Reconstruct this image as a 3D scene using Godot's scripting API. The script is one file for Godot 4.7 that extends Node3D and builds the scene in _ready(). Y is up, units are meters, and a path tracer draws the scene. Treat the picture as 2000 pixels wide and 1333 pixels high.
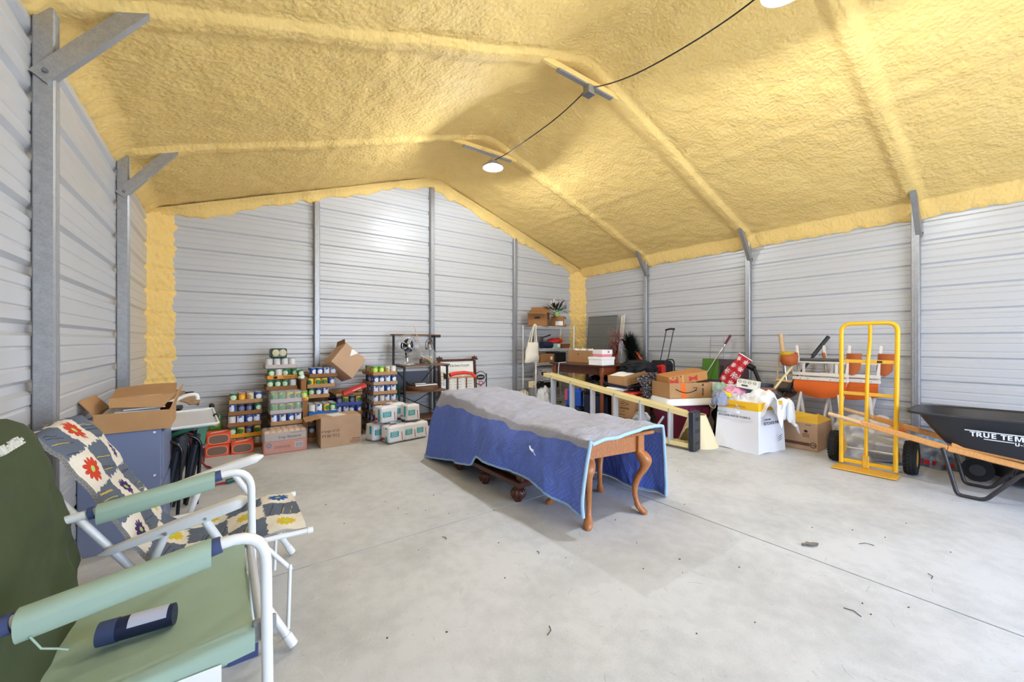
extends Node3D
# A steel carport-style garage full of stored goods. Metres, y up.
# x runs along the back wall (left wall -0.60, right wall 5.58), the back wall is at z = -5.45,
# the roll-up door stands open at z = 2.27 behind the camera.

const SKY_E := 3.0
const SUN_E := 16.0
const LAMP_E := 2.8
const LX := -0.60
const RX := 5.58
const BZ := -5.45
const FZ := 2.27
const MX := 2.49
const EAVE := 2.44
const RIDGE := 3.50
const TRUSS := [-3.93, -2.38, -0.83, 0.72]

var rng := RandomNumberGenerator.new()
var M := {}
var taken := {}

func _ready():
	rng.seed = 20251
	# ---------------------------------------------------------------- camera
	var cam := Camera3D.new()
	cam.name = "camera"
	add_child(cam)
	cam.position = Vector3(0, 1.12, 0)
	cam.rotation_degrees = Vector3(0, -36.1, 0)
	cam.fov = 81.17
	cam.near = 0.02
	cam.current = true
	# ---------------------------------------------------------------- sky and exposure
	var env := Environment.new()
	env.background_mode = Environment.BG_SKY
	var sky := Sky.new()
	var sm := ProceduralSkyMaterial.new()
	sm.sky_top_color = Color(0.55, 0.68, 0.88)
	sm.sky_horizon_color = Color(0.86, 0.90, 0.95)
	sm.ground_horizon_color = Color(0.75, 0.76, 0.76)
	sm.ground_bottom_color = Color(0.45, 0.44, 0.42)
	sm.sky_energy_multiplier = SKY_E
	sm.ground_energy_multiplier = SKY_E
	sky.sky_material = sm
	env.sky = sky
	env.tonemap_mode = Environment.TONE_MAPPER_LINEAR
	env.tonemap_exposure = 1.06
	env.sdfgi_enabled = true
	env.ssao_enabled = true
	env.ssil_enabled = true
	var we := WorldEnvironment.new()
	we.name = "world_environment"
	we.environment = env
	add_child(we)
	# ---------------------------------------------------------------- the sun on the yard outside the open door
	var sun := DirectionalLight3D.new()
	sun.name = "sun"
	add_child(sun)
	sun.look_at_from_position(Vector3(6, 8, 0), Vector3(0, 0, 2.6))
	sun.light_energy = SUN_E
	sun.light_color = Color(0.93, 0.97, 1.0)
	sun.light_angular_distance = 0.6
	sun.shadow_enabled = true
	# ---------------------------------------------------------------- the scene
	make_materials()
	build_structure()
	build_lamps()
	build_left_corner()
	build_cans()
	build_back_desk()
	build_wire_shelf()
	build_covered_table()
	build_ladder()
	build_corner_pile()
	build_right_wall()
	build_hand_truck()
	build_wheelbarrow()
	build_floor_litter()

# ==================================================================== helpers
func numbered(called: String) -> String:
	if not taken.has(called):
		taken[called] = 0
		return called
	taken[called] += 1
	return "%s_%03d" % [called, taken[called]]

func tag(o: Node, label: String, category: String, group := "") -> Node:
	o.set_meta("label", label)
	o.set_meta("category", category)
	if group != "": o.set_meta("group", group)
	return o

func thing(called: String, label: String, category: String, at := Vector3.ZERO, turn := 0.0, group := "") -> Node3D:
	var o := Node3D.new()
	o.name = numbered(called)
	add_child(o)
	o.position = at
	o.rotation_degrees.y = turn
	tag(o, label, category, group)
	return o

func part(parent: Node, called: String, mesh: Mesh, m: Material, label := "") -> MeshInstance3D:
	var o := MeshInstance3D.new()
	o.name = called
	o.mesh = mesh
	o.material_override = m
	parent.add_child(o, true)
	if label != "": o.set_meta("label", label)
	return o

func single(called: String, label: String, category: String, mesh: Mesh, m: Material, at := Vector3.ZERO, turn := 0.0, group := "") -> MeshInstance3D:
	var o := MeshInstance3D.new()
	o.name = numbered(called)
	o.mesh = mesh
	o.material_override = m
	add_child(o)
	o.position = at
	o.rotation_degrees.y = turn
	tag(o, label, category, group)
	return o

func structure(called: String, mesh: Mesh, m: Material) -> MeshInstance3D:
	var o := MeshInstance3D.new()
	o.name = called
	o.mesh = mesh
	o.material_override = m
	add_child(o)
	o.set_meta("kind", "structure")
	return o

func struct_root(called: String) -> Node3D:
	var o := Node3D.new()
	o.name = called
	add_child(o)
	o.set_meta("kind", "structure")
	return o

# lettering: a flat printed text on a face with normal n, reading direction along right
func lettering(parent: Node, called: String, text: String, cap: float, at: Vector3, right: Vector3, up: Vector3, m: Material, bold := false, serif := false, depth := 0.0012) -> MeshInstance3D:
	var t := TextMesh.new()
	var f := SystemFont.new()
	f.font_names = PackedStringArray(["Droid Serif" if serif else "Droid Sans"])
	if bold: f.font_weight = 700
	t.font = f
	t.text = text
	t.font_size = 24
	t.pixel_size = cap / (24.0 * 0.72)
	t.depth = depth
	t.curve_step = 2.0
	var o := part(parent, called, t, m)
	var r := right.normalized()
	var u := (up - r * up.dot(r)).normalized()
	o.transform = Transform3D(Basis(r, u, r.cross(u)), at)
	return o

# ------------------------------------------------------------------ mesh builder
class Mb:
	var v := PackedVector3Array()
	var n := PackedVector3Array()
	var uv := PackedVector2Array()
	var T := Transform3D.IDENTITY

	func at(x: float, y: float, z: float, ry := 0.0, rx := 0.0, rz := 0.0) -> Mb:
		T = Transform3D(Basis.from_euler(Vector3(deg_to_rad(rx), deg_to_rad(ry), deg_to_rad(rz))), Vector3(x, y, z))
		return self

	func home() -> Mb:
		T = Transform3D.IDENTITY
		return self

	func put(p: Vector3, nn: Vector3, t: Vector2):
		v.append(T * p)
		n.append((T.basis * nn).normalized())
		uv.append(t)

	# corners counter-clockwise seen from outside
	func tri(a: Vector3, b: Vector3, c: Vector3, ua := Vector2.ZERO, ub := Vector2.ZERO, uc := Vector2.ZERO):
		var nn := (b - a).cross(c - a)
		if nn.length_squared() < 1e-16: return
		put(a, nn, ua); put(c, nn, uc); put(b, nn, ub)

	func quad(a: Vector3, b: Vector3, c: Vector3, d: Vector3):
		tri(a, b, c, Vector2(0, 1), Vector2(1, 1), Vector2(1, 0))
		tri(a, c, d, Vector2(0, 1), Vector2(1, 0), Vector2(0, 0))

	func tri_n(a: Vector3, b: Vector3, c: Vector3, na: Vector3, nb: Vector3, nc: Vector3, ua: Vector2, ub: Vector2, uc: Vector2):
		put(a, na, ua); put(c, nc, uc); put(b, nb, ub)

	# box with chamfered edges, c = centre, s = full size
	func box(c: Vector3, s: Vector3, bev := 0.0) -> Mb:
		var h := s * 0.5
		if bev <= 0.0:
			for ax in 3:
				for sg in [-1.0, 1.0]:
					var nn := Vector3.ZERO; nn[ax] = sg
					var a := Vector3.ZERO; a[(ax + 1) % 3] = 1.0
					var b := Vector3.ZERO; b[(ax + 2) % 3] = 1.0
					a *= h[(ax + 1) % 3]; b *= h[(ax + 2) % 3]
					if sg < 0.0: a = -a
					var o := c + nn * h[ax]
					quad(o - a - b, o + a - b, o + a + b, o - a + b)
			return self
		bev = minf(bev, minf(h.x, minf(h.y, h.z)) * 0.9)
		var i := h - Vector3.ONE * bev
		for ax in 3:
			var p := (ax + 1) % 3
			var q := (ax + 2) % 3
			for sg in [-1.0, 1.0]:
				var nn := Vector3.ZERO; nn[ax] = sg * h[ax]
				var a := Vector3.ZERO; a[p] = i[p] * sg
				var b := Vector3.ZERO; b[q] = i[q]
				var o := c + nn
				quad(o - a - b, o + a - b, o + a + b, o - a + b)
			# edges parallel to ax
			for s1 in [-1.0, 1.0]:
				for s2 in [-1.0, 1.0]:
					var e := Vector3.ZERO; e[ax] = i[ax]
					var f1 := Vector3.ZERO; f1[p] = s1 * h[p]; f1[q] = s2 * i[q]
					var f2 := Vector3.ZERO; f2[p] = s1 * i[p]; f2[q] = s2 * h[q]
					if s1 * s2 > 0.0:
						quad(c + f1 + e, c + f1 - e, c + f2 - e, c + f2 + e)
					else:
						quad(c + f1 - e, c + f1 + e, c + f2 + e, c + f2 - e)
		for sx in [-1.0, 1.0]:
			for sy in [-1.0, 1.0]:
				for sz in [-1.0, 1.0]:
					var a := c + Vector3(sx * h.x, sy * i.y, sz * i.z)
					var b := c + Vector3(sx * i.x, sy * h.y, sz * i.z)
					var d := c + Vector3(sx * i.x, sy * i.y, sz * h.z)
					if sx * sy * sz > 0.0: tri(a, b, d)
					else: tri(a, d, b)
		return self

	# bar between two points with a rectangular section (w across, t along up)
	func bar(a: Vector3, b: Vector3, w: float, t: float, up := Vector3.UP, bev := 0.0) -> Mb:
		var z := (b - a).normalized()
		var x := up.cross(z)
		if x.length() < 1e-4: x = Vector3.RIGHT.cross(z)
		x = x.normalized()
		var y := z.cross(x)
		var keep := T
		T = T * Transform3D(Basis(x, y, z), (a + b) * 0.5)
		box(Vector3.ZERO, Vector3(w, t, a.distance_to(b)), bev)
		T = keep
		return self

	func cyl(a: Vector3, b: Vector3, r0: float, r1 := -1.0, seg := 10, caps := true) -> Mb:
		if r1 < 0.0: r1 = r0
		return tube([a, b], r0, seg, caps, r1)

	# swept round tube along points (radius r, linearly to r1)
	func tube(pts: Array, r: float, seg := 8, caps := true, r1 := -1.0, closed := false) -> Mb:
		var m := pts.size()
		if r1 < 0.0: r1 = r
		var rings := []
		var norms := []
		var x := Vector3.ZERO
		for i in m:
			var d: Vector3
			if closed: d = pts[(i + 1) % m] - pts[(i + m - 1) % m]
			elif i == 0: d = pts[1] - pts[0]
			elif i == m - 1: d = pts[m - 1] - pts[m - 2]
			else: d = (pts[i + 1] - pts[i]).normalized() + (pts[i] - pts[i - 1]).normalized()
			d = d.normalized()
			if i == 0:
				x = d.cross(Vector3.UP)
				if x.length() < 0.1: x = d.cross(Vector3.RIGHT)
			x = (x - d * x.dot(d)).normalized()
			var y := d.cross(x)
			var rr := lerpf(r, r1, float(i) / maxf(1.0, m - 1))
			var ring := []
			var nr := []
			for k in seg:
				var a := TAU * k / seg
				var q := x * cos(a) + y * sin(a)
				nr.append(q)
				ring.append(pts[i] + q * rr)
			rings.append(ring); norms.append(nr)
		var last := m if closed else m - 1
		for i in last:
			var j := (i + 1) % m
			for k in seg:
				var l := (k + 1) % seg
				var u0 := float(k) / seg
				var u1 := float(k + 1) / seg
				var v0 := float(i) / maxf(1, last)
				var v1 := float(i + 1) / maxf(1, last)
				tri_n(rings[i][k], rings[i][l], rings[j][l], norms[i][k], norms[i][l], norms[j][l], Vector2(u0, v0), Vector2(u1, v0), Vector2(u1, v1))
				tri_n(rings[i][k], rings[j][l], rings[j][k], norms[i][k], norms[j][l], norms[j][k], Vector2(u0, v0), Vector2(u1, v1), Vector2(u0, v1))
		if caps and not closed:
			for k in range(1, seg - 1):
				tri(rings[0][0], rings[0][k + 1], rings[0][k])
				tri(rings[m - 1][0], rings[m - 1][k], rings[m - 1][k + 1])
		return self

	# surface of revolution about y; profile = [Vector2(radius, height)] from bottom to top
	func lathe(prof: Array, seg := 16, c := Vector3.ZERO, sharp := 0.7) -> Mb:
		var m := prof.size()
		var fn := []
		for i in m - 1:
			var d: Vector2 = prof[i + 1] - prof[i]
			fn.append(Vector2(d.y, -d.x).normalized())
		var len := 0.0
		var ls := [0.0]
		for i in m - 1:
			len += prof[i].distance_to(prof[i + 1])
			ls.append(len)
		for i in m - 1:
			var n0: Vector2 = fn[i]
			var n1: Vector2 = fn[i]
			if i > 0 and fn[i].dot(fn[i - 1]) > sharp: n0 = (fn[i] + fn[i - 1]).normalized()
			if i < m - 2 and fn[i].dot(fn[i + 1]) > sharp: n1 = (fn[i] + fn[i + 1]).normalized()
			var v0: float = 1.0 - ls[i] / len
			var v1: float = 1.0 - ls[i + 1] / len
			for k in seg:
				var a0 := TAU * k / seg
				var a1 := TAU * (k + 1) / seg
				var c0 := Vector3(sin(a0), 0, cos(a0))
				var c1 := Vector3(sin(a1), 0, cos(a1))
				var p: Vector2 = prof[i]
				var q: Vector2 = prof[i + 1]
				var A := c + c0 * p.x + Vector3(0, p.y, 0)
				var B := c + c1 * p.x + Vector3(0, p.y, 0)
				var C := c + c1 * q.x + Vector3(0, q.y, 0)
				var D := c + c0 * q.x + Vector3(0, q.y, 0)
				var u0 := float(k) / seg
				var u1 := float(k + 1) / seg
				if p.x > 1e-5:
					tri_n(A, B, C, c0 * n0.x + Vector3(0, n0.y, 0), c1 * n0.x + Vector3(0, n0.y, 0), c1 * n1.x + Vector3(0, n1.y, 0), Vector2(u0, v0), Vector2(u1, v0), Vector2(u1, v1))
				if q.x > 1e-5:
					tri_n(A, C, D, c0 * n0.x + Vector3(0, n0.y, 0), c1 * n1.x + Vector3(0, n1.y, 0), c0 * n1.x + Vector3(0, n1.y, 0), Vector2(u0, v0), Vector2(u1, v1), Vector2(u0, v1))
		return self

	# polygon in the local xy plane extruded from z = 0 to z = depth
	func prism(poly: PackedVector2Array, depth: float) -> Mb:
		var area := 0.0
		for i in poly.size():
			var a := poly[i]
			var b := poly[(i + 1) % poly.size()]
			area += a.x * b.y - a.y * b.x
		if area < 0.0: poly.reverse()
		var idx := Geometry2D.triangulate_polygon(poly)
		for i in range(0, idx.size(), 3):
			var a := poly[idx[i]]
			var b := poly[idx[i + 1]]
			var c := poly[idx[i + 2]]
			if (b - a).cross(c - a) < 0.0:
				var t := b; b = c; c = t
			tri(Vector3(a.x, a.y, depth), Vector3(b.x, b.y, depth), Vector3(c.x, c.y, depth))
			tri(Vector3(a.x, a.y, 0), Vector3(c.x, c.y, 0), Vector3(b.x, b.y, 0))
		for i in poly.size():
			var a := poly[i]
			var b := poly[(i + 1) % poly.size()]
			quad(Vector3(a.x, a.y, 0), Vector3(b.x, b.y, 0), Vector3(b.x, b.y, depth), Vector3(a.x, a.y, depth))
		return self

	func prism_at(t: Transform3D, poly: PackedVector2Array, depth: float) -> Mb:
		var keep := T
		T = T * t
		prism(poly, depth)
		T = keep
		return self

	# flat polygon in space (planar, counter-clockwise from outside) with a thickness behind it
	func poly3(pts: Array, thick: float) -> Mb:
		var nn: Vector3 = ((pts[1] - pts[0]).cross(pts[2] - pts[0])).normalized()
		var k := pts.size()
		for i in range(1, k - 1):
			tri(pts[0], pts[i], pts[i + 1])
			tri(pts[0] - nn * thick, pts[i + 1] - nn * thick, pts[i] - nn * thick)
		for i in k:
			var a: Vector3 = pts[i]
			var b: Vector3 = pts[(i + 1) % k]
			quad(b, a, a - nn * thick, b - nn * thick)
		return self

	# smooth surface over a grid of points P[i][j] (i along u, j along v); thick > 0 closes it into a sheet
	func sheet(P: Array, thick := 0.0, wrap_u := false, us := 1.0, vs := 1.0) -> Mb:
		var nu := P.size()
		var nv: int = P[0].size()
		var N := []
		for i in nu:
			var row := []
			for j in nv:
				var i0 := i - 1; var i1 := i + 1
				if wrap_u: i0 = (i0 + nu - 1) % (nu - 1) if i0 < 0 else i0; i1 = i1 % (nu - 1) if i1 >= nu else i1
				i0 = maxi(i0, 0); i1 = mini(i1, nu - 1)
				var a: Vector3 = P[i1][j] - P[i0][j]
				var b: Vector3 = P[i][mini(j + 1, nv - 1)] - P[i][maxi(j - 1, 0)]
				var c := a.cross(b)
				row.append(c.normalized() if c.length() > 1e-12 else Vector3.UP)
			N.append(row)
		for i in nu - 1:
			for j in nv - 1:
				var ua := Vector2(us * i / (nu - 1), vs * j / (nv - 1))
				var ub := Vector2(us * (i + 1) / (nu - 1), vs * j / (nv - 1))
				var uc := Vector2(us * (i + 1) / (nu - 1), vs * (j + 1) / (nv - 1))
				var ud := Vector2(us * i / (nu - 1), vs * (j + 1) / (nv - 1))
				tri_n(P[i][j], P[i + 1][j], P[i + 1][j + 1], N[i][j], N[i + 1][j], N[i + 1][j + 1], ua, ub, uc)
				tri_n(P[i][j], P[i + 1][j + 1], P[i][j + 1], N[i][j], N[i + 1][j + 1], N[i][j + 1], ua, uc, ud)
				if thick > 0.0:
					var a: Vector3 = P[i][j] - N[i][j] * thick
					var b: Vector3 = P[i + 1][j] - N[i + 1][j] * thick
					var c: Vector3 = P[i + 1][j + 1] - N[i + 1][j + 1] * thick
					var d: Vector3 = P[i][j + 1] - N[i][j + 1] * thick
					tri_n(a, c, b, -N[i][j], -N[i + 1][j + 1], -N[i + 1][j], ua, uc, ub)
					tri_n(a, d, c, -N[i][j], -N[i][j + 1], -N[i + 1][j + 1], ua, ud, uc)
		if thick > 0.0:
			for i in nu - 1:
				for j in [0, nv - 1]:
					var a: Vector3 = P[i][j]; var b: Vector3 = P[i + 1][j]
					var c: Vector3 = b - N[i + 1][j] * thick; var d: Vector3 = a - N[i][j] * thick
					if j == 0: quad(b, a, d, c)
					else: quad(a, b, c, d)
			if not wrap_u:
				for j in nv - 1:
					for i in [0, nu - 1]:
						var a: Vector3 = P[i][j]; var b: Vector3 = P[i][j + 1]
						var c: Vector3 = b - N[i][j + 1] * thick; var d: Vector3 = a - N[i][j] * thick
						if i == 0: quad(a, b, c, d)
						else: quad(b, a, d, c)
		return self

	func mesh() -> ArrayMesh:
		var arr := []
		arr.resize(Mesh.ARRAY_MAX)
		arr[Mesh.ARRAY_VERTEX] = v
		arr[Mesh.ARRAY_NORMAL] = n
		arr[Mesh.ARRAY_TEX_UV] = uv
		var am := ArrayMesh.new()
		am.add_surface_from_arrays(Mesh.PRIMITIVE_TRIANGLES, arr)
		return am

func mb() -> Mb:
	return Mb.new()

# rounded polyline: replaces each inner corner with an arc of radius r
func rounded(pts: Array, r: float, n := 5) -> Array:
	var out := [pts[0]]
	for i in range(1, pts.size() - 1):
		var a: Vector3 = pts[i - 1]; var b: Vector3 = pts[i]; var c: Vector3 = pts[i + 1]
		var rr := minf(r, minf(a.distance_to(b), b.distance_to(c)) * 0.49)
		var p := b + (a - b).normalized() * rr
		var q := b + (c - b).normalized() * rr
		for k in n + 1:
			var t := float(k) / n
			out.append(p.lerp(b, t).lerp(b.lerp(q, t), t))
	out.append(pts[pts.size() - 1])
	return out

func noise(seed_: int, freq: float, oct := 3) -> FastNoiseLite:
	var f := FastNoiseLite.new()
	f.seed = seed_
	f.noise_type = FastNoiseLite.TYPE_SIMPLEX_SMOOTH
	f.frequency = freq
	f.fractal_octaves = oct
	return f

# ==================================================================== materials
func plain(c: Color, rough := 0.6, metal := 0.0) -> StandardMaterial3D:
	var m := StandardMaterial3D.new()
	m.albedo_color = c
	m.roughness = rough
	m.metallic = metal
	return m

func rgb(r: int, g: int, b: int) -> Color:
	return Color(r / 255.0, g / 255.0, b / 255.0)

# tileable texture image: mixes colour a to b by noise, with optional second fine noise
func blotch(size: int, a: Color, b: Color, f1: float, f2: float, mixin := 0.5, seed_ := 1) -> ImageTexture:
	var n1 := noise(seed_, f1, 4).get_seamless_image(size, size)
	var n2 := noise(seed_ + 7, f2, 2).get_seamless_image(size, size)
	var im := Image.create(size, size, false, Image.FORMAT_RGB8)
	for y in size:
		for x in size:
			var t := n1.get_pixel(x, y).r * (1.0 - mixin) + n2.get_pixel(x, y).r * mixin
			im.set_pixel(x, y, a.lerp(b, clampf(t, 0, 1)))
	return ImageTexture.create_from_image(im)

func grain(size: int, f: float, oct: int, seed_: int) -> ImageTexture:
	return ImageTexture.create_from_image(noise(seed_, f, oct).get_seamless_image(size, size))

# material with a blotchy triplanar texture repeating every `tile` metres
func patchy(a: Color, b: Color, tile: float, f1: float, f2: float, rough := 0.6, metal := 0.0, mixin := 0.5, seed_ := 1, size := 256) -> StandardMaterial3D:
	var m := plain(Color.WHITE, rough, metal)
	m.albedo_texture = blotch(size, a, b, f1, f2, mixin, seed_)
	m.uv1_triplanar = true
	m.uv1_world_triplanar = true
	m.uv1_scale = Vector3.ONE / tile
	return m

func bumpy(m: StandardMaterial3D, tex: Texture2D, cm: float) -> StandardMaterial3D:
	m.heightmap_enabled = true
	m.heightmap_texture = tex
	m.heightmap_scale = cm
	return m

# wood: streaks along v
func wood_tex(a: Color, b: Color, seed_: int, stretch := 8.0, w := 128, h := 256) -> ImageTexture:
	var n1 := noise(seed_, 0.035, 3)
	var n2 := noise(seed_ + 3, 0.2, 2)
	var im := Image.create(w, h, false, Image.FORMAT_RGB8)
	for y in h:
		for x in w:
			var t := n1.get_noise_2d(x, y / stretch) * 4.0
			t = absf(t - floorf(t) - 0.5) * 2.0
			t = 0.65 * t + 0.35 * (n2.get_noise_2d(x * 2.0, y / stretch / 2.0) * 0.5 + 0.5)
			im.set_pixel(x, y, a.lerp(b, t))
	return ImageTexture.create_from_image(im)

func wood(a: Color, b: Color, seed_: int, tile := 0.3, rough := 0.45) -> StandardMaterial3D:
	var m := plain(Color.WHITE, rough)
	m.albedo_texture = wood_tex(a, b, seed_)
	m.uv1_triplanar = true
	m.uv1_scale = Vector3.ONE / tile
	return m

func make_materials():
	M.wall = plain(rgb(194, 194, 196), 0.34)
	M.wall.clearcoat_enabled = true
	M.wall.clearcoat = 0.25
	M.wall.clearcoat_roughness = 0.25
	M.foam = patchy(rgb(248, 214, 142), rgb(241, 202, 120), 1.3, 0.012, 0.06, 0.75, 0.0, 0.4, 11, 512)
	M.foam.metallic_specular = 0.3
	bumpy(M.foam, grain(512, 0.06, 3, 21), 0.8)
	M.concrete = make_concrete()
	M.joint = plain(rgb(64, 62, 60), 0.95)
	M.galv = patchy(rgb(150, 151, 154), rgb(180, 181, 184), 0.35, 0.03, 0.12, 0.42, 0.7, 0.5, 31)
	M.galv_dark = patchy(rgb(110, 112, 118), rgb(140, 142, 148), 0.35, 0.03, 0.12, 0.45, 0.6, 0.5, 33)
	M.card = patchy(rgb(190, 146, 100), rgb(176, 132, 88), 0.5, 0.01, 0.2, 0.85, 0.0, 0.35, 41)
	M.card_pale = patchy(rgb(196, 162, 132), rgb(184, 150, 121), 0.5, 0.01, 0.2, 0.85, 0.0, 0.35, 43)
	M.card_dark = patchy(rgb(160, 112, 66), rgb(146, 100, 58), 0.5, 0.01, 0.2, 0.85, 0.0, 0.35, 45)
	M.card_inside = plain(rgb(150, 116, 82), 0.9)
	M.paper = plain(rgb(236, 235, 232), 0.8)
	M.ink = plain(rgb(34, 30, 30), 0.8)
	M.white_print = plain(rgb(240, 240, 240), 0.6)
	M.white_paint = plain(rgb(238, 236, 232), 0.35)
	M.white_metal = plain(rgb(232, 232, 230), 0.3)
	M.alu = plain(rgb(212, 214, 218), 0.35, 0.45)
	M.chrome = plain(rgb(225, 226, 230), 0.12, 1.0)
	M.black = plain(rgb(20, 20, 22), 0.5)
	M.black_gloss = plain(rgb(14, 14, 16), 0.18)
	M.black_metal = plain(rgb(36, 37, 41), 0.45, 0.3)
	M.dark_cloth = plain(rgb(26, 27, 33), 0.95)
	M.navy = plain(rgb(24, 32, 62), 0.5)
	M.rubber = plain(rgb(26, 26, 28), 0.8)
	M.yellow = patchy(rgb(246, 190, 24), rgb(236, 176, 16), 0.5, 0.02, 0.1, 0.38, 0.0, 0.4, 51)
	M.yellow_worn = patchy(rgb(240, 184, 50), rgb(214, 158, 62), 0.25, 0.03, 0.15, 0.5, 0.0, 0.5, 53)
	M.orange = plain(rgb(234, 74, 24), 0.5)
	M.orange_cloth = plain(rgb(214, 98, 30), 0.9)
	M.red = plain(rgb(196, 30, 32), 0.6)
	M.red_bright = plain(rgb(222, 56, 40), 0.5)
	M.cloth_white = plain(rgb(238, 238, 238), 0.9)
	M.sage = plain(rgb(162, 184, 164), 0.9)
	M.olive = patchy(rgb(66, 76, 46), rgb(58, 68, 40), 0.3, 0.02, 0.2, 0.92, 0.0, 0.4, 61)
	M.blue_plastic = plain(rgb(66, 78, 118), 0.45)
	M.cabinet = plain(rgb(116, 126, 156), 0.4)
	M.pale_wood = wood(rgb(226, 190, 146), rgb(206, 164, 116), 71, 0.3, 0.55)
	M.handle_wood = wood(rgb(228, 166, 98), rgb(206, 140, 76), 72, 0.3, 0.5)
	M.oak = wood(rgb(206, 136, 78), rgb(150, 86, 42), 73, 0.22, 0.35)
	M.walnut = wood(rgb(96, 48, 32), rgb(60, 28, 20), 74, 0.3, 0.3)
	M.rustic = wood(rgb(132, 92, 62), rgb(92, 60, 40), 75, 0.3, 0.5)
	M.fibreglass = plain(rgb(232, 212, 150), 0.5)
	M.cream = plain(rgb(232, 214, 170), 0.55)
	M.maroon = plain(rgb(110, 28, 62), 0.4)
	M.teal = plain(rgb(14, 84, 78), 0.4)
	M.green = plain(rgb(22, 104, 66), 0.45)
	M.clear_film = glassy(Color(0.92, 0.93, 0.96, 0.16), 0.12)
	M.glass = glassy(Color(0.86, 0.9, 0.9, 0.16), 0.05)
	M.teal_print = plain(rgb(30, 168, 178), 0.6)
	M.red_print = plain(rgb(196, 40, 52), 0.6)

func glassy(c: Color, rough: float) -> StandardMaterial3D:
	var m := plain(c, rough)
	m.transparency = BaseMaterial3D.TRANSPARENCY_ALPHA
	return m

func make_concrete() -> StandardMaterial3D:
	var S := 1024
	var n1 := noise(101, 0.004, 5).get_seamless_image(S, S)
	var n2 := noise(102, 0.03, 4).get_seamless_image(S, S)
	var n3 := noise(103, 0.25, 2).get_seamless_image(S, S)
	var im := Image.create(S, S, false, Image.FORMAT_RGB8)
	var a := rgb(208, 208, 207)
	var b := rgb(182, 182, 180)
	for y in S:
		for x in S:
			var t := n1.get_pixel(x, y).r * 0.5 + n2.get_pixel(x, y).r * 0.3 + n3.get_pixel(x, y).r * 0.2
			t = clampf((t - 0.36) * 2.0, 0, 1)
			var c := a.lerp(b, t)
			var sp := n2.get_pixel((x * 3) % S, (y * 3) % S).r
			if sp > 0.80: c = c.lerp(rgb(150, 144, 136), (sp - 0.80) * 2.2)
			im.set_pixel(x, y, c)
	# fine scuffs and scratches
	var r := RandomNumberGenerator.new()
	r.seed = 5
	for k in 240:
		var p := Vector2(r.randf() * S, r.randf() * S)
		var d := Vector2.from_angle(r.randf() * TAU)
		var dark := r.randf() < 0.6
		for s in r.randi_range(4, 26):
			p += d
			d = d.rotated(r.randf_range(-0.15, 0.15))
			var q := Vector2i(posmod(int(p.x), S), posmod(int(p.y), S))
			im.set_pixelv(q, im.get_pixelv(q).lerp(rgb(128, 122, 114) if dark else rgb(236, 234, 230), 0.35))
	var m := plain(Color.WHITE, 0.55)
	m.albedo_texture = ImageTexture.create_from_image(im)
	m.uv1_triplanar = true
	m.uv1_world_triplanar = true
	m.uv1_scale = Vector3.ONE / 2.9
	return m

# ==================================================================== the building
func roof_y(x: float) -> float:
	return RIDGE - 0.343 * absf(x - MX)

# one profiled sheet: along d from range(y), between y0 and y1; ribs recede along out
func sheet_panel(o: Vector3, d: Vector3, out: Vector3, y0: float, y1: float, rng_of: Callable) -> ArrayMesh:
	var m := mb()
	var pr := []
	var base := 1.17
	var k0 := int(floor((y0 - base) / 0.2286)) - 1
	for k in range(k0, k0 + 16):
		var c := base + k * 0.2286
		pr.append_array([Vector2(c - 0.030, 0), Vector2(c - 0.014, 0.019), Vector2(c + 0.014, 0.019), Vector2(c + 0.030, 0)])
		for q in [0.076, 0.152]:
			pr.append_array([Vector2(c + q - 0.009, 0), Vector2(c + q - 0.003, 0.004), Vector2(c + q + 0.003, 0.004), Vector2(c + q + 0.009, 0)])
	var cut := []
	for i in pr.size() - 1:
		var a: Vector2 = pr[i]
		var b: Vector2 = pr[i + 1]
		if b.x <= y0 or a.x >= y1: continue
		var aa := a if a.x >= y0 else a.lerp(b, (y0 - a.x) / (b.x - a.x))
		var bb := b if b.x <= y1 else a.lerp(b, (y1 - a.x) / (b.x - a.x))
		cut.append([aa, bb])
	for ab in cut:
		var a: Vector2 = ab[0]
		var b: Vector2 = ab[1]
		var ra: Vector2 = rng_of.call(a.x)
		var rb: Vector2 = rng_of.call(b.x)
		if ra.y - ra.x < 0.001 and rb.y - rb.x < 0.001: continue
		var p := o + d * ra.x + Vector3(0, a.x, 0) + out * a.y
		var q := o + d * ra.y + Vector3(0, a.x, 0) + out * a.y
		var r := o + d * rb.y + Vector3(0, b.x, 0) + out * b.y
		var s := o + d * rb.x + Vector3(0, b.x, 0) + out * b.y
		if d.cross(Vector3.UP).dot(out) < 0.0: m.quad(p, q, r, s)
		else: m.quad(q, p, s, r)
	return m.mesh()

func profiled_wall(called: String, o: Vector3, d: Vector3, out: Vector3, len: float, top: float, rng_of: Callable, shell: Mb):
	var w := struct_root(called)
	part(w, "outer_skin", shell.mesh(), M.wall)
	var y := 0.0
	while y < top - 0.01:
		var y1 := minf(y + 0.9144, top)
		part(w, "panel", sheet_panel(o, d, out, y, y1, rng_of), M.wall)
		y = y1

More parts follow.
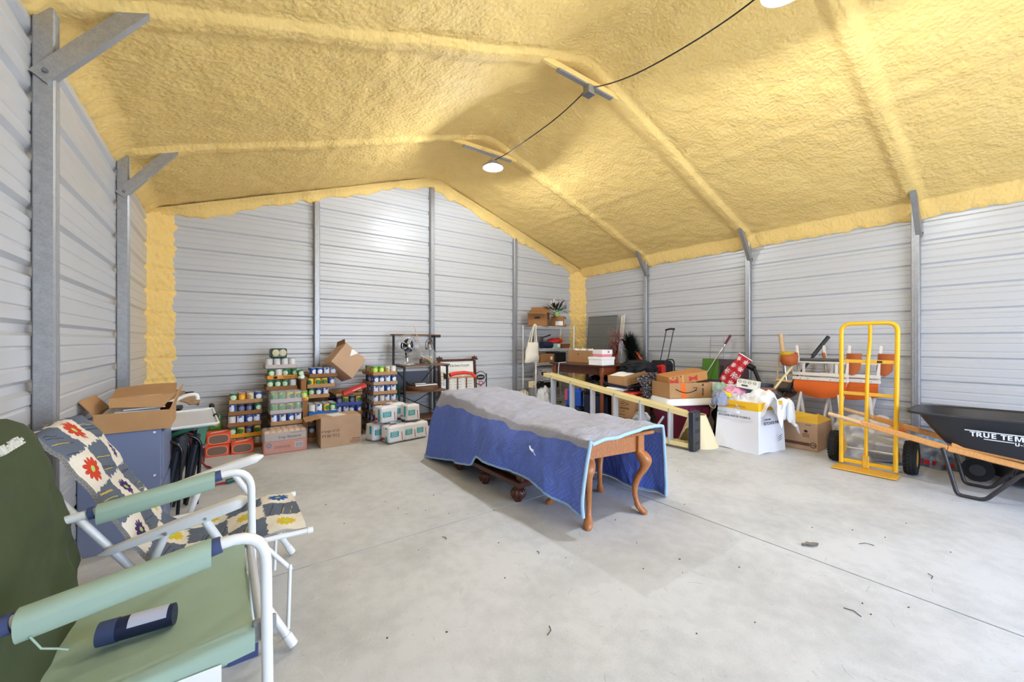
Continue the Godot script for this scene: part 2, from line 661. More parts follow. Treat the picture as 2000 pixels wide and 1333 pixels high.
func build_structure():
	# floor slabs with sawn joints at x = 2.455 and z = -2.2
	var fl := struct_root("floor")
	part(fl, "sub_base", mb().box(Vector3(2.49, -0.11, -1.59), Vector3(6.6, 0.16, 8.0)).mesh(), M.joint)
	var xs := [[-0.72, 2.451], [2.459, 5.72]]
	var zs := [[-5.56, -2.2035], [-2.1965, 2.4]]
	for a in xs:
		for b in zs:
			part(fl, "slab", mb().box(Vector3((a[0] + a[1]) / 2, -0.04, (b[0] + b[1]) / 2), Vector3(a[1] - a[0], 0.08, b[1] - b[0]), 0.0015).mesh(), M.concrete)
	var gr := structure("ground", mb().box(Vector3(2.5, -0.24, 14.0), Vector3(60, 0.1, 23.1)).mesh(), patchy(rgb(196, 190, 178), rgb(176, 170, 158), 2.0, 0.02, 0.1, 0.95))
	gr.name = "ground"
	# walls
	var H := roof_y(LX)
	profiled_wall("wall_left", Vector3(LX, 0, FZ), Vector3(0, 0, -1), Vector3(-1, 0, 0), FZ - BZ, H, func(_y): return Vector2(0, FZ - BZ), mb().box(Vector3(LX - 0.045, H / 2, (FZ + BZ) / 2), Vector3(0.04, H, FZ - BZ + 0.12)))
	profiled_wall("wall_right", Vector3(RX, 0, BZ), Vector3(0, 0, 1), Vector3(1, 0, 0), FZ - BZ, H, func(_y): return Vector2(0, FZ - BZ), mb().box(Vector3(RX + 0.045, H / 2, (FZ + BZ) / 2), Vector3(0.04, H, FZ - BZ + 0.12)))
	var gable := PackedVector2Array([Vector2(LX - 0.06, 0), Vector2(RX + 0.06, 0), Vector2(RX + 0.06, H), Vector2(MX, RIDGE + 0.06), Vector2(LX - 0.06, H)])
	profiled_wall("wall_back", Vector3(LX, 0, BZ), Vector3(1, 0, 0), Vector3(0, 0, -1), RX - LX, RIDGE + 0.05, func(y):
		var hw := clampf((RIDGE + 0.05 - y) / 0.343, 0.0, 3.09)
		return Vector2(3.09 - hw, 3.09 + hw), mb().at(0, 0, BZ - 0.065).prism(gable, 0.04))
	# front wall round the open roll-up door
	var fw := struct_root("wall_front")
	var front := PackedVector2Array([Vector2(LX - 0.06, 0), Vector2(1.0, 0), Vector2(1.0, 2.36), Vector2(4.4, 2.36), Vector2(4.4, 0), Vector2(RX + 0.06, 0), Vector2(RX + 0.06, H), Vector2(MX, RIDGE + 0.06), Vector2(LX - 0.06, H)])
	part(fw, "panel", mb().at(0, 0, FZ).prism(front, 0.05).mesh(), M.wall)
	# roof skin and sprayed foam
	var ce := struct_root("ceiling")
	var rs := mb()
	for sg in [-1.0, 1.0]:
		var ex: float = MX + sg * 3.25
		rs.bar(Vector3(MX, RIDGE + 0.13, (BZ + FZ) / 2), Vector3(ex, roof_y(ex) + 0.13, (BZ + FZ) / 2), FZ - BZ + 0.3, 0.05)
	part(ce, "roof_sheet", rs.mesh(), M.wall)
	part(ce, "foam_layer", foam_ceiling(), M.foam, "yellow sprayed foam with a rippled skin")
	part(ce, "foam_edge", foam_gable(), M.foam)
	for c in [[LX, 1.0, 0.23, 0.13], [RX, -1.0, 0.28, 0.19]]:
		part(get_node("wall_back"), "foam_column", foam_column(c[0], c[1], c[2], c[3]), M.foam)
	part(get_node("wall_left"), "foam_bead", foam_bead(), M.foam)
	# steel frames: one per bay line, joined posts and knee braces
	for i in TRUSS.size():
		steel_frame(TRUSS[i], i + 1)
	var bx := [0.955, 2.495, 4.01]
	for i in 3:
		var x: float = bx[i]
		var t := struct_root("trim_%d" % (i + 5))
		t.position = Vector3(x, 0, BZ + 0.034)
		var top := roof_y(x) - 0.13
		post_parts(t, top)

func post_parts(t: Node3D, top: float, at := Vector3.ZERO, turn := 0.0):
	var b := Basis(Vector3.UP, deg_to_rad(turn))
	var m := mb()
	m.T = Transform3D(b, at)
	m.box(Vector3(0, top / 2, 0), Vector3(0.062, top, 0.062), 0.005)
	# rolled stiffening bands on the room face
	for x in [-0.018, 0.0, 0.018]:
		m.box(Vector3(x, top / 2, 0.031), Vector3(0.011, top - 0.02, 0.003), 0.001)
	part(t, "post", m.mesh(), M.galv)

func steel_frame(z: float, nr: int):
	var t := struct_root("trim_%d" % nr)
	t.position.z = z
	for sg in [-1.0, 1.0]:
		var x: float = LX + 0.034 if sg < 0 else RX - 0.034
		post_parts(t, roof_y(x) - 0.01, Vector3(x, 0, 0), 90.0 if sg < 0 else -90.0)
		# knee brace: a folded channel from post to rafter
		var a := Vector3(x + sg * 0.012, 2.15, 0.012)
		var b := Vector3(x - sg * 0.40, 2.72, 0.012)
		var d := (b - a).normalized()
		var up := Vector3(0, 0, 1)
		var m := mb()
		m.T = Transform3D(Basis.IDENTITY, Vector3(0, 0, 0.031))
		m.bar(a, b, 0.058, 0.003, up)
		var side := up.cross(d).normalized()
		for e in [-1.0, 1.0]:
			m.bar(a + side * 0.028 * e - up * 0.02, b + side * 0.028 * e - up * 0.02, 0.003, 0.042, up)
		var br := part(t, "brace", m.mesh(), M.galv)
		part(br, "bolt", mb().cyl(a + d * 0.035 + Vector3(0, 0, 0.031), a + d * 0.035 + Vector3(0, 0, 0.043), 0.011, 0.008, 8).mesh(), M.galv_dark)
	# flat tie across the peak
	part(t, "peak_tie", mb().box(Vector3(MX + 0.03, 3.345, 0), Vector3(1.0, 0.05, 0.05), 0.012).mesh(), M.foam, "tie coated in yellow foam overspray")
	part(t, "tie_strap", mb().box(Vector3(MX + 0.03, 3.311, 0), Vector3(0.66, 0.016, 0.046), 0.003).mesh(), M.galv)

func foam_ceiling() -> ArrayMesh:
	var n1 := noise(301, 1.1, 3)
	var n2 := noise(302, 6.0, 3)
	var n3 := noise(303, 16.0, 2)
	n3.noise_type = FastNoiseLite.TYPE_CELLULAR
	n3.fractal_octaves = 1
	# cross-section, left wall up over the ridge and down the right wall
	var path := [Vector2(LX - 0.012, 2.385), Vector2(LX + 0.012, 2.395), Vector2(LX + 0.05, 2.445)]
	var N := 230
	for i in N + 1:
		var x := lerpf(LX + 0.10, RX - 0.10, float(i) / N)
		path.append(Vector2(x, RIDGE - 0.343 * (sqrt((x - MX) * (x - MX) + 0.012) - 0.02)))
	path.append_array([Vector2(RX - 0.045, 2.385), Vector2(RX - 0.012, 2.335), Vector2(RX + 0.012, 2.33)])
	var P := []
	var W := 300
	var pc := path.size()
	for i in pc:
		var p: Vector2 = path[i]
		var a: Vector2 = path[maxi(i - 1, 0)]
		var b: Vector2 = path[mini(i + 1, pc - 1)]
		var t := (b - a).normalized()
		var nn := Vector2(t.y, -t.x)
		var edge := i < 3 or i > pc - 4
		var row := []
		for j in W + 1:
			var z := lerpf(BZ + 0.005, FZ, float(j) / W)
			var h := n1.get_noise_2d(p.x, z) * 0.014 + n2.get_noise_2d(p.x * 1.2, z * 0.8) * 0.007 + n3.get_noise_2d(p.x, z * 1.2) * 0.004
			for tz in TRUSS:
				var q: float = absf(z - tz + n2.get_noise_2d(p.x * 0.3, tz) * 0.012) / 0.062
				if q < 1.9: h += 0.028 * (1.0 - smoothstep(0.72, 1.25, q))
			# purlin lines under the foam
			for px in [0.85, 4.10]:
				var q2 := absf(p.x - px + n1.get_noise_2d(z, px) * 0.04) / 0.05
				if q2 < 1.5: h += 0.005 * (1.0 - smoothstep(0.3, 1.4, q2))
			if edge:
				h = h * 0.3
			var pos := Vector3(p.x + nn.x * h, p.y + nn.y * h, z)
			if edge: pos.y += n2.get_noise_2d(z * 1.3, p.x) * 0.02
			row.append(pos)
		P.append(row)
	return mb().sheet(P).mesh()

func foam_gable() -> ArrayMesh:
	var n2 := noise(312, 5.0, 3)
	var P := []
	var prof := [Vector2(0.0, 0.14), Vector2(0.035, 0.085), Vector2(0.075, 0.045), Vector2(0.125, 0.022), Vector2(0.15, 0.008), Vector2(0.155, -0.02)]
	for i in 181:
		var x := lerpf(LX, RX, i / 180.0)
		var row := []
		for q in prof:
			var e: float = q.x * (0.62 + 0.5 * n2.get_noise_2d(x * 0.35, 3.0) + 0.12 * n2.get_noise_2d(x * 1.2, 8.0))
			row.append(Vector3(x, roof_y(x) - 0.01 - e, BZ + q.y + n2.get_noise_2d(x * 0.8, q.x * 8.0) * 0.008))
		P.append(row)
	return mb().sheet(P).mesh()

func foam_column(x0: float, sg: float, wide: float, deep: float) -> ArrayMesh:
	var n1 := noise(321, 3.0, 3)
	var n2 := noise(322, 12.0, 3)
	var P := []
	for i in 15:
		var u := i / 14.0
		var row := []
		for j in 141:
			var y := lerpf(0.0, 2.48, j / 140.0)
			var w := wide * (1.0 + 0.10 * n1.get_noise_2d(y, 1.0))
			var dp := deep * (1.0 + 0.14 * n1.get_noise_2d(y, 9.0))
			var a := u * PI / 2.0
			# superellipse fillet between the two walls, bulging into the corner
			var x := w * (1.0 - pow(sin(a), 0.75))
			var z := dp * (1.0 - pow(cos(a), 0.75))
			var edge := sin(a * 2.0)
			x += edge * 0.03; z += edge * 0.03
			var r := n2.get_noise_2d(u * 1.2, y) * 0.014 + n1.get_noise_2d(u * 3.0, y * 2.0) * 0.010
			var rib := fposmod(y - 1.17 + 0.1143, 0.2286) - 0.1143
			r -= 0.012 * exp(-rib * rib / 0.0002)
			x += r; z += r
			if u == 0.0: z = -0.02
			if u == 1.0: x = -0.02
			row.append(Vector3(x0 + sg * x, y, BZ + z))
		P.append(row)
	if sg < 0.0: P.reverse()
	return mb().sheet(P).mesh()

func foam_bead() -> ArrayMesh:
	var n1 := noise(331, 4.0, 3)
	var P := []
	for i in 121:
		var z := lerpf(FZ, BZ, i / 120.0)
		var row := []
		for j in 9:
			var a := j / 8.0 * PI / 2.0
			var r := 0.03 * (1.0 + 0.5 * n1.get_noise_2d(z * 2.0, a))
			row.append(Vector3(LX - 0.01 + cos(a) * r, -0.004 + sin(a) * r * 1.1, z))
		P.append(row)
	return mb().sheet(P).mesh()

# ==================================================================== lamps
func build_lamps():
	var lens := plain(rgb(255, 255, 255), 0.4)
	lens.emission_enabled = true
	lens.emission = Color(1.0, 0.985, 0.95)
	lens.emission_energy_multiplier = 6.0
	var spec := [[Vector3(2.49, 3.085, -3.78), "round white high-bay lamp hanging near the back wall"], [Vector3(2.49, 3.04, -0.88), "round white high-bay lamp nearest the camera, at the top edge"]]
	for s in spec:
		var t := thing("ceiling_lamp", s[1], "lamp", s[0], 0, "high-bay lamps")
		part(t, "housing", mb().lathe([Vector2(0.1, 0.0), Vector2(0.116, 0.0), Vector2(0.118, 0.012), Vector2(0.112, 0.022), Vector2(0.062, 0.026), Vector2(0.055, 0.07), Vector2(0.02, 0.075), Vector2(0.0, 0.075)], 28).mesh(), M.galv)
		part(t, "lens", mb().lathe([Vector2(0.0, -0.006), Vector2(0.08, -0.004), Vector2(0.102, 0.002)], 28).mesh(), lens)
		var loop := []
		for k in 9: loop.append(Vector3(sin(PI * k / 8.0 - PI / 2) * 0.022, 0.075 + cos(PI * k / 8.0 - PI / 2) * 0.05, 0))
		part(t, "hanger", mb().tube(loop, 0.004, 6).tube([Vector3(0, 0.12, 0), Vector3(0.006, 0.16, 0.0), Vector3(0.0, 0.20, -0.02)], 0.003, 6).mesh(), M.galv)
		var l := OmniLight3D.new()
		l.name = "lamp_light"
		t.add_child(l)
		l.position = Vector3(0, -0.015, 0)
		l.omni_range = 20.0
		l.omni_attenuation = 2.0
		l.light_size = 0.02
		l.light_color = Color(0.94, 0.97, 1.0)
		l.light_energy = LAMP_E
		l.shadow_enabled = true
	# junction box and its cable runs
	var jb := thing("junction_box", "small square steel junction box under the second frame", "junction box", Vector3(2.505, 3.235, -2.335))
	part(jb, "body", mb().box(Vector3.ZERO, Vector3(0.07, 0.075, 0.07), 0.004).mesh(), M.galv)
	part(jb, "cover", mb().box(Vector3(0, -0.04, 0), Vector3(0.074, 0.004, 0.074), 0.001).mesh(), M.galv_dark)
	part(jb, "clamp", mb().cyl(Vector3(0.03, 0.02, 0.035), Vector3(0.045, 0.022, 0.055), 0.011, 0.009, 8).mesh(), M.galv_dark)
	part(jb, "clamp", mb().cyl(Vector3(-0.03, -0.02, -0.03), Vector3(-0.035, -0.024, -0.052), 0.011, 0.009, 8).mesh(), M.galv_dark)
	cable("from the junction box to the far lamp", Vector3(2.47, 3.21, -2.39), Vector3(2.49, 3.17, -3.78), 0.05)
	cable("from the junction box to the near lamp", Vector3(2.55, 3.257, -2.28), Vector3(2.49, 3.125, -0.90), 0.12)

func cable(what: String, a: Vector3, b: Vector3, sag: float):
	var pts := []
	for i in 25:
		var t := i / 24.0
		var p := a.lerp(b, t)
		p.y -= sag * 4.0 * t * (1.0 - t) * (1.0 if b.y > 3.13 else 0.75)
		p.x += sin(t * 9.0) * 0.006
		pts.append(p)
	single("power_cable", "thin black electric cable running " + what, "cable", mb().tube(pts, 0.0048, 6).mesh(), M.black)

# ==================================================================== left corner
func flower(im: Image, c: Vector2, r: float, col: Color, heart: Color, petals: int):
	for y in range(int(c.y - r), int(c.y + r) + 1):
		for x in range(int(c.x - r), int(c.x + r) + 1):
			if x < 0 or y < 0 or x >= im.get_width() or y >= im.get_height(): continue
			var d := Vector2(x, y) - c
			var q := d.length() / r
			var lim := 0.62 + 0.34 * absf(sin(d.angle() * petals * 0.5)) + 0.05 * sin(d.angle() * 3.0)
			if q < lim:
				var cc := col.darkened(0.18 * absf(sin(d.angle() * petals)))
				if q < 0.24: cc = heart
				im.set_pixel(x, y, cc)

func floral_tex() -> ImageTexture:
	var W := 384
	var H := 1024
	var im := Image.create(W, H, false, Image.FORMAT_RGB8)
	var n := noise(401, 0.05, 3)
	var cw := W / 3
	var ch := H / 9
	var cream := rgb(222, 214, 198)
	var slate := rgb(96, 104, 120)
	for y in H:
		for x in W:
			var wob := n.get_noise_2d(x, y) * 9.0
			var cx := int((x + wob) / cw)
			var cy := int((y + wob) / ch)
			var c := cream if (cx + cy) % 2 == 0 else slate
			c = c.lerp(Color.WHITE if (cx + cy) % 2 == 0 else rgb(70, 92, 122), 0.12 + 0.25 * n.get_noise_2d(x * 3.0, y * 3.0))
			im.set_pixel(x, y, c)
	# sketched stripes and stems on the slate squares
	var r := RandomNumberGenerator.new()
	r.seed = 77
	for cy in 9:
		for cx in 3:
			if (cx + cy) % 2 == 1:
				for k in 5:
					var p := Vector2(cx * cw + 8, cy * ch + r.randf_range(12, ch - 8))
					var col := rgb(226, 196, 60) if r.randf() < 0.4 else rgb(40, 46, 62)
					for s in r.randi_range(40, cw - 20):
						p += Vector2(1, r.randf_range(-0.55, 0.15))
						im.fill_rect(Rect2i(int(p.x), int(p.y), 2, 2), col)
	var cols := [rgb(240, 208, 40), rgb(70, 40, 118), rgb(226, 66, 36), rgb(44, 96, 178), rgb(240, 208, 40), rgb(226, 66, 36), rgb(70, 40, 118)]
	var k := 0
	for cy in 9:
		for cx in 3:
			if (cx + cy) % 2 == 0:
				flower(im, Vector2((cx + 0.5) * cw, (cy + 0.5) * ch), 34.0 + 6.0 * (k % 2), cols[(k * 3 + cy) % cols.size()], rgb(176, 206, 96), 11)
				k += 1
	im.rotate_90(CLOCKWISE)
	return ImageTexture.create_from_image(im)

func build_left_corner():
	green_chair()
	floral_chair()
	filing_cabinet()
	left_clutter()

func green_chair():
	var t := thing("folding_chair", "sage green fabric folding chair with white tubular frame in the foreground", "chair", Vector3(-0.15, 0, -1.40))
	var o := Vector3(0.15, 0, 1.40)
	for s in [0, 1]:
		var z: float = -1.115 if s == 0 else -1.69
		var p := rounded([Vector3(-0.46, 0.585, z), Vector3(0.085, 0.675, z), Vector3(0.092, 0.035, z)], 0.085, 7)
		for i in p.size(): p[i] += o
		part(t, "arm_tube", mb().tube(p, 0.0125, 10).mesh(), M.white_metal)
		# padded sleeve over the arm
		var a := Vector3(-0.30, 0.611, z) + o
		var b := Vector3(-0.018, 0.657, z) + o
		var sl := mb()
		var P := []
		for i in 13:
			var row := []
			for j in 17:
				var an := -TAU * j / 16.0
				var c := a.lerp(b, i / 12.0)
				var rz := 0.026
				var ry := 0.0205
				var drop := -0.020 if sin(an) < -0.3 else 0.0
				row.append(c + Vector3(0, sin(an) * ry + drop * absf(sin(an)), cos(an) * rz))
			P.append(row)
		sl.sheet(P)
		part(t, "armrest_sleeve", sl.mesh(), M.sage)
		for q in [[a, -1.0], [b, 1.0]]:
			part(t, "end_collar", mb().cyl(q[0] - Vector3(0.006, 0.001, 0), q[0] + Vector3(0.018 * q[1], 0.003 * q[1], 0), 0.019, 0.018, 12).mesh(), M.blue_plastic)
		# runner on the floor with plastic corners and rear upright
		var rn := rounded([Vector3(0.092, 0.10, z), Vector3(0.092, 0.0135, z), Vector3(-0.50, 0.0135, z), Vector3(-0.44, 0.42, z), Vector3(-0.50, 0.88, z)], 0.07, 5)
		for i in rn.size(): rn[i] += o
		part(t, "leg_tube", mb().tube(rn, 0.0120, 8).mesh(), M.alu)
		part(t, "corner_foot", mb().prism_at(Transform3D(Basis.IDENTITY, o + Vector3(0.018, 0.0, z - 0.014)), PackedVector2Array([Vector2(0, 0), Vector2(0.088, 0), Vector2(0.088, 0.095), Vector2(0.072, 0.095), Vector2(0.055, 0.045), Vector2(0, 0.027)]), 0.028).mesh(), M.blue_plastic)
		# seat side rail
		part(t, "seat_rail", mb().tube([o + Vector3(-0.40, 0.356, z + (-0.03 if s == 0 else 0.03)), o + Vector3(0.085, 0.404, z + (-0.03 if s == 0 else 0.03))], 0.012, 8).mesh(), M.alu)
	# sagging seat cloth wrapped over the side rails
	var P := []
	var nz := noise(411, 9.0, 2)
	for i in 29:
		var u := i / 28.0
		var row := []
		for j in 33:
			var v := j / 32.0
			var x := lerpf(-0.40, 0.062, u)
			var z := lerpf(-1.128, -1.677, v)
			var e := minf(v, 1.0 - v)
			var y := lerpf(0.400, 0.450, u) - 0.036 * (1.0 - pow(absf(2.0 * v - 1.0), 3.0)) + nz.get_noise_2d(x, z) * 0.003
			if e < 0.055: y -= (0.055 - e) * 0.55 + 0.0
			row.append(o + Vector3(x, y, z))
		P.append(row)
	part(t, "seat", mb().sheet(P, 0.003).mesh(), M.sage)
	for s in [0, 1]:
		var z: float = -1.122 if s == 0 else -1.683
		var sg: float = 1.0 if s == 0 else -1.0
		var Hm := []
		for i in 15:
			var u := i / 14.0
			var yy := lerpf(0.378, 0.428, u)
			var x := lerpf(-0.40, 0.064, u)
			Hm.append([o + Vector3(x, yy + 0.012, z - 0.024 * sg), o + Vector3(x, yy + 0.008, z - 0.002 * sg), o + Vector3(x, yy - 0.004, z + 0.006 * sg), o + Vector3(x, yy - 0.024, z + 0.006 * sg), o + Vector3(x, yy - 0.042, z + 0.001 * sg)])
		if s == 0: Hm.reverse()
		part(t, "seat_hem", mb().sheet(Hm, 0.003).mesh(), M.sage)
	part(t, "front_bar", mb().tube([o + Vector3(0.078, 0.42, -1.13), o + Vector3(0.078, 0.42, -1.675)], 0.011, 8).mesh(), M.alu)
	part(t, "strap", mb().box(o + Vector3(0.084, 0.425, -1.135), Vector3(0.05, 0.05, 0.012), 0.003).mesh(), M.galv)
	part(t, "backrest", mb().box(o + Vector3(-0.475, 0.67, -1.40), Vector3(0.02, 0.42, 0.54), 0.008).mesh(), M.sage)
	part(t, "loose_thread", mb().tube([o + Vector3(-0.28, 0.585, -1.095), o + Vector3(-0.265, 0.56, -1.09), o + Vector3(-0.245, 0.552, -1.088), o + Vector3(-0.23, 0.545, -1.085)], 0.002, 5).mesh(), M.sage)
	part(t, "care_label", mb().box(o + Vector3(-0.075, 0.335, -1.112), Vector3(0.15, 0.11, 0.002)).mesh(), M.paper, "white printed care label")
	for k in 4:
		lettering(t, "label_print", "- - - - - - -", 0.007, o + Vector3(-0.075, 0.372 - k * 0.02, -1.1105), Vector3.RIGHT, Vector3.UP, M.ink)
	# olive canvas thrown over the back
	var C := []
	var n1 := noise(412, 3.2, 3)
	for i in 41:
		var a := TAU * i / 40.0
		var row := []
		for j in 33:
			var v := j / 32.0
			var y := lerpf(0.20, 0.935, v)
			var cap := pow(1.0 - pow(absf(2.0 * maxf(v, 0.5) - 1.0), 5.0), 0.5)
			var hw := (0.375 + 0.02 * sin(v * 5.0)) * pow(1.0 - pow(absf(2.0 * maxf(v, 0.5) - 1.0), 9.0), 0.5) * (1.0 if v > 0.42 else lerpf(0.80, 1.0, v / 0.42))
			var hx := 0.062 * cap + 0.012
			var ca := cos(a); var sa := sin(a)
			var px := signf(ca) * pow(absf(ca), 0.7) * hx
			var pz := signf(sa) * pow(absf(sa), 0.7) * hw
			var f := n1.get_noise_3d(ca * 0.6, y * 1.4, pz * 3.0) * 0.030 * (1.0 - 0.85 * smoothstep(0.72, 0.84, y))
			row.append(Vector3(-0.40 - (y - 0.4) * 0.16 + px + f, y, -1.425 + pz))
		C.append(row)
	C.reverse()
	var c := thing("canvas_cover", "dark olive canvas bag draped over the green chair's back", "canvas cover", Vector3(-0.43, 0.2, -1.425))
	var m := mb()
	m.T = Transform3D(Basis.IDENTITY, -Vector3(-0.43, 0.2, -1.425))
	m.sheet(C, 0.0, true)
	part(c, "cloth", m.mesh(), M.olive)
	lettering(c, "embroidery", "MacRide", 0.022, Vector3(-0.410, 0.868, -1.485) - c.position, Vector3(0.0, 0.03, -1.0), Vector3(-0.42, 1, 0), plain(rgb(226, 222, 208), 0.8), false, true, 0.010).set_meta("label", "cream embroidered script")
	# speaker-like bottle lying on the seat
	var b := thing("travel_flask", "navy blue cylindrical flask lying on the green chair seat", "flask", Vector3(-0.165, 0.421, -1.335))
	b.rotation = Vector3(0, deg_to_rad(-10), 0)
	b.scale = Vector3.ONE * 0.74
	part(b, "body", mb().tube([Vector3(-0.05, 0, 0), Vector3(0.095, 0.008, 0)], 0.0345, 20).mesh(), M.navy)
	part(b, "cap", mb().tube([Vector3(-0.098, -0.002, 0), Vector3(-0.092, -0.002, 0), Vector3(-0.05, 0, 0)], 0.0355, 20, true, 0.0365).mesh(), plain(rgb(58, 70, 106), 0.45))
	var lb := []
	for i in 9:
		var row := []
		for j in 7:
			var a := deg_to_rad(lerpf(20, 105, j / 6.0))
			row.append(Vector3(lerpf(-0.02, 0.08, i / 8.0), lerpf(0.0015, 0.0072, i / 8.0) + sin(a) * 0.0352, cos(a) * 0.0352))
		lb.append(row)
	lb.reverse()
	part(b, "label_sticker", mb().sheet(lb, 0.0004).mesh(), plain(rgb(196, 198, 214), 0.5), "pale printed sticker")

func floral_chair():
	var t := thing("reclining_chair", "white framed reclining lawn chair with floral patchwork cushion and footrest", "chair", Vector3(-0.05, 0, -2.05))
	var o := Vector3(0.05, 0, 2.05)
	var fab := plain(Color.WHITE, 0.92)
	fab.albedo_texture = floral_tex()
	# long padded sling: from behind the head, down the back, over the seat to the footrest
	var keys := [Vector2(-0.545, 0.70), Vector2(-0.515, 0.80), Vector2(-0.455, 0.825), Vector2(-0.405, 0.765), Vector2(-0.33, 0.625), Vector2(-0.255, 0.475), Vector2(-0.195, 0.36), Vector2(-0.13, 0.315), Vector2(-0.02, 0.315), Vector2(0.10, 0.345), Vector2(0.19, 0.36), Vector2(0.285, 0.345)]
	var cv := Curve3D.new()
	for i in keys.size():
		var p: Vector2 = keys[i]
		var a: Vector2 = keys[maxi(i - 1, 0)]
		var b: Vector2 = keys[mini(i + 1, keys.size() - 1)]
		var tg := (b - a) / 6.0
		cv.add_point(Vector3(p.x, p.y, 0), Vector3(-tg.x, -tg.y, 0), Vector3(tg.x, tg.y, 0))
	var L := cv.get_baked_length()
	var P := []
	var nz := noise(421, 7.0, 2)
	for i in 91:
		var s := L * i / 90.0
		var p := cv.sample_baked(s)
		var q := cv.sample_baked(minf(s + 0.01, L)) - cv.sample_baked(maxf(s - 0.01, 0.0))
		var nn := Vector3(-q.y, q.x, 0).normalized()
		var row := []
		for j in 31:
			var v := j / 30.0
			var f := 0.018 * (1.0 - pow(absf(2.0 * v - 1.0), 4.0)) * (0.7 + 0.3 * sin(s * 26.0))
			f += nz.get_noise_2d(s * 1.5, v * 0.6) * 0.006
			row.append(o + p + nn * f + Vector3(0, 0, lerpf(-1.84, -2.30, v)))
		P.append(row)
	part(t, "cushion", mb().sheet(P, 0.014).mesh(), fab, "patchwork of grey and cream squares with painted flowers")
	# white tubes down both sides
	for s in [0, 1]:
		var z: float = -1.83 if s == 0 else -2.31
		var bk := [o + Vector3(-0.50, 0.75, z + (-0.03 if s == 0 else 0.03)), o + Vector3(-0.235, 0.325, z + (-0.03 if s == 0 else 0.03))]
		part(t, "back_tube", mb().tube(bk, 0.0125, 8).mesh(), M.white_metal)
		part(t, "seat_tube", mb().tube([o + Vector3(-0.21, 0.33, z), o + Vector3(0.14, 0.335, z)], 0.0125, 8).mesh(), M.white_metal)
		part(t, "footrest_tube", mb().tube([o + Vector3(0.12, 0.34, z), o + Vector3(0.295, 0.335, z)], 0.011, 8).mesh(), M.white_metal)
		part(t, "tube_cap", mb().tube([o + Vector3(0.287, 0.335, z), o + Vector3(0.307, 0.334, z)], 0.0135, 8).mesh(), M.white_paint)
		var fa := Vector3(0.085, 0.548, -1.735) if s == 0 else Vector3(0.17, 0.548, -2.335)
		var ba := Vector3(-0.325, 0.420, -1.845) if s == 0 else Vector3(-0.24, 0.43, -2.43)
		# moulded armrest, wider in front
		var A := []
		var ax := (fa - ba).normalized()
		var sd := ax.cross(Vector3.UP).normalized()
		var up := sd.cross(ax)
		for i in 15:
			var u := i / 14.0
			var row := []
			var w := lerpf(0.015, 0.029, smoothstep(0.0, 0.8, u))
			var hh := lerpf(0.012, 0.022, smoothstep(0.0, 0.7, u)) * (1.0 - 0.15 * pow(u, 6.0))
			var endr := 1.0 if (i > 0 and i < 14) else 0.25
			for j in 15:
				var a := TAU * j / 14.0
				var cx := signf(cos(a)) * pow(absf(cos(a)), 0.55) * w * endr
				var cy := signf(sin(a)) * pow(absf(sin(a)), 0.55) * hh * endr
				row.append(o + ba.lerp(fa, u) + sd * cx + up * cy)
			A.append(row)
		A.reverse()
		var ar := part(t, "armrest", mb().sheet(A).mesh(), M.white_paint)
		for u in [0.42, 0.68]:
			part(ar, "rivet", mb().cyl(o + ba.lerp(fa, u) + Vector3(0, -0.004, 0.02 if s == 0 else -0.02), o + ba.lerp(fa, u) + Vector3(0, -0.004, 0.032 if s == 0 else -0.032), 0.006, 0.005, 8).mesh(), M.galv)
		# scissor legs
		var pv := ba.lerp(fa, 0.68) + Vector3(0, -0.02, 0.0)
		var ft := Vector3(0.212, 0.014, -1.64) if s == 0 else Vector3(0.30, 0.014, -2.36)
		var lg := part(t, "leg", mb().tube([o + pv, o + ft], 0.0135, 10).mesh(), M.white_metal)
		var d := (ft - pv).normalized()
		part(lg, "foot_cap", mb().tube([o + ft - d * 0.045, o + ft], 0.0165, 10).mesh(), M.white_paint)
		var pv2 := ba.lerp(fa, 0.42) + Vector3(0, -0.012, 0)
		var ft2 := Vector3(-0.33, 0.014, -1.80) if s == 0 else Vector3(-0.22, 0.014, -2.44)
		part(t, "leg", mb().tube([o + pv2, o + ft2], 0.0125, 8).mesh(), M.white_metal)
		# footrest struts
		var fs := Vector3(0.245, 0.30, z)
		part(t, "strut", mb().tube([o + Vector3(0.13, 0.325, z), o + Vector3(0.225, 0.205, z + 0.02)], 0.009, 8).mesh(), M.white_metal)
		part(t, "strut", mb().tube([o + Vector3(0.222, 0.225, z + 0.02), o + Vector3(0.205, 0.02, z + 0.10)], 0.007, 8).mesh(), M.white_metal)

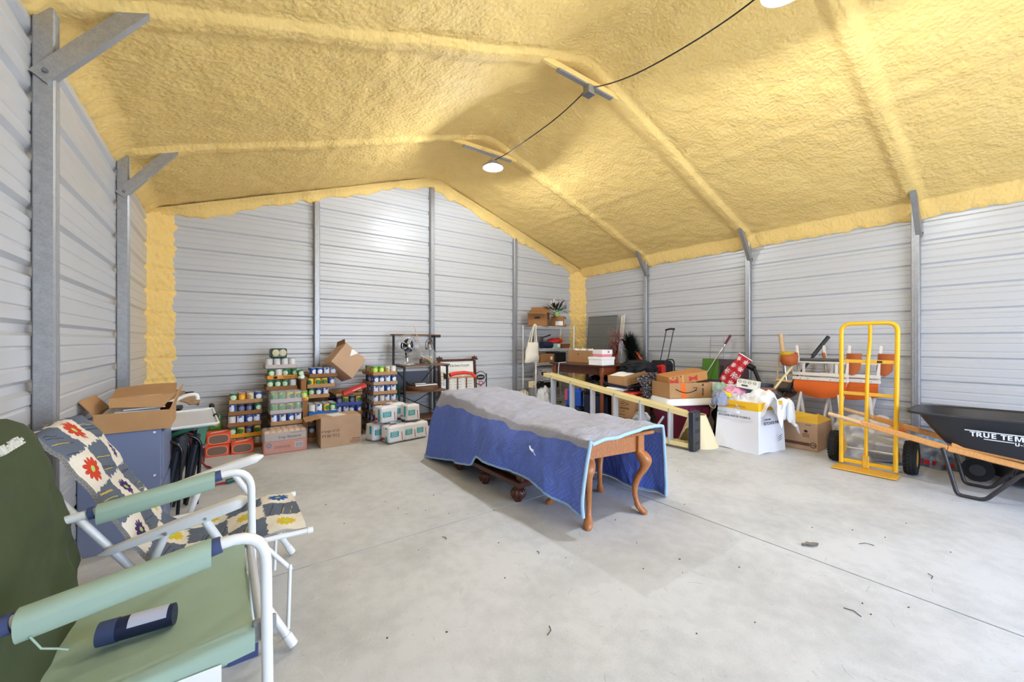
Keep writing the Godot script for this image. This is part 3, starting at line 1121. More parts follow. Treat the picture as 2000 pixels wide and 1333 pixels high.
func filing_cabinet():
	var t := thing("filing_cabinet", "blue grey steel filing cabinet beside the left wall", "cabinet", Vector3(-0.435, 0, -3.2))
	part(t, "body", mb().box(Vector3(0, 0.315, 0), Vector3(0.325, 0.63, 0.50), 0.004).mesh(), M.cabinet)
	for y in [0.615, 0.375, 0.12]:
		part(t, "screw", mb().cyl(Vector3(0.135, y, 0.249), Vector3(0.135, y, 0.253), 0.008, 0.006, 8).mesh(), M.white_metal)
	for y in [0.48, 0.17]:
		part(t, "drawer", mb().box(Vector3(0.165, y, 0), Vector3(0.012, 0.27, 0.46), 0.004).mesh(), M.cabinet)
	# the burst carton of folders on top
	var b := thing("carton_of_folders", "open brown carton of paper folders on the filing cabinet", "cardboard box", Vector3(-0.385, 0.632, -3.12))
	var w := 0.30
	var d := 0.36
	var h := 0.105
	part(b, "body", mb().box(Vector3(0, 0.003, 0), Vector3(w, 0.005, d)).box(Vector3(-w / 2, h / 2, 0), Vector3(0.005, h, d)).box(Vector3(w / 2, h / 2, 0), Vector3(0.005, h, d)).box(Vector3(0, h / 2, d / 2), Vector3(w, h, 0.005)).box(Vector3(0, h / 2, -d / 2), Vector3(w, h, 0.005)).mesh(), M.card)
	# lid: a big flap hinged at the back, bent over to the front with a turned-down lip
	var P := []
	for i in 13:
		var u := i / 12.0
		var row := []
		for j in 9:
			var v := j / 8.0
			var x := lerpf(-w / 2 + 0.03, w / 2 + 0.005, u)
			row.append(Vector3(x + 0.02 * v, lerpf(0.205, 0.175, v) + 0.012 * sin(u * 2.5) - (0.0 if v < 0.99 else 0.0) + 0.008 * u, lerpf(-d / 2 - 0.02, d / 2 - 0.05, v)))
		P.append(row)
	P.reverse()
	part(b, "lid", mb().sheet(P, 0.005).mesh(), M.card)
	part(b, "lid_lip", mb().poly3([Vector3(-w / 2 + 0.05, 0.178, d / 2 - 0.048), Vector3(w / 2 + 0.022, 0.187, d / 2 - 0.048), Vector3(w / 2 - 0.03, 0.118, d / 2 - 0.018), Vector3(-w / 2 + 0.055, 0.132, d / 2 - 0.018)], 0.005).mesh(), M.card)
	part(b, "side_flap", mb().poly3([Vector3(-w / 2, h, d / 2), Vector3(-w / 2, h, -d / 2), Vector3(-w / 2 - 0.05, h + 0.075, -d / 2 + 0.05), Vector3(-w / 2 - 0.06, h + 0.07, d / 2 - 0.04)], 0.005).mesh(), M.card)
	part(b, "side_flap", mb().poly3([Vector3(w / 2, h, -d / 2), Vector3(w / 2, h, d / 2 - 0.01), Vector3(w / 2 + 0.035, h + 0.11, d / 2 - 0.10), Vector3(w / 2 + 0.035, h + 0.11, -d / 2 + 0.02)], 0.005).mesh(), M.card)
	for k in 5:
		var fo := mb()
		fo.at(-0.05 + 0.018 * k, 0.075 + 0.014 * k, 0.015 - 0.004 * k, 4.0 * k - 8.0, 6.0, -3.0 + k)
		fo.box(Vector3.ZERO, Vector3(0.22 - 0.012 * k, 0.007, 0.30), 0.002)
		single("paper_folder", "white paper folder in the burst carton, %s from the bottom" % ["first", "second", "third", "fourth", "fifth"][k], "folder", fo.mesh(), M.paper if k != 2 else plain(rgb(214, 206, 190), 0.8), b.position, 0, "folders in the carton")

func left_clutter():
	# folded camp table: silver top, green folding legs
	var t := thing("camp_table", "folded silver topped camp table with green plastic legs", "folding table", Vector3(-0.17, 0.56, -3.58))
	var top := mb().at(0, 0.0, 0, 6, 9, 1)
	top.box(Vector3(0, 0.012, 0), Vector3(0.27, 0.014, 0.36), 0.006)
	part(t, "table_top", top.mesh(), plain(rgb(226, 227, 230), 0.25, 0.4))
	var rim := mb().at(0, 0.0, 0, 6, 9, 1)
	for s in [-1.0, 1.0]:
		rim.bar(Vector3(0.135 * s, 0.022, -0.18), Vector3(0.135 * s, 0.022, 0.18), 0.012, 0.012, Vector3.UP, 0.003)
		rim.bar(Vector3(-0.135, 0.022, 0.18 * s), Vector3(0.135, 0.022, 0.18 * s), 0.012, 0.012, Vector3.UP, 0.003)
	part(t, "rim", rim.mesh(), M.white_metal)
	for s in [-0.17, 0.10]:
		part(t, "corner_guard", mb().at(0, 0, 0, 6, 9, 1).box(Vector3(0.138, 0.014, -0.10 + s), Vector3(0.034, 0.034, 0.05), 0.01).mesh(), M.black)
	part(t, "leg", mb().prism_at(Transform3D(Basis(Vector3.UP, deg_to_rad(12)), Vector3(0.045, -0.155, 0.08)), PackedVector2Array([Vector2(-0.018, 0), Vector2(0.026, 0), Vector2(0.05, 0.15), Vector2(-0.008, 0.15), Vector2(-0.014, 0.10)]), 0.02).mesh(), M.green)
	part(t, "brace", mb().bar(Vector3(-0.10, -0.075, 0.09), Vector3(0.045, -0.02, 0.09), 0.016, 0.03, Vector3.UP, 0.004).mesh(), M.green)
	# two folded black camp chairs leaning behind the cabinet
	for k in 2:
		var c := thing("folded_camp_chair", ["folded black camp chair nearest the filing cabinet", "folded black camp chair behind the first, under the silver table"][k], "camp chair", Vector3(-0.235 + 0.075 * k, 0, -3.42 - 0.13 * k), -8 + 10 * k, "folded black camp chairs")
		part(c, "seat_cloth", mb().at(0, 0.30, 0, 0, 0, -9).box(Vector3.ZERO, Vector3(0.05, 0.40, 0.16), 0.02).mesh(), plain(rgb(48, 51, 60), 0.8))
		for s in [-1.0, 1.0]:
			part(c, "leg", mb().tube(rounded([Vector3(0.02, 0.008, 0.09 * s), Vector3(0.045, 0.44, 0.09 * s), Vector3(-0.05, 0.50, 0.09 * s), Vector3(-0.07, 0.40, 0.09 * s)], 0.05), 0.010, 8).mesh(), M.black_gloss)
			part(c, "leg", mb().tube([Vector3(-0.035, 0.008, 0.07 * s), Vector3(0.035, 0.40, 0.075 * s)], 0.009, 8).mesh(), M.black_metal)
		part(c, "hub", mb().box(Vector3(0.02, 0.43, 0), Vector3(0.03, 0.03, 0.2), 0.008).mesh(), M.black_gloss)
		for s in [-0.06, 0.03]:
			part(c, "rivet", mb().cyl(Vector3(0.03, 0.43, s), Vector3(0.042, 0.43, s), 0.006, 0.005, 8).mesh(), M.chrome)
	# red jumper cable with a teal clamp
	var cab := thing("jumper_cable", "red jumper cable with teal clamp lying on the floor", "cable", Vector3(0, 0, -4.2))
	var pts := [Vector3(-0.15, 0.34, -0.28), Vector3(-0.16, 0.16, -0.30), Vector3(-0.13, 0.012, -0.27), Vector3(-0.075, 0.012, -0.18), Vector3(-0.07, 0.012, -0.02), Vector3(-0.16, 0.012, 0.20), Vector3(-0.165, 0.012, 0.34), Vector3(-0.11, 0.012, 0.40), Vector3(-0.03, 0.012, 0.36), Vector3(0.04, 0.014, 0.37)]
	part(cab, "wire", mb().tube(rounded(pts, 0.07, 4), 0.0085, 8).mesh(), plain(rgb(158, 40, 44), 0.5))
	part(cab, "clamp", mb().tube([Vector3(0.03, 0.02, 0.37), Vector3(0.10, 0.028, 0.355), Vector3(0.125, 0.03, 0.35)], 0.02, 8, true, 0.015).mesh(), M.teal)
	part(cab, "jaw", mb().tube([Vector3(0.125, 0.03, 0.35), Vector3(0.165, 0.025, 0.34)], 0.006, 6, true, 0.003).mesh(), M.galv)
	# burgundy pail with a black base and the bits round it
	var pail := thing("burgundy_pail", "translucent burgundy pail on a black base behind the camp table", "pail", Vector3(-0.20, 0, -4.62))
	part(pail, "bowl", mb().lathe([Vector2(0.075, 0.15), Vector2(0.085, 0.16), Vector2(0.075, 0.19), Vector2(0.072, 0.31), Vector2(0.055, 0.37), Vector2(0.0, 0.385)], 20).mesh(), plain(rgb(104, 56, 60), 0.25))
	part(pail, "base", mb().lathe([Vector2(0.05, 0.0), Vector2(0.075, 0.01), Vector2(0.075, 0.15), Vector2(0.0, 0.15)], 20).mesh(), plain(rgb(44, 40, 44), 0.4))
	part(pail, "rim", mb().lathe([Vector2(0.078, 0.148), Vector2(0.095, 0.152), Vector2(0.097, 0.168), Vector2(0.08, 0.172)], 20).mesh(), plain(rgb(150, 116, 110), 0.4))
	var bt := thing("spray_bottle", "small white spray bottle with black cap on the floor by the red cable", "bottle", Vector3(-0.205, 0, -4.14))
	part(bt, "body", mb().lathe([Vector2(0.0, 0.0), Vector2(0.022, 0.0), Vector2(0.023, 0.01), Vector2(0.021, 0.09), Vector2(0.012, 0.10)], 12).mesh(), M.white_paint)
	part(bt, "cap", mb().lathe([Vector2(0.016, 0.095), Vector2(0.017, 0.15), Vector2(0.0, 0.152)], 12).mesh(), M.black)
	var coat := mb()
	var P := []
	var nz := noise(441, 8.0, 2)
	for i in 19:
		var row := []
		for j in 15:
			var u := i / 18.0
			var v := j / 14.0
			row.append(Vector3(lerpf(-0.14, 0.16, u), 0.03 + 0.10 * sin(u * PI) * (0.4 + 0.6 * sin(v * PI)) + nz.get_noise_2d(u * 2.0, v * 2.0) * 0.03, lerpf(0.13, -0.13, v)))
		P.append(row)
	coat.sheet(P, 0.012)
	var ct := thing("tan_jacket", "crumpled tan jacket with dark collar behind the carton of folders", "jacket", Vector3(-0.30, 0.61, -3.98))
	part(ct, "cloth", coat.mesh(), plain(rgb(156, 126, 92), 0.9))
	part(ct, "collar", mb().box(Vector3(0.10, 0.105, 0.0), Vector3(0.06, 0.02, 0.05), 0.009).mesh(), M.black)
	var hk := thing("shelf_crate", "dark plastic crate carrying the tan jacket beside the left wall", "crate", Vector3(-0.40, 0, -4.04))
	part(hk, "body", mb().box(Vector3(0, 0.30, 0), Vector3(0.28, 0.60, 0.24), 0.012).mesh(), M.black_metal)
	part(hk, "rim", mb().box(Vector3(0, 0.59, 0), Vector3(0.30, 0.03, 0.26), 0.008).mesh(), M.black)
	var mug := thing("white_scoop", "white plastic scoop handle sticking up behind the carton", "scoop", Vector3(-0.20, 0.70, -3.72))
	part(mug, "handle", mb().tube(rounded([Vector3(-0.10, -0.02, 0), Vector3(0.0, 0.03, 0), Vector3(0.055, 0.03, 0), Vector3(0.06, -0.01, 0)], 0.03), 0.013, 8).mesh(), M.white_paint)

# ==================================================================== tinned food along the back wall
var can_mesh: ArrayMesh
var can_mats := []
const CAN_LOOK := ["blue can with white oval label", "blue and white striped can", "yellow green can", "green can", "orange can", "cream can", "white can with dark picture", "yellow can", "dark navy can", "lime green can"]
const NTH := ["first", "second", "third", "fourth", "fifth", "sixth"]

func can_material(k: int) -> StandardMaterial3D:
	var base: Color = [rgb(44, 84, 168), rgb(56, 96, 180), rgb(206, 202, 60), rgb(36, 120, 62), rgb(236, 134, 30), rgb(226, 214, 176), rgb(226, 224, 220), rgb(232, 196, 48), rgb(36, 40, 68), rgb(112, 190, 44)][k]
	var second: Color = [rgb(236, 238, 242), rgb(232, 236, 244), rgb(70, 150, 70), rgb(214, 226, 196), rgb(250, 190, 60), rgb(190, 160, 100), rgb(92, 76, 64), rgb(60, 120, 70), rgb(120, 126, 160), rgb(226, 232, 120)][k]
	var im := Image.create(96, 64, false, Image.FORMAT_RGB8)
	im.fill(rgb(172, 174, 178))
	im.fill_rect(Rect2i(0, 14, 96, 37), base)
	if k == 1 or k == 2:
		for q in 4: im.fill_rect(Rect2i(q * 24 + 2, 14, 11, 37), second)
	if k == 3 or k == 9:
		im.fill_rect(Rect2i(0, 38, 96, 9), second)
	var pic: Array = [rgb(236, 200, 60), rgb(60, 90, 170), rgb(46, 120, 180), rgb(240, 240, 236), rgb(200, 60, 30), rgb(216, 190, 130), rgb(70, 56, 46), rgb(210, 90, 40), rgb(196, 170, 90), rgb(230, 120, 30)]
	for c in [Vector2(0, 29), Vector2(48, 29), Vector2(96, 29)]:
		for y in range(16, 50):
			for x in 96:
				var d := Vector2((x - c.x) / 14.0, (y - c.y) / 9.0)
				if d.length() < 1.0: im.set_pixel(x, y, second if k != 6 else base)
				var e := Vector2((x - c.x) / 13.0, (y - 44.0) / 6.0)
				if e.length() < 1.0: im.set_pixel(x, y, pic[k])
	for q in 3:
		for c in [20, 66]:
			im.fill_rect(Rect2i(c, 20 + q * 9, 12, 2), base.darkened(0.5))
	im.fill_rect(Rect2i(0, 14, 96, 1), rgb(140, 142, 146))
	im.fill_rect(Rect2i(0, 50, 96, 1), rgb(140, 142, 146))
	var m := plain(Color.WHITE, 0.38)
	m.albedo_texture = ImageTexture.create_from_image(im)
	return m

func add_can(look: int, at: Vector3, label: String, group: String) -> MeshInstance3D:
	return single("food_can", label, "can", can_mesh, can_mats[look], at, rng.randf_range(-35, 35), group)

func tray_mesh(w: float, d: float, h: float) -> ArrayMesh:
	var m := mb()
	m.box(Vector3(0, 0.002, -d / 2), Vector3(w, 0.004, d))
	m.box(Vector3(0, h / 2, -0.0015), Vector3(w, h, 0.003)).box(Vector3(0, h / 2, -d + 0.0015), Vector3(w, h, 0.003))
	for s in [-1.0, 1.0]:
		m.prism_at(Transform3D(Basis(Vector3(0, 0, -1), Vector3.UP, Vector3(1, 0, 0)), Vector3((w / 2 - 0.0015) * s - 0.0015, 0, 0)), PackedVector2Array([Vector2(0, 0), Vector2(d, 0), Vector2(d, h), Vector2(d - 0.05, h * 0.72), Vector2(0.05, h * 0.72), Vector2(0, h)]), 0.003)
	return m.mesh()

# a tray with a row of cans on show; x = left edge, z = front face
func tray(stack: String, tier: String, x: float, y: float, z: float, looks: Array, board: Material, rows := 1, left_col := 0, what := "brown", lift := 0.0, deep := 0.45):
	var n := looks.size()
	var w := n * 0.0725 + 0.006
	var t := thing("can_tray", "%s cardboard can tray, %s of the %s" % [what, tier, stack], "tray", Vector3(x + w / 2, y, z), 0, "cardboard can trays")
	part(t, "card", tray_mesh(w, deep, 0.045), board)
	for r in maxi(rows, left_col):
		for i in n:
			if r >= rows and i > 0: continue
			var lk: int = looks[i] if r == 0 else looks[(i + r) % n]
			var row: String = "" if r == 0 else [", second row", ", third row", ", fourth row", ", fifth row", ", sixth row"][r - 1]
			add_can(lk, Vector3(x + 0.003 + 0.0725 * (i + 0.5), y + 0.005 + lift, z - 0.040 - 0.0725 * r), "%s, %s from left%s, %s, %s" % [CAN_LOOK[lk], NTH[i], row, tier, stack], "cans of the " + stack)
	return t

func build_cans():
	var R := 0.0352
	can_mesh = mb().lathe([Vector2(0.0, 0.001), Vector2(R - 0.003, 0.001), Vector2(R, 0.0), Vector2(R, 0.004), Vector2(R - 0.001, 0.006), Vector2(R - 0.001, 0.102), Vector2(R, 0.104), Vector2(R, 0.108), Vector2(R - 0.002, 0.108), Vector2(R - 0.003, 0.104), Vector2(0.0, 0.104)], 14, Vector3.ZERO, 0.9).mesh()
	for k in 10: can_mats.append(can_material(k))
	var yellow_board := plain(rgb(232, 168, 32), 0.8)
	var orange_board := plain(rgb(226, 148, 62), 0.8)
	var blue_board := plain(rgb(14, 106, 188), 0.7)
	var navy_board := plain(rgb(72, 84, 168), 0.7)
	var filmed := plain(rgb(186, 168, 160), 0.35)
	# leftmost stack
	var S := "leftmost can stack"
	tray(S, "bottom tray", 0.052, 0.0, -4.98, [6, 6, 6, 6], M.card_dark)
	tray(S, "second tray", 0.052, 0.117, -4.98, [3, 7, 8, 7], yellow_board, 1, 0, "yellow")
	tray(S, "third tray", 0.048, 0.234, -4.98, [6, 1, 0, 1], M.card_dark)
	tray(S, "fourth tray", 0.055, 0.351, -4.98, [1, 8, 8, 3], M.card_dark)
	tray(S, "top tray", 0.060, 0.468, -4.98, [3, 4, 5, 0], M.card, 2)
	# film-wrapped stack in front
	S = "wrapped can stack"
	tray(S, "bottom tray", 0.408, 0.0, -4.80, [0, 1, 0, 1], blue_board, 1, 0, "blue")
	tray(S, "second tray", 0.410, 0.117, -4.80, [1, 0, 1, 0], blue_board, 1, 0, "blue")
	tray(S, "third tray", 0.410, 0.234, -4.80, [1, 1, 0, 1], M.card)
	tray(S, "fourth tray", 0.405, 0.351, -4.80, [2, 2, 7, 2], filmed, 1, 0, "pale filmed")
	tray(S, "top tray", 0.405, 0.468, -4.80, [2, 2, 7, 7], filmed, 2, 0, "pale filmed")
	var film := mb()
	film.box(Vector3(0.553, 0.468, -4.945), Vector3(0.318, 0.262, 0.31), 0.03)
	film.T = Transform3D.IDENTITY
	var ff := part(get_node(NodePath(last_tray_name(0))), "shrink_film", film.mesh(), M.clear_film, "clear shrink film")
	ff.position = -get_node(NodePath(last_tray_name(0))).position
	# upper part behind, on top of the wrapped stack
	S = "white-can stack"
	tray(S, "bottom tray", 0.385, 0.585, -4.985, [3, 3, 3, 6], M.card_dark, 1, 0, "brown", 0.0, 0.30)
	tray(S, "middle tray", 0.393, 0.702, -4.985, [3, 6, 3, 3], orange_board, 1, 0, "orange printed", 0.0, 0.30)
	tray(S, "top tray", 0.378, 0.819, -4.985, [6, 6, 6, 6], filmed, 2, 0, "pale grey", 0.0, 0.30)
	var logo := mb().lathe([Vector2(0.02, 0.0), Vector2(0.0, 0.001)], 16)
	var lg: Node3D = get_node(NodePath(last_tray_name(1)))
	var o := part(lg, "printed_oval", logo.mesh(), M.ink)
	o.transform = Transform3D(Basis(Vector3(1, 0, 0), Vector3(0, 0, 1), Vector3(0, -0.75, 0)), Vector3(-0.07, 0.022, 0.0006))
	for q in 2: part(lg, "printed_line", mb().box(Vector3(0.05, 0.028 - 0.014 * q, 0.0006), Vector3(0.10 - 0.03 * q, 0.005, 0.001)).mesh(), plain(rgb(120, 60, 20), 0.8))
	# shrink-wrapped green pack on top
	var pk := thing("can_multipack", "dark green printed multipack of cans on the highest tray", "multipack", Vector3(0.500, 0.935, -5.03), 4)
	part(pk, "sleeve", mb().box(Vector3(0, 0.052, 0), Vector3(0.148, 0.104, 0.15), 0.012).mesh(), plain(rgb(28, 62, 40), 0.35))
	for s in [-1.0, 1.0]:
		var b := mb()
		b.lathe([Vector2(0.034, 0.0), Vector2(0.028, 0.003), Vector2(0.0, 0.0035)], 16)
		var q := part(pk, "printed_picture", b.mesh(), plain(rgb(206, 196, 160), 0.5))
		q.transform = Transform3D(Basis(Vector3(1, 0, 0), Vector3(0, 0, 1), Vector3(0, -1.1, 0)), Vector3(0.034 * s, 0.058, 0.075))
	# loose tilted cans between stacks
	var c1 := add_can(9, Vector3(0.715, 0.705, -4.93), "bright green can tipped sideways between the upper stacks", "")
	c1.rotation_degrees = Vector3(0, 20, 14)
	c1.material_override = can_mats[3]
	var c2 := add_can(9, Vector3(0.745, 0.465, -4.88), "lime green can tipped against the wrapped stack", "")
	c2.rotation_degrees = Vector3(0, -20, 9)
	var sup := thing("spare_carton", "narrow brown carton wedged between the wrapped and blue-tray stacks", "cardboard box", Vector3(0.735, 0, -5.10))
	part(sup, "body", mb().box(Vector3(0, 0.350, 0), Vector3(0.052, 0.70, 0.36), 0.003).mesh(), M.card_dark)
	part(sup, "tape", mb().box(Vector3(0, 0.7005, 0), Vector3(0.02, 0.001, 0.36)).mesh(), M.cream)
	single("small_carton", "small flat brown carton under the tipped lime can", "cardboard box", mb().box(Vector3(0.742, 0.232, -4.885), Vector3(0.055, 0.464, 0.068), 0.002).mesh(), M.card_dark)
	# blue-tray stack
	S = "blue-tray stack"
	tray(S, "lowest tray", 0.775, 0.06, -4.86, [0, 6, 0, 3], M.card_dark)
	tray(S, "second tray", 0.772, 0.177, -4.86, [1, 0, 1, 0], M.card_dark)
	tray(S, "blue tray", 0.765, 0.298, -4.80, [6, 1, 7, 3], blue_board, 3, 0, "bright blue", 0.012)
	tray(S, "middle tray", 0.790, 0.468, -4.98, [3, 0, 1], M.card, 1, 0, "brown", 0.0, 0.35)
	tray(S, "printed tray", 0.775, 0.585, -4.96, [7, 7, 7, 0], M.card, 1, 0, "fruit printed", 0.0, 0.35)
	tray(S, "top tray", 0.800, 0.702, -4.97, [0, 0, 1, 1], M.card_dark, 2, 0, "brown", 0.0, 0.33)
	single("carton_block", "brown carton under the blue-tray stack", "cardboard box", mb().box(Vector3(0.92, 0.030, -5.07), Vector3(0.30, 0.058, 0.44), 0.003).mesh(), M.card)
	single("carton_block", "brown carton lifting the upper trays behind the blue tray", "cardboard box", mb().box(Vector3(0.92, 0.232, -5.345), Vector3(0.29, 0.462, 0.07), 0.003).mesh(), M.card_dark)
	# stack under the tilted box
	S = "short can stack"
	tray(S, "lowest tray", 1.085, 0.0, -4.96, [0, 1, 0, 1], M.card_dark)
	tray(S, "second tray", 1.085, 0.117, -4.96, [1, 0, 6, 1], M.card_dark)
	tray(S, "third tray", 1.082, 0.234, -4.96, [1, 1, 0, 0], M.card_dark)
	tray(S, "blue wrapped tray", 1.080, 0.351, -4.955, [8, 7, 8, 7], navy_board, 1, 0, "violet blue")
	var lid := thing("shallow_carton", "shallow brown printed carton over the violet blue tray", "carton", Vector3(1.228, 0.468, -4.955))
	part(lid, "card", tray_mesh(0.30, 0.45, 0.035), M.card)
	part(lid, "printed_line", mb().box(Vector3(0.0, 0.018, 0.0006), Vector3(0.08, 0.007, 0.001)).mesh(), M.ink)
	var rb := thing("red_flat_box", "flat red cardboard box tilted under the leaning brown box", "box", Vector3(1.285, 0.545, -4.98))
	rb.rotation_degrees = Vector3(0, -8, 20)
	part(rb, "box", mb().box(Vector3.ZERO, Vector3(0.27, 0.036, 0.22), 0.003).mesh(), M.red_bright)
	part(rb, "printed_line", mb().box(Vector3(0.02, 0.0, 0.1105), Vector3(0.10, 0.010, 0.001)).mesh(), plain(rgb(250, 200, 180), 0.6))
	part(rb, "side_strip", mb().box(Vector3(-0.0, -0.019, 0.0), Vector3(0.27, 0.002, 0.22)).mesh(), M.card_dark)
	# tallest stack at the right: its left side shows too
	S = "tallest can stack"
	var tiers := ["bottom tray", "second tray", "third tray", "fourth tray", "fifth tray", "sixth tray", "top tray"]
	var lk := [[1, 0, 1, 0], [0, 1, 0, 1], [1, 0, 1, 0], [1, 6, 1, 1], [1, 1, 0, 1], [0, 0, 1, 0], [9, 9, 5, 6]]
	for k in 7:
		tray(S, tiers[k], 1.462 + 0.004 * (k % 2), 0.117 * k, -4.82, lk[k], M.card if k % 2 == 0 else M.card_pale, 1 if k < 6 else 3, 5)
	# tilted carton leaning against the wall on the short stack
	var tb := thing("tilted_carton", "brown cardboard carton balanced on its corner above the cans", "cardboard box", Vector3(1.19, 0.862, -5.06))
	tb.rotation_degrees = Vector3(-12, 14, -43)
	part(tb, "body", mb().box(Vector3(0, 0, 0), Vector3(0.315, 0.30, 0.26), 0.004).mesh(), M.card_pale)
	part(tb, "flap", mb().box(Vector3(0.0, 0.18, -0.13), Vector3(0.31, 0.07, 0.004)).mesh(), M.card)
	part(tb, "flap", mb().poly3([Vector3(-0.155, 0.15, 0.10), Vector3(-0.155, 0.15, -0.12), Vector3(-0.185, 0.20, -0.11), Vector3(-0.185, 0.20, 0.08)], 0.004).mesh(), M.card_dark)
	part(tb, "torn_tape", mb().poly3([Vector3(-0.025, 0.05, 0.1306), Vector3(0.03, 0.142, 0.1306), Vector3(-0.03, 0.145, 0.1306), Vector3(-0.06, 0.13, 0.1306)], 0.0008).mesh(), M.white_print, "torn white tape")
	# noodle case in clear wrap
	var rm := thing("noodle_case", "film-wrapped case of chicken noodles printed orange and grey", "carton", Vector3(0.520, 0, -4.675))
	part(rm, "tray", mb().box(Vector3(0, 0.062, 0), Vector3(0.382, 0.124, 0.235), 0.004).mesh(), plain(rgb(196, 120, 92), 0.6))
	part(rm, "upper_band", mb().box(Vector3(0, 0.165, 0), Vector3(0.376, 0.085, 0.23), 0.008).mesh(), plain(rgb(184, 160, 140), 0.45))
	for i in 7:
		for j in 3:
			part(rm, "packet", mb().at(-0.162 + 0.054 * i, 0.213, -0.075 + 0.072 * j, 0, 8, 0).box(Vector3.ZERO, Vector3(0.05, 0.024, 0.068), 0.011).mesh(), plain(rgb(226, 190, 156), 0.35))
	var zf := 0.1185
	lettering(rm, "print", "Top Ramen", 0.026, Vector3(0.035, 0.160, 0.116), Vector3.RIGHT, Vector3.UP, M.ink, true, true)
	lettering(rm, "print", "INDIVIDUAL PACKS", 0.009, Vector3(0.10, 0.196, 0.116), Vector3.RIGHT, Vector3.UP, M.ink)
	var pan := PackedVector2Array()
	for q in [Vector2(-0.11, 0.05), Vector2(-0.10, 0.085), Vector2(-0.05, 0.108), Vector2(0.07, 0.118), Vector2(0.075, 0.03), Vector2(-0.06, 0.03)]: pan.append(q)
	part(rm, "printed_panel", mb().prism_at(Transform3D(Basis.IDENTITY, Vector3(0, 0, zf - 0.001)), pan, 0.0015).mesh(), plain(rgb(206, 108, 34), 0.6))
	lettering(rm, "print", "CHICKEN", 0.023, Vector3(-0.03, 0.066, zf + 0.001), Vector3.RIGHT, Vector3.UP, M.ink, true)
	part(rm, "printed_seal", mb().prism_at(Transform3D(Basis.IDENTITY, Vector3(-0.145, 0.09, zf - 0.001)), disc(0.024, 18), 0.0014).mesh(), plain(rgb(92, 82, 84), 0.6))
	part(rm, "printed_swirl", mb().tube(rounded([Vector3(-0.158, 0.082, zf + 0.0006), Vector3(-0.15, 0.103, zf + 0.0006), Vector3(-0.135, 0.098, zf + 0.0006), Vector3(-0.145, 0.086, zf + 0.0006), Vector3(-0.132, 0.078, zf + 0.0006)], 0.01), 0.0022, 5).mesh(), plain(rgb(200, 160, 140), 0.6))
	part(rm, "printed_panel", mb().box(Vector3(0.118, 0.070, zf), Vector3(0.072, 0.052, 0.001)).mesh(), plain(rgb(206, 196, 188), 0.6))
	for i in 14:
		part(rm, "barcode_bar", mb().box(Vector3(0.088 + i * 0.0046, 0.070, zf + 0.0008), Vector3(0.0012 + 0.0011 * (i * 7 % 3), 0.042, 0.0006)).mesh(), M.ink)
	part(rm, "shrink_film", mb().box(Vector3(0, 0.116, 0), Vector3(0.392, 0.236, 0.246), 0.02).mesh(), M.clear_film)
	# three orange drink cartons with oval windows
	var spots := [Vector3(-0.034, 0, -4.885), Vector3(-0.026, 0.112, -4.885), Vector3(0.172, 0, -4.868)]
	var says := ["lower orange carton of the pair, with oval window", "upper orange carton of the pair, with oval window", "single orange carton with oval window beside the pair"]
	for i in 3:
		var b := thing("orange_carton", says[i], "carton", spots[i], [0.0, 3.0, -2.0][i], "orange cartons")
		part(b, "body", mb().box(Vector3(0, 0.055, 0), Vector3(0.188, 0.110, 0.17), 0.005).mesh(), M.orange)
		var ov := PackedVector2Array()
		for k in 24:
			var a := TAU * k / 24.0
			ov.append(Vector2(signf(cos(a)) * pow(absf(cos(a)), 0.62) * 0.078, signf(sin(a)) * pow(absf(sin(a)), 0.62) * 0.040))
		part(b, "window_rim", mb().prism_at(Transform3D(Basis.from_scale(Vector3(1.07, 1.12, 1)), Vector3(0, 0.054, 0.0848)), ov, 0.001).mesh(), plain(rgb(250, 150, 110), 0.4))
		part(b, "window_card", mb().prism_at(Transform3D(Basis.IDENTITY, Vector3(0, 0.054, 0.0852)), ov, 0.0016).mesh(), plain(rgb(122, 96, 78), 0.7))
		part(b, "printed_swash", mb().at(0.0, 0.1105, 0.0, 0, 0, 0).prism_at(Transform3D(Basis(Vector3(1, 0, 0), Vector3(0, 0, -1), Vector3(0, 1, 0)), Vector3.ZERO), PackedVector2Array([Vector2(-0.07, -0.05), Vector2(0.03, -0.02), Vector2(0.075, 0.05), Vector2(0.02, 0.03), Vector2(-0.05, 0.0)]), 0.001).mesh(), plain(rgb(248, 214, 200), 0.5))
		part(b, "side_panel", mb().box(Vector3(0.0945, 0.055, 0.03), Vector3(0.001, 0.06, 0.10)).mesh(), plain(rgb(214, 190, 186), 0.5))
	# green snack boxes behind
	for i in 2:
		var b := thing("green_snack_box", ["left green snack box with red oval badge", "right green snack box with red oval badge"][i], "box", Vector3(-0.155 + 0.105 * i, 0.205, -5.16), 3 - 5 * i, "green snack boxes")
		part(b, "body", mb().box(Vector3(0, 0.075, 0), Vector3(0.098, 0.15, 0.07), 0.003).mesh(), plain(rgb(70, 140, 40), 0.5))
		part(b, "printed_badge", mb().prism_at(Transform3D(Basis.from_scale(Vector3(0.8, 1.1, 1)), Vector3(0.012, 0.068, 0.035)), disc(0.034, 18), 0.001).mesh(), plain(rgb(236, 200, 40), 0.5))
		part(b, "printed_badge", mb().prism_at(Transform3D(Basis.from_scale(Vector3(0.8, 1.1, 1)), Vector3(0.012, 0.068, 0.0355)), disc(0.028, 18), 0.001).mesh(), plain(rgb(178, 34, 26), 0.5))
		part(b, "printed_panel", mb().box(Vector3(0.01, 0.128, 0.0352), Vector3(0.06, 0.03, 0.001)).mesh(), plain(rgb(150, 190, 220), 0.5))
		part(b, "printed_panel", mb().box(Vector3(0.012, 0.068, 0.0366), Vector3(0.012, 0.045, 0.0006)).mesh(), M.white_print)
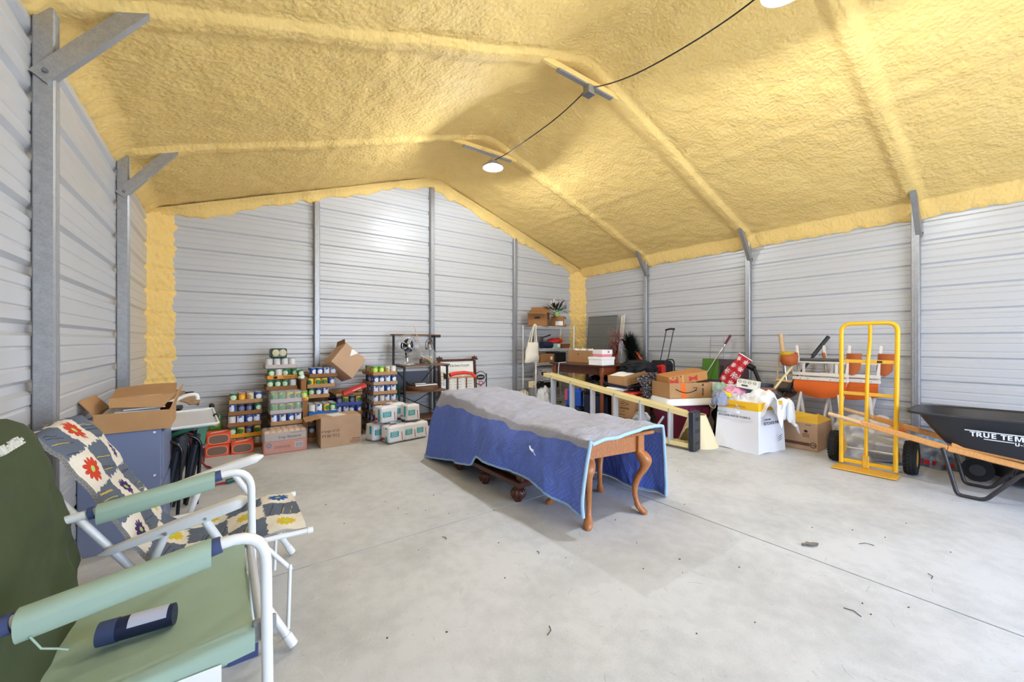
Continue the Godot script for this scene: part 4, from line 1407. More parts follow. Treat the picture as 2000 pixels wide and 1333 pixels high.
	single("plain_carton", "plain brown carton under the green snack boxes", "cardboard box", mb().box(Vector3(-0.10, 0.1015, -5.17), Vector3(0.24, 0.203, 0.24), 0.003).mesh(), M.card_dark)
	# carton printed PFW-512
	var pf := thing("printed_carton", "brown carton printed 4 bags of 20 PFW-512 with open flap", "cardboard box", Vector3(1.038, 0, -4.655), -1)
	part(pf, "body", mb().box(Vector3(0, 0.158, 0), Vector3(0.405, 0.316, 0.29), 0.003).mesh(), M.card_pale)
	part(pf, "flap", mb().poly3([Vector3(-0.2025, 0.316, 0.14), Vector3(-0.2025, 0.316, -0.14), Vector3(-0.34, 0.300, -0.10), Vector3(-0.345, 0.292, 0.13)].duplicate(), 0.004).mesh(), M.card)
	part(pf, "paper_slip", mb().at(-0.03, 0.318, 0.02, 18).box(Vector3.ZERO, Vector3(0.15, 0.003, 0.17), 0.001).mesh(), M.paper)
	part(pf, "seam", mb().box(Vector3(0, 0.3165, 0.0), Vector3(0.40, 0.001, 0.006)).mesh(), M.card_inside)
	lettering(pf, "print", "4 bags of 20", 0.024, Vector3(-0.107, 0.172, 0.1452), Vector3.RIGHT, Vector3.UP, M.ink)
	lettering(pf, "print", "PFW-512", 0.032, Vector3(-0.105, 0.122, 0.1452), Vector3.RIGHT, Vector3.UP, M.ink)
	lettering(pf, "print", "- @Prevail", 0.013, Vector3(0.145, 0.066, 0.1452), Vector3.RIGHT, Vector3.UP, M.ink, true)
	for y in [0.022, 0.050]:
		part(pf, "printed_rule", mb().box(Vector3(0.14, y, 0.1454), Vector3(0.105, 0.0025, 0.0008)).mesh(), M.ink)
	for i in 8:
		part(pf, "printed_rule", mb().box(Vector3(0.09 + i * 0.0143, 0.036, 0.1454), Vector3(0.006, 0.018, 0.0008)).mesh(), plain(rgb(120, 92, 74), 0.8))
	# diaper packs
	var packs := [[1.455, 0.0, -4.37, 12, "left rear pack on the floor"], [1.535, 0.0, -4.335, 10, "front left pack on the floor"], [1.705, 0.0, -4.36, 8, "middle pack on the floor"], [1.850, 0.0, -4.385, 6, "right pack on the floor"], [1.490, 0.205, -4.44, 9, "upper left pack"], [1.755, 0.205, -4.40, 7, "upper right pack"], [1.655, 0.205, -4.60, 10, "upper rear pack"], [1.62, 0.0, -4.60, 8, "floor pack hidden behind the middle one"]]
	packs[0] = [1.425, 0.0, -4.545, 14, "left rear pack on the floor"]
	for p in packs:
		diaper_pack(Vector3(p[0], p[1], p[2]), p[3], "white diaper pack with teal and red print, " + p[4])

func last_tray_name(back: int) -> String:
	var k: int = taken["can_tray"] - back
	return "can_tray_%03d" % k

func disc(r: float, n: int) -> PackedVector2Array:
	var p := PackedVector2Array()
	for k in n: p.append(Vector2(cos(TAU * k / n), sin(TAU * k / n)) * r)
	return p

func diaper_pack(at: Vector3, turn: float, label: String):
	var t := thing("diaper_pack", label, "diaper pack", at, turn, "white diaper packs")
	var w := 0.165 if at.x > 1.6 else 0.20
	var P := []
	for i in 25:
		var a := TAU * i / 24.0
		var row := []
		for j in 13:
			var v := j / 12.0
			var k := pow(1.0 - pow(absf(2.0 * v - 1.0), 9.0), 0.22)
			var ca := cos(a); var sa := sin(a)
			row.append(Vector3(signf(ca) * pow(absf(ca), 0.22) * w / 2 * (0.86 + 0.14 * k) * (1.0 + 0.05 * sin(v * 5.0 + at.x * 40.0)) * (k if j > 0 and j < 12 else 0.0), v * 0.205, signf(sa) * pow(absf(sa), 0.22) * 0.085 * (k if j > 0 and j < 12 else 0.0)))
		P.append(row)
	P.reverse()
	part(t, "wrap", mb().sheet(P, 0.0, true).mesh(), plain(rgb(238, 237, 240), 0.4))
	var f := 0.0875
	part(t, "printed_panel", mb().box(Vector3(-w * 0.16, 0.105, f), Vector3(w * 0.5, 0.058, 0.002)).mesh(), M.teal_print)
	part(t, "printed_stripe", mb().at(w * 0.3, 0.08, f, 0, 0, 6).box(Vector3.ZERO, Vector3(0.006, 0.09, 0.002)).mesh(), M.red_print)
	part(t, "printed_stripe", mb().at(-w * 0.08, 0.2052, 0.022, 0, 0, 0).box(Vector3.ZERO, Vector3(w * 0.46, 0.0012, 0.022)).mesh(), M.red_print)
	part(t, "printed_panel", mb().at(w * 0.08, 0.2052, -0.018, 0, 0, 0).box(Vector3.ZERO, Vector3(w * 0.42, 0.0012, 0.034)).mesh(), M.teal_print)
	for k in 3:
		part(t, "printed_line", mb().box(Vector3(-w * 0.16, 0.122 - 0.016 * k, f + 0.0012), Vector3(w * 0.36, 0.004, 0.001)).mesh(), M.white_print)
	# side toward the left shows a red title and a teal band
	part(t, "printed_panel", mb().box(Vector3(-w / 2 - 0.0015, 0.10, 0.03), Vector3(0.002, 0.15, 0.034)).mesh(), M.teal_print)
	part(t, "printed_stripe", mb().box(Vector3(-w / 2 - 0.0015, 0.05, -0.03), Vector3(0.002, 0.028, 0.06)).mesh(), M.red_print)

# ==================================================================== industrial desk by the back wall
func build_back_desk():
	var t := thing("shelf_desk", "black steel desk with brown wooden shelves against the back wall", "desk", Vector3(2.18, 0, -5.1))
	var x0 := -0.30
	var x1 := 0.30
	for x in [x0, x1]:
		part(t, "leg", mb().box(Vector3(x, 0.40, 0.20), Vector3(0.026, 0.80, 0.026), 0.003).mesh(), M.black_metal)
		part(t, "leg", mb().box(Vector3(x, 0.60, -0.20), Vector3(0.026, 1.20, 0.026), 0.003).mesh(), M.black_metal)
		for y in [0.09, 0.44, 0.785]:
			part(t, "side_rail", mb().box(Vector3(x, y, 0), Vector3(0.02, 0.022, 0.38), 0.003).mesh(), M.black_metal)
	for y in [0.09, 0.455, 0.80]:
		part(t, "shelf", mb().box(Vector3(0.01 if y > 0.7 else 0.0, y, 0), Vector3(0.66 if y > 0.7 else 0.60, 0.02, 0.42), 0.003).mesh(), M.rustic)
	part(t, "base_rail", mb().box(Vector3(0, 0.04, 0.19), Vector3(0.60, 0.05, 0.02), 0.003).mesh(), M.black_metal)
	part(t, "top_shelf", mb().box(Vector3(0.0, 1.205, -0.15), Vector3(0.68, 0.016, 0.15), 0.003).mesh(), M.rustic)
	part(t, "shelf_lip", mb().box(Vector3(0.30, 1.185, -0.15), Vector3(0.09, 0.03, 0.13), 0.004).mesh(), M.black_metal)
	part(t, "back_panel", mb().box(Vector3(-0.04, 0.55, -0.21), Vector3(0.50, 0.30, 0.006)).mesh(), plain(rgb(84, 88, 98), 0.5, 0.3))
	for s in [[Vector3(x0, 0.12, -0.2), Vector3(x1, 0.42, -0.2)], [Vector3(x1, 0.12, -0.2), Vector3(x0, 0.42, -0.2)], [Vector3(x0, 0.76, -0.2), Vector3(x0 + 0.25, 0.48, -0.2)], [Vector3(x1, 0.76, -0.2), Vector3(x1 - 0.25, 0.48, -0.2)]]:
		part(t, "cross_brace", mb().tube(s, 0.006, 6).mesh(), M.black_metal)
	# wire grid on the right side
	part(t, "wire_grid", mb().tube([Vector3(0.33, 0.48, -0.1), Vector3(0.33, 0.70, -0.1)], 0.002, 5).mesh(), M.black_metal)
	for k in 4: part(t, "grid_wire", mb().tube([Vector3(0.33, 0.52 + 0.05 * k, -0.16), Vector3(0.33, 0.52 + 0.05 * k, 0.08)], 0.002, 5).mesh(), M.black_metal)
	for k in 4: part(t, "grid_wire", mb().tube([Vector3(0.33, 0.49, -0.14 + 0.06 * k), Vector3(0.33, 0.70, -0.14 + 0.06 * k)], 0.002, 5).mesh(), M.black_metal)
	# chrome desk fan
	var f := thing("desk_fan", "vintage chrome desk fan with round wire cage on the desk", "fan", Vector3(1.965, 0.811, -5.02), 12)
	part(f, "base", mb().lathe([Vector2(0.0, 0.0), Vector2(0.105, 0.0), Vector2(0.10, 0.014), Vector2(0.055, 0.030), Vector2(0.022, 0.045), Vector2(0.018, 0.09)], 24).mesh(), plain(rgb(196, 198, 204), 0.2, 0.7))
	part(f, "motor", mb().tube([Vector3(0, 0.245, -0.09), Vector3(0, 0.245, -0.03), Vector3(0, 0.245, 0.0)], 0.05, 14, true, 0.03).tube([Vector3(0, 0.08, -0.02), Vector3(0, 0.25, -0.05)], 0.014, 8).mesh(), M.black_gloss)
	for r in [0.148, 0.128, 0.095]:
		for z in [-0.02, 0.035]:
			if r == 0.095 and z < 0.0: continue
			if r == 0.128 and z < 0.0: continue
			var ring := []
			for k in 32: ring.append(Vector3(cos(TAU * k / 32) * r, 0.245 + sin(TAU * k / 32) * r, z))
			part(f, "cage_ring", mb().tube(ring, 0.0032, 5, false, -1.0, true).mesh(), M.chrome)
	for k in 6:
		var a := TAU * k / 6.0 + 0.52
		part(f, "cage_spoke", mb().tube([Vector3(cos(a) * 0.02, 0.245 + sin(a) * 0.02, 0.045), Vector3(cos(a) * 0.128, 0.245 + sin(a) * 0.128, 0.036), Vector3(cos(a) * 0.148, 0.245 + sin(a) * 0.148, -0.02)], 0.003, 5).mesh(), M.chrome)
	part(f, "badge", mb().tube([Vector3(0, 0.245, 0.04), Vector3(0, 0.245, 0.052)], 0.024, 16, true, 0.018).mesh(), plain(rgb(224, 222, 206), 0.4))
	for k in 4:
		var a := TAU * k / 4.0 + 0.3
		var P := []
		for i in 7:
			var row := []
			for j in 6:
				var rr := lerpf(0.02, 0.092, i / 6.0)
				var aa := a + (j / 5.0 - 0.5) * lerpf(0.7, 1.25, i / 6.0)
				row.append(Vector3(cos(aa) * rr, 0.245 + sin(aa) * rr, 0.004 + (j / 5.0 - 0.5) * 0.03))
			P.append(row)
		part(f, "blade", mb().sheet(P, 0.0015).mesh(), plain(rgb(46, 48, 58), 0.35, 0.4))
	# glass jar lamp
	var j := thing("glass_jar", "large clear glass jar with metal lid and sticks inside", "jar", Vector3(2.305, 0.811, -5.08))
	part(j, "glass", mb().lathe([Vector2(0.0, 0.004), Vector2(0.075, 0.0), Vector2(0.086, 0.012), Vector2(0.09, 0.09), Vector2(0.082, 0.15), Vector2(0.055, 0.19), Vector2(0.05, 0.205)], 24).mesh(), M.glass)
	part(j, "lid", mb().lathe([Vector2(0.056, 0.19), Vector2(0.056, 0.215), Vector2(0.03, 0.222), Vector2(0.026, 0.26), Vector2(0.0, 0.262)], 20).mesh(), plain(rgb(150, 146, 142), 0.4, 0.5))
	part(j, "lamp_socket", mb().lathe([Vector2(0.022, 0.262), Vector2(0.024, 0.30), Vector2(0.0, 0.305)], 12).mesh(), plain(rgb(92, 54, 40), 0.4))
	part(j, "wire_handle", mb().tube(rounded([Vector3(-0.052, 0.20, 0), Vector3(-0.06, 0.29, 0), Vector3(-0.02, 0.34, 0), Vector3(0.03, 0.335, 0), Vector3(0.05, 0.26, 0)], 0.03), 0.004, 6).mesh(), M.black_metal)
	for k in 6:
		part(j, "stick", mb().tube([Vector3(-0.03 + 0.012 * k, 0.008, 0.01 * (k % 3 - 1)), Vector3(-0.045 + 0.016 * k, 0.10, 0.02 * (k % 2))], 0.007, 6).mesh(), M.pale_wood)
	# duck decoy and rod
	var d := thing("duck_figure", "carved duck figure with spread pale wings on the desk edge", "figurine", Vector3(2.165, 0.811, -4.97), 20)
	part(d, "body", mb().tube([Vector3(-0.05, 0.045, 0), Vector3(-0.02, 0.04, 0.01), Vector3(0.04, 0.05, 0.02), Vector3(0.075, 0.03, 0.035)], 0.034, 10, true, 0.014).mesh(), plain(rgb(92, 72, 58), 0.7))
	part(d, "wing", mb().at(-0.035, 0.085, 0.02, 20, 30, -35).box(Vector3.ZERO, Vector3(0.11, 0.012, 0.045), 0.005).mesh(), plain(rgb(216, 210, 198), 0.7))
	part(d, "wing", mb().at(0.03, 0.082, -0.015, -10, -20, -30).box(Vector3.ZERO, Vector3(0.10, 0.012, 0.04), 0.005).mesh(), plain(rgb(190, 182, 166), 0.7))
	part(d, "head", mb().tube([Vector3(0.07, 0.03, 0.035), Vector3(0.085, 0.0, 0.06), Vector3(0.09, -0.02, 0.075)], 0.018, 10, true, 0.012).mesh(), plain(rgb(52, 98, 74), 0.5))
	single("bamboo_rod", "thin bamboo rod standing up behind the duck figure", "rod", mb().tube([Vector3(2.165, 0.90, -5.02), Vector3(2.15, 1.05, -5.04), Vector3(2.09, 1.33, -5.10)], 0.0045, 6).mesh(), M.pale_wood)
	# round seat and books on the lower shelf
	var w := thing("round_stool_top", "round wooden stool top on the desk's lower shelf", "stool top", Vector3(2.19, 0.466, -5.08))
	part(w, "board", mb().lathe([Vector2(0.0, 0.0), Vector2(0.215, 0.0), Vector2(0.22, 0.008), Vector2(0.22, 0.048), Vector2(0.21, 0.055), Vector2(0.0, 0.055)], 32).mesh(), M.rustic)
	var bk := [[2.14, 0.522, -5.03, 0.20, 0.024, 0.15, 4, "brown backed book lying on the stool top"], [2.135, 0.547, -5.04, 0.15, 0.014, 0.12, -6, "thin pale book topmost on the stool top"], [2.30, 0.522, -5.04, 0.13, 0.022, 0.13, 2, "cream book at the right of the stool top"]]
	for b in bk:
		var o := thing("book", b[7], "book", Vector3(b[0], b[1], b[2]), b[6], "books on the stool top")
		part(o, "cover", mb().box(Vector3(0, b[4] / 2, 0), Vector3(b[3], b[4], b[5]), 0.002).mesh(), plain(rgb(132, 112, 104), 0.7))
		part(o, "pages", mb().box(Vector3(0.004, b[4] / 2, 0.003), Vector3(b[3] - 0.006, b[4] * 0.72, b[5]), 0.001).mesh(), M.paper)
	# teal hose loop behind the tall stack
	single("teal_hose", "teal hose loop between the tallest cans and the desk", "hose", mb().tube(rounded([Vector3(1.785, 0.01, -4.99), Vector3(1.79, 0.55, -4.99), Vector3(1.825, 0.60, -4.99), Vector3(1.845, 0.50, -4.99), Vector3(1.845, 0.01, -4.99)], 0.05), 0.013, 8).mesh(), M.teal)
	# framed sampler
	var s := thing("framed_sampler", "dark carved wooden frame with a printed kitchen prayer behind glass", "picture frame", Vector3(2.86, 0.0, -5.25))
	s.rotation_degrees.x = -5
	var fw := 0.60
	for k in [[Vector3(0, 0.835, 0), Vector3(fw, 0.034, 0.03)], [Vector3(0, 0.28, 0), Vector3(fw, 0.034, 0.03)], [Vector3(-fw / 2, 0.55, 0), Vector3(0.040, 0.56, 0.03)], [Vector3(fw / 2, 0.55, 0), Vector3(0.040, 0.56, 0.03)]]:
		part(s, "frame_bar", mb().box(k[0], k[1], 0.006).mesh(), M.walnut)
	for sg in [-1.0, 1.0]:
		for k in 5:
			var a := PI * k / 4.0
			part(s, "carved_leaf", mb().at(sg * (fw / 2 - 0.005) + cos(a) * 0.035, 0.845 + sin(a) * 0.026, 0.012, 0, 0, rad_to_deg(a) - 90).box(Vector3.ZERO, Vector3(0.026, 0.055, 0.022), 0.009).mesh(), M.walnut)
	part(s, "print_sheet", mb().box(Vector3(0, 0.55, -0.006), Vector3(fw - 0.05, 0.54, 0.006)).mesh(), plain(rgb(236, 234, 222), 0.6))
	lettering(s, "title", "Kitchen Prayer", 0.034, Vector3(0.04, 0.755, 0.0), Vector3.RIGHT, Vector3.UP, plain(rgb(70, 66, 66), 0.7), false, true)
	part(s, "printed_picture", mb().prism_at(Transform3D(Basis.from_scale(Vector3(1.4, 1, 1)), Vector3(-0.165, 0.755, -0.003)), disc(0.02, 14), 0.0012).mesh(), plain(rgb(70, 160, 170), 0.6))
	for c in 3:
		for k in 6:
			var sq := []
			for q in 16: sq.append(Vector3(-0.24 + 0.175 * c + 0.0085 * q, 0.64 - 0.042 * k + 0.007 * sin(q * 2.3 + k + c * 5.0), -0.0025))
			part(s, "written_line", mb().tube(sq, 0.0018, 4).mesh(), plain(rgb(70, 66, 66), 0.7))
	part(s, "foot", mb().box(Vector3(0, 0.13, -0.01), Vector3(0.5, 0.27, 0.012), 0.002).mesh(), M.walnut)
	# magazine rack with a red folder in front of it
	var m := thing("magazine_rack", "light wooden slatted rack in front of the framed print", "rack", Vector3(2.80, 0.0, -5.06))
	var mw := 0.46
	for y in [0.60, 0.32]:
		part(m, "rail", mb().box(Vector3(0, y, 0.0), Vector3(mw, 0.018, 0.022), 0.004).mesh(), plain(rgb(190, 112, 50), 0.4))
	for k in 4:
		part(m, "slat", mb().box(Vector3(-mw / 2 + 0.012 + k * (mw - 0.024) / 3.0, 0.30, 0.0), Vector3(0.020, 0.60, 0.014), 0.003).mesh(), plain(rgb(120, 66, 34), 0.45))
	part(m, "side", mb().prism_at(Transform3D(Basis(Vector3(0, 0, 1), Vector3.UP, Vector3(-1, 0, 0)), Vector3(-mw / 2, 0.58, 0.0)), PackedVector2Array([Vector2(0.02, 0.0), Vector2(0.02, 0.045), Vector2(-0.04, 0.075), Vector2(-0.10, 0.08), Vector2(-0.10, 0.0)]), 0.016).mesh(), plain(rgb(190, 112, 50), 0.4))
	part(m, "side", mb().box(Vector3(mw / 2, 0.60, -0.04), Vector3(0.016, 0.05, 0.10), 0.004).mesh(), plain(rgb(190, 112, 50), 0.4))
	single("red_cushion", "red folded cloth lying along the top of the slatted rack", "cloth", mb().tube([Vector3(2.62, 0.635, -5.09), Vector3(2.70, 0.655, -5.09), Vector3(2.85, 0.66, -5.09), Vector3(2.97, 0.645, -5.08), Vector3(3.01, 0.59, -5.05)], 0.030, 10, true, 0.022).mesh(), M.red_bright)
	# wrought iron house sign
	var g2 := thing("iron_sign", "small black wrought iron stand with an oval name sign", "sign", Vector3(3.18, 0, -5.14))
	part(g2, "stake", mb().tube([Vector3(0.085, 0.0, 0), Vector3(0.085, 0.63, 0)], 0.008, 6).mesh(), M.black_metal)
	var ring2 := []
	for k in 24: ring2.append(Vector3(-0.02 + cos(TAU * k / 24) * 0.10, 0.56 + sin(TAU * k / 24) * 0.10, 0))
	part(g2, "ring", mb().tube(ring2, 0.006, 6, false, -1.0, true).mesh(), M.black_metal)
	part(g2, "plate", mb().prism_at(Transform3D(Basis.from_scale(Vector3(1.5, 0.8, 1)), Vector3(-0.02, 0.575, -0.004)), disc(0.05, 20), 0.008).mesh(), M.black)
	for q in 7: part(g2, "sign_mark", mb().box(Vector3(-0.062 + 0.014 * q, 0.575, 0.0045), Vector3(0.008, 0.014, 0.001)).mesh(), M.white_print)
	part(g2, "heart", mb().tube(rounded([Vector3(-0.02, 0.44, 0.01), Vector3(0.02, 0.49, 0.01), Vector3(0.0, 0.52, 0.01), Vector3(-0.02, 0.50, 0.01), Vector3(-0.04, 0.52, 0.01), Vector3(-0.06, 0.49, 0.01), Vector3(-0.02, 0.44, 0.01)], 0.02), 0.006, 6).mesh(), M.red)

# ==================================================================== wire shelving in the right back corner
func build_wire_shelf():
	var O := Vector3(4.56, 0, -5.175)
	var t := thing("wire_shelf_unit", "white wire shelving unit in the far right corner", "shelving", O)
	var W := 0.86
	var D := 0.34
	for x in [-W / 2, W / 2]:
		for z in [-D / 2, D / 2]:
			var p := part(t, "post", mb().tube([Vector3(x, 0.0, z), Vector3(x, 1.385, z)], 0.0125, 8).mesh(), M.white_paint)
			part(p, "foot", mb().cyl(Vector3(x, 0.0, z), Vector3(x, 0.02, z), 0.018, 0.015, 8).mesh(), M.black)
	for y in [0.14, 0.47, 0.755, 0.99, 1.36]:
		var sh := part(t, "shelf", mb().tube([Vector3(-W / 2, y, D / 2), Vector3(W / 2, y, D / 2), Vector3(W / 2, y, -D / 2), Vector3(-W / 2, y, -D / 2)], 0.004, 6, false, -1.0, true).tube([Vector3(-W / 2, y - 0.028, D / 2), Vector3(W / 2, y - 0.028, D / 2), Vector3(W / 2, y - 0.028, -D / 2), Vector3(-W / 2, y - 0.028, -D / 2)], 0.004, 6, false, -1.0, true).mesh(), M.white_paint)
		var zz := []
		for k in 44: zz.append(Vector3(-W / 2 + W * k / 43.0, y - 0.014 + (0.013 if k % 2 == 0 else -0.013), D / 2))
		part(sh, "truss_wire", mb().tube(zz, 0.003, 4).mesh(), M.white_paint)
		var deck := mb()
		for k in 22: deck.tube([Vector3(-W / 2 + W * (k + 0.5) / 22.0, y, -D / 2), Vector3(-W / 2 + W * (k + 0.5) / 22.0, y, D / 2)], 0.002, 4, false)
		var dk := part(sh, "deck_wires", deck.mesh(), M.white_paint)
		dk.set_meta("kind", "stuff")
	# top shelf: two open cartons and a planter of lilies
	var b := thing("open_carton", "large brown carton with raised flaps on the wire shelf top", "cardboard box", O + Vector3(-0.225, 1.365, 0.0), 42)
	b.scale = Vector3.ONE * 1.42
	open_box(b, 0.235, 0.16, 0.225, M.card_dark)
	part(b, "flap", mb().poly3([Vector3(-0.118, 0.16, 0.112), Vector3(0.118, 0.16, 0.112), Vector3(0.135, 0.115, 0.20), Vector3(-0.125, 0.125, 0.20)], 0.004).mesh(), M.card_dark)
	part(b, "flap", mb().poly3([Vector3(-0.118, 0.16, -0.112), Vector3(-0.118, 0.16, 0.112), Vector3(-0.205, 0.135, 0.12), Vector3(-0.205, 0.14, -0.11)], 0.004).mesh(), M.card_dark)
	part(b, "flap", mb().poly3([Vector3(0.118, 0.16, 0.112), Vector3(0.118, 0.16, -0.112), Vector3(0.15, 0.24, -0.11), Vector3(0.15, 0.24, 0.11)], 0.004).mesh(), M.card_dark)
	part(b, "hand_hole", mb().box(Vector3(0, 0.10, 0.1135), Vector3(0.06, 0.02, 0.001)).mesh(), M.ink)
	part(b, "hand_hole", mb().box(Vector3(-0.1185, 0.10, 0.0), Vector3(0.001, 0.02, 0.06)).mesh(), M.ink)
	var b2 := thing("labelled_carton", "brown carton with white shipping labels on the wire shelf top", "cardboard box", O + Vector3(0.205, 1.365, 0.03), 38)
	b2.scale = Vector3.ONE * 1.45
	part(b2, "body", mb().box(Vector3(0, 0.062, 0), Vector3(0.20, 0.124, 0.15), 0.003).mesh(), M.card_dark)
	part(b2, "label_sticker", mb().box(Vector3(-0.1005, 0.04, 0.02), Vector3(0.001, 0.05, 0.09)).mesh(), M.paper)
	part(b2, "label_sticker", mb().box(Vector3(-0.03, 0.06, 0.0755), Vector3(0.045, 0.075, 0.001)).mesh(), M.paper)
	part(b2, "label_sticker", mb().box(Vector3(0.05, 0.065, 0.0755), Vector3(0.035, 0.05, 0.001)).mesh(), M.paper)
	var p := thing("lily_pot", "potted artificial white lilies in a pale green pot behind the cartons", "plant", O + Vector3(0.085, 1.489, -0.05))
	p.position = O + Vector3(0.16, 1.546, 0.02)
	p.scale = Vector3.ONE * 1.4
	part(p, "pot", mb().lathe([Vector2(0.0, 0.0), Vector2(0.035, 0.0), Vector2(0.045, 0.055), Vector2(0.04, 0.058), Vector2(0.0, 0.05)], 16).mesh(), plain(rgb(150, 186, 120), 0.6))
	var r := RandomNumberGenerator.new()
	r.seed = 9
	for k in 46:
		var dir := Vector3(r.randf_range(-1, 1), r.randf_range(0.1, 1.1), r.randf_range(-0.8, 0.8)).normalized()
		var base := Vector3(0, 0.06, 0) + dir * r.randf_range(0.02, 0.08) + Vector3(dir.x * 0.05, 0, 0)
		part(p, "leaf", leaf_mesh(base, dir, r.randf_range(0.07, 0.12), 0.024), plain([rgb(36, 72, 40), rgb(50, 92, 50), rgb(70, 30, 36)][k % 3], 0.6))
	for k in 9:
		var dir := Vector3(r.randf_range(-1.1, 1.2), r.randf_range(0.25, 1.0), r.randf_range(-0.2, 0.9)).normalized()
		var c := Vector3(0.0, 0.08, 0) + dir * r.randf_range(0.12, 0.16)
		part(p, "stem", mb().tube([Vector3(0, 0.05, 0), c], 0.002, 4, false).mesh(), M.green)
		for q in 5:
			var a := TAU * q / 5.0
			var side := dir.cross(Vector3.UP).normalized()
			var up := side.cross(dir)
			part(p, "petal", leaf_mesh(c, (dir * 0.5 + side * cos(a) + up * sin(a)).normalized(), 0.04, 0.018), plain([rgb(236, 226, 222), rgb(216, 180, 186)][k % 2], 0.6))
	# canvas tote on the front left post
	var bag := thing("tote_bag", "cream canvas tote bag hanging from the wire shelf post", "bag", O + Vector3(-0.52, 0.79, 0.20))
	var P := []
	for i in 21:
		var a := TAU * i / 20.0
		var row := []
		for j in 11:
			var v := j / 10.0
			var w := lerpf(0.145, 0.105, v)
			var dd := 0.05 * sin(PI * clampf(v * 0.8 + 0.1, 0, 1)) + 0.008
			row.append(Vector3(cos(a) * w - 0.02 * (1.0 - v), v * 0.31 + 0.02 * sin(a * 2.0) * (1.0 - v), sin(a) * dd + 0.01 * sin(v * 9.0)))
		P.append(row)
	P.reverse()
	part(bag, "body", mb().sheet(P, 0.0, true).mesh(), plain(rgb(226, 216, 196), 0.95))
	part(bag, "bottom", mb().box(Vector3(-0.02, 0.008, 0), Vector3(0.26, 0.016, 0.04), 0.007).mesh(), plain(rgb(206, 194, 172), 0.95))
	for s in [-1.0, 1.0]:
		part(bag, "strap", mb().tube([Vector3(-0.06, 0.30, 0.03 * s), Vector3(-0.02, 0.46, 0.02 * s), Vector3(0.04, 0.60, 0.008 * s), Vector3(0.055, 0.60, 0.005 * s), Vector3(0.055, 0.46, 0.015 * s), Vector3(0.06, 0.30, 0.03 * s)], 0.010, 6).mesh(), plain(rgb(226, 216, 196), 0.95))
	# second shelf (0.99): pots, blue roll, red cloth, hangers, basket
	var pot := thing("steel_stockpot", "steel stockpot with black handle on the second shelf", "pot", O + Vector3(-0.20, 0.992, -0.05))
	part(pot, "body", mb().lathe([Vector2(0.0, 0.0), Vector2(0.085, 0.0), Vector2(0.09, 0.01), Vector2(0.09, 0.20), Vector2(0.094, 0.205), Vector2(0.086, 0.205), Vector2(0.0, 0.19)], 20).mesh(), plain(rgb(150, 152, 156), 0.28, 0.8))
	part(pot, "handle", mb().tube([Vector3(0.09, 0.19, 0.03), Vector3(0.23, 0.235, 0.06)], 0.012, 8).mesh(), M.black)
	var roll := thing("blue_roll", "dark blue rolled bag on the second shelf", "rolled bag", O + Vector3(-0.14, 1.052, 0.10))
	part(roll, "cloth", mb().tube([Vector3(-0.11, 0, 0), Vector3(-0.09, 0.002, 0), Vector3(0.09, 0, 0), Vector3(0.11, 0, 0)], 0.055, 16).mesh(), M.navy)
	part(roll, "cap", mb().box(Vector3(0.105, 0.0, 0.0), Vector3(0.012, 0.09, 0.06), 0.005).mesh(), M.black)
	single("red_cloth", "folded red cloth heaped on the second wire shelf", "cloth", cloth_heap(0.30, 0.075, 0.20, 501), M.red, O + Vector3(0.13, 1.09, 0.0))
	var tub := thing("craft_tub", "pale green tub with white label under the red cloth", "tub", O + Vector3(0.06, 0.992, 0.03))
	part(tub, "body", mb().box(Vector3(0, 0.045, 0), Vector3(0.20, 0.09, 0.20), 0.01).mesh(), plain(rgb(150, 180, 160), 0.5))
	part(tub, "label_sticker", mb().box(Vector3(0.05, 0.05, 0.1005), Vector3(0.05, 0.05, 0.001)).mesh(), M.paper)
	part(tub, "lid", mb().box(Vector3(0, 0.094, 0), Vector3(0.206, 0.012, 0.206), 0.004).mesh(), M.black)
	var bas := thing("wicker_basket", "brown wicker basket at the right of the second shelf", "basket", O + Vector3(0.315, 0.992, 0.04))
	part(bas, "bowl", mb().lathe([Vector2(0.0, 0.0), Vector2(0.09, 0.0), Vector2(0.115, 0.08), Vector2(0.105, 0.08), Vector2(0.085, 0.012), Vector2(0.0, 0.012)], 24).mesh(), plain(rgb(124, 78, 44), 0.8))
	for k in 5: part(bas, "weave_band", mb().lathe([Vector2(0.094 + 0.0045 * k, 0.010 + 0.015 * k), Vector2(0.100 + 0.0045 * k, 0.015 + 0.015 * k), Vector2(0.096 + 0.0045 * k, 0.021 + 0.015 * k)], 24).mesh(), plain([rgb(140, 92, 54), rgb(108, 66, 38)][k % 2], 0.8))
	for k in 4:
		var h := thing("clothes_hanger", ["yellow hanger at the front of the second shelf", "yellow hanger leaning on the red cloth", "yellow hanger behind the wicker basket", "yellow hanger at the right end of the second shelf"][k], "hanger", O + Vector3(0.20 + 0.055 * k, 1.078 + 0.012 * k, 0.06 - 0.05 * k), [20, -14, 32, 5][k], "yellow clothes hangers")
		part(h, "frame", mb().tube(rounded([Vector3(-0.11, 0.01, 0), Vector3(0.0, 0.075, 0.01), Vector3(0.11, 0.012, 0), Vector3(-0.11, 0.008, 0)], 0.015), 0.005, 6).mesh(), plain(rgb(214, 156, 26), 0.45))
		part(h, "hook", mb().tube(rounded([Vector3(0, 0.07, 0.01), Vector3(0, 0.11, 0.01), Vector3(0.025, 0.135, 0.01), Vector3(0.045, 0.11, 0.01)], 0.02), 0.003, 6).mesh(), plain(rgb(214, 156, 26), 0.45))
	# third shelf (0.755): brown carton
	var c3 := thing("square_label_carton", "brown carton with a square white label on the third shelf", "cardboard box", O + Vector3(-0.15, 0.757, 0.02))
	part(c3, "body", mb().box(Vector3(0, 0.075, 0), Vector3(0.30, 0.15, 0.24), 0.003).mesh(), M.card_dark)
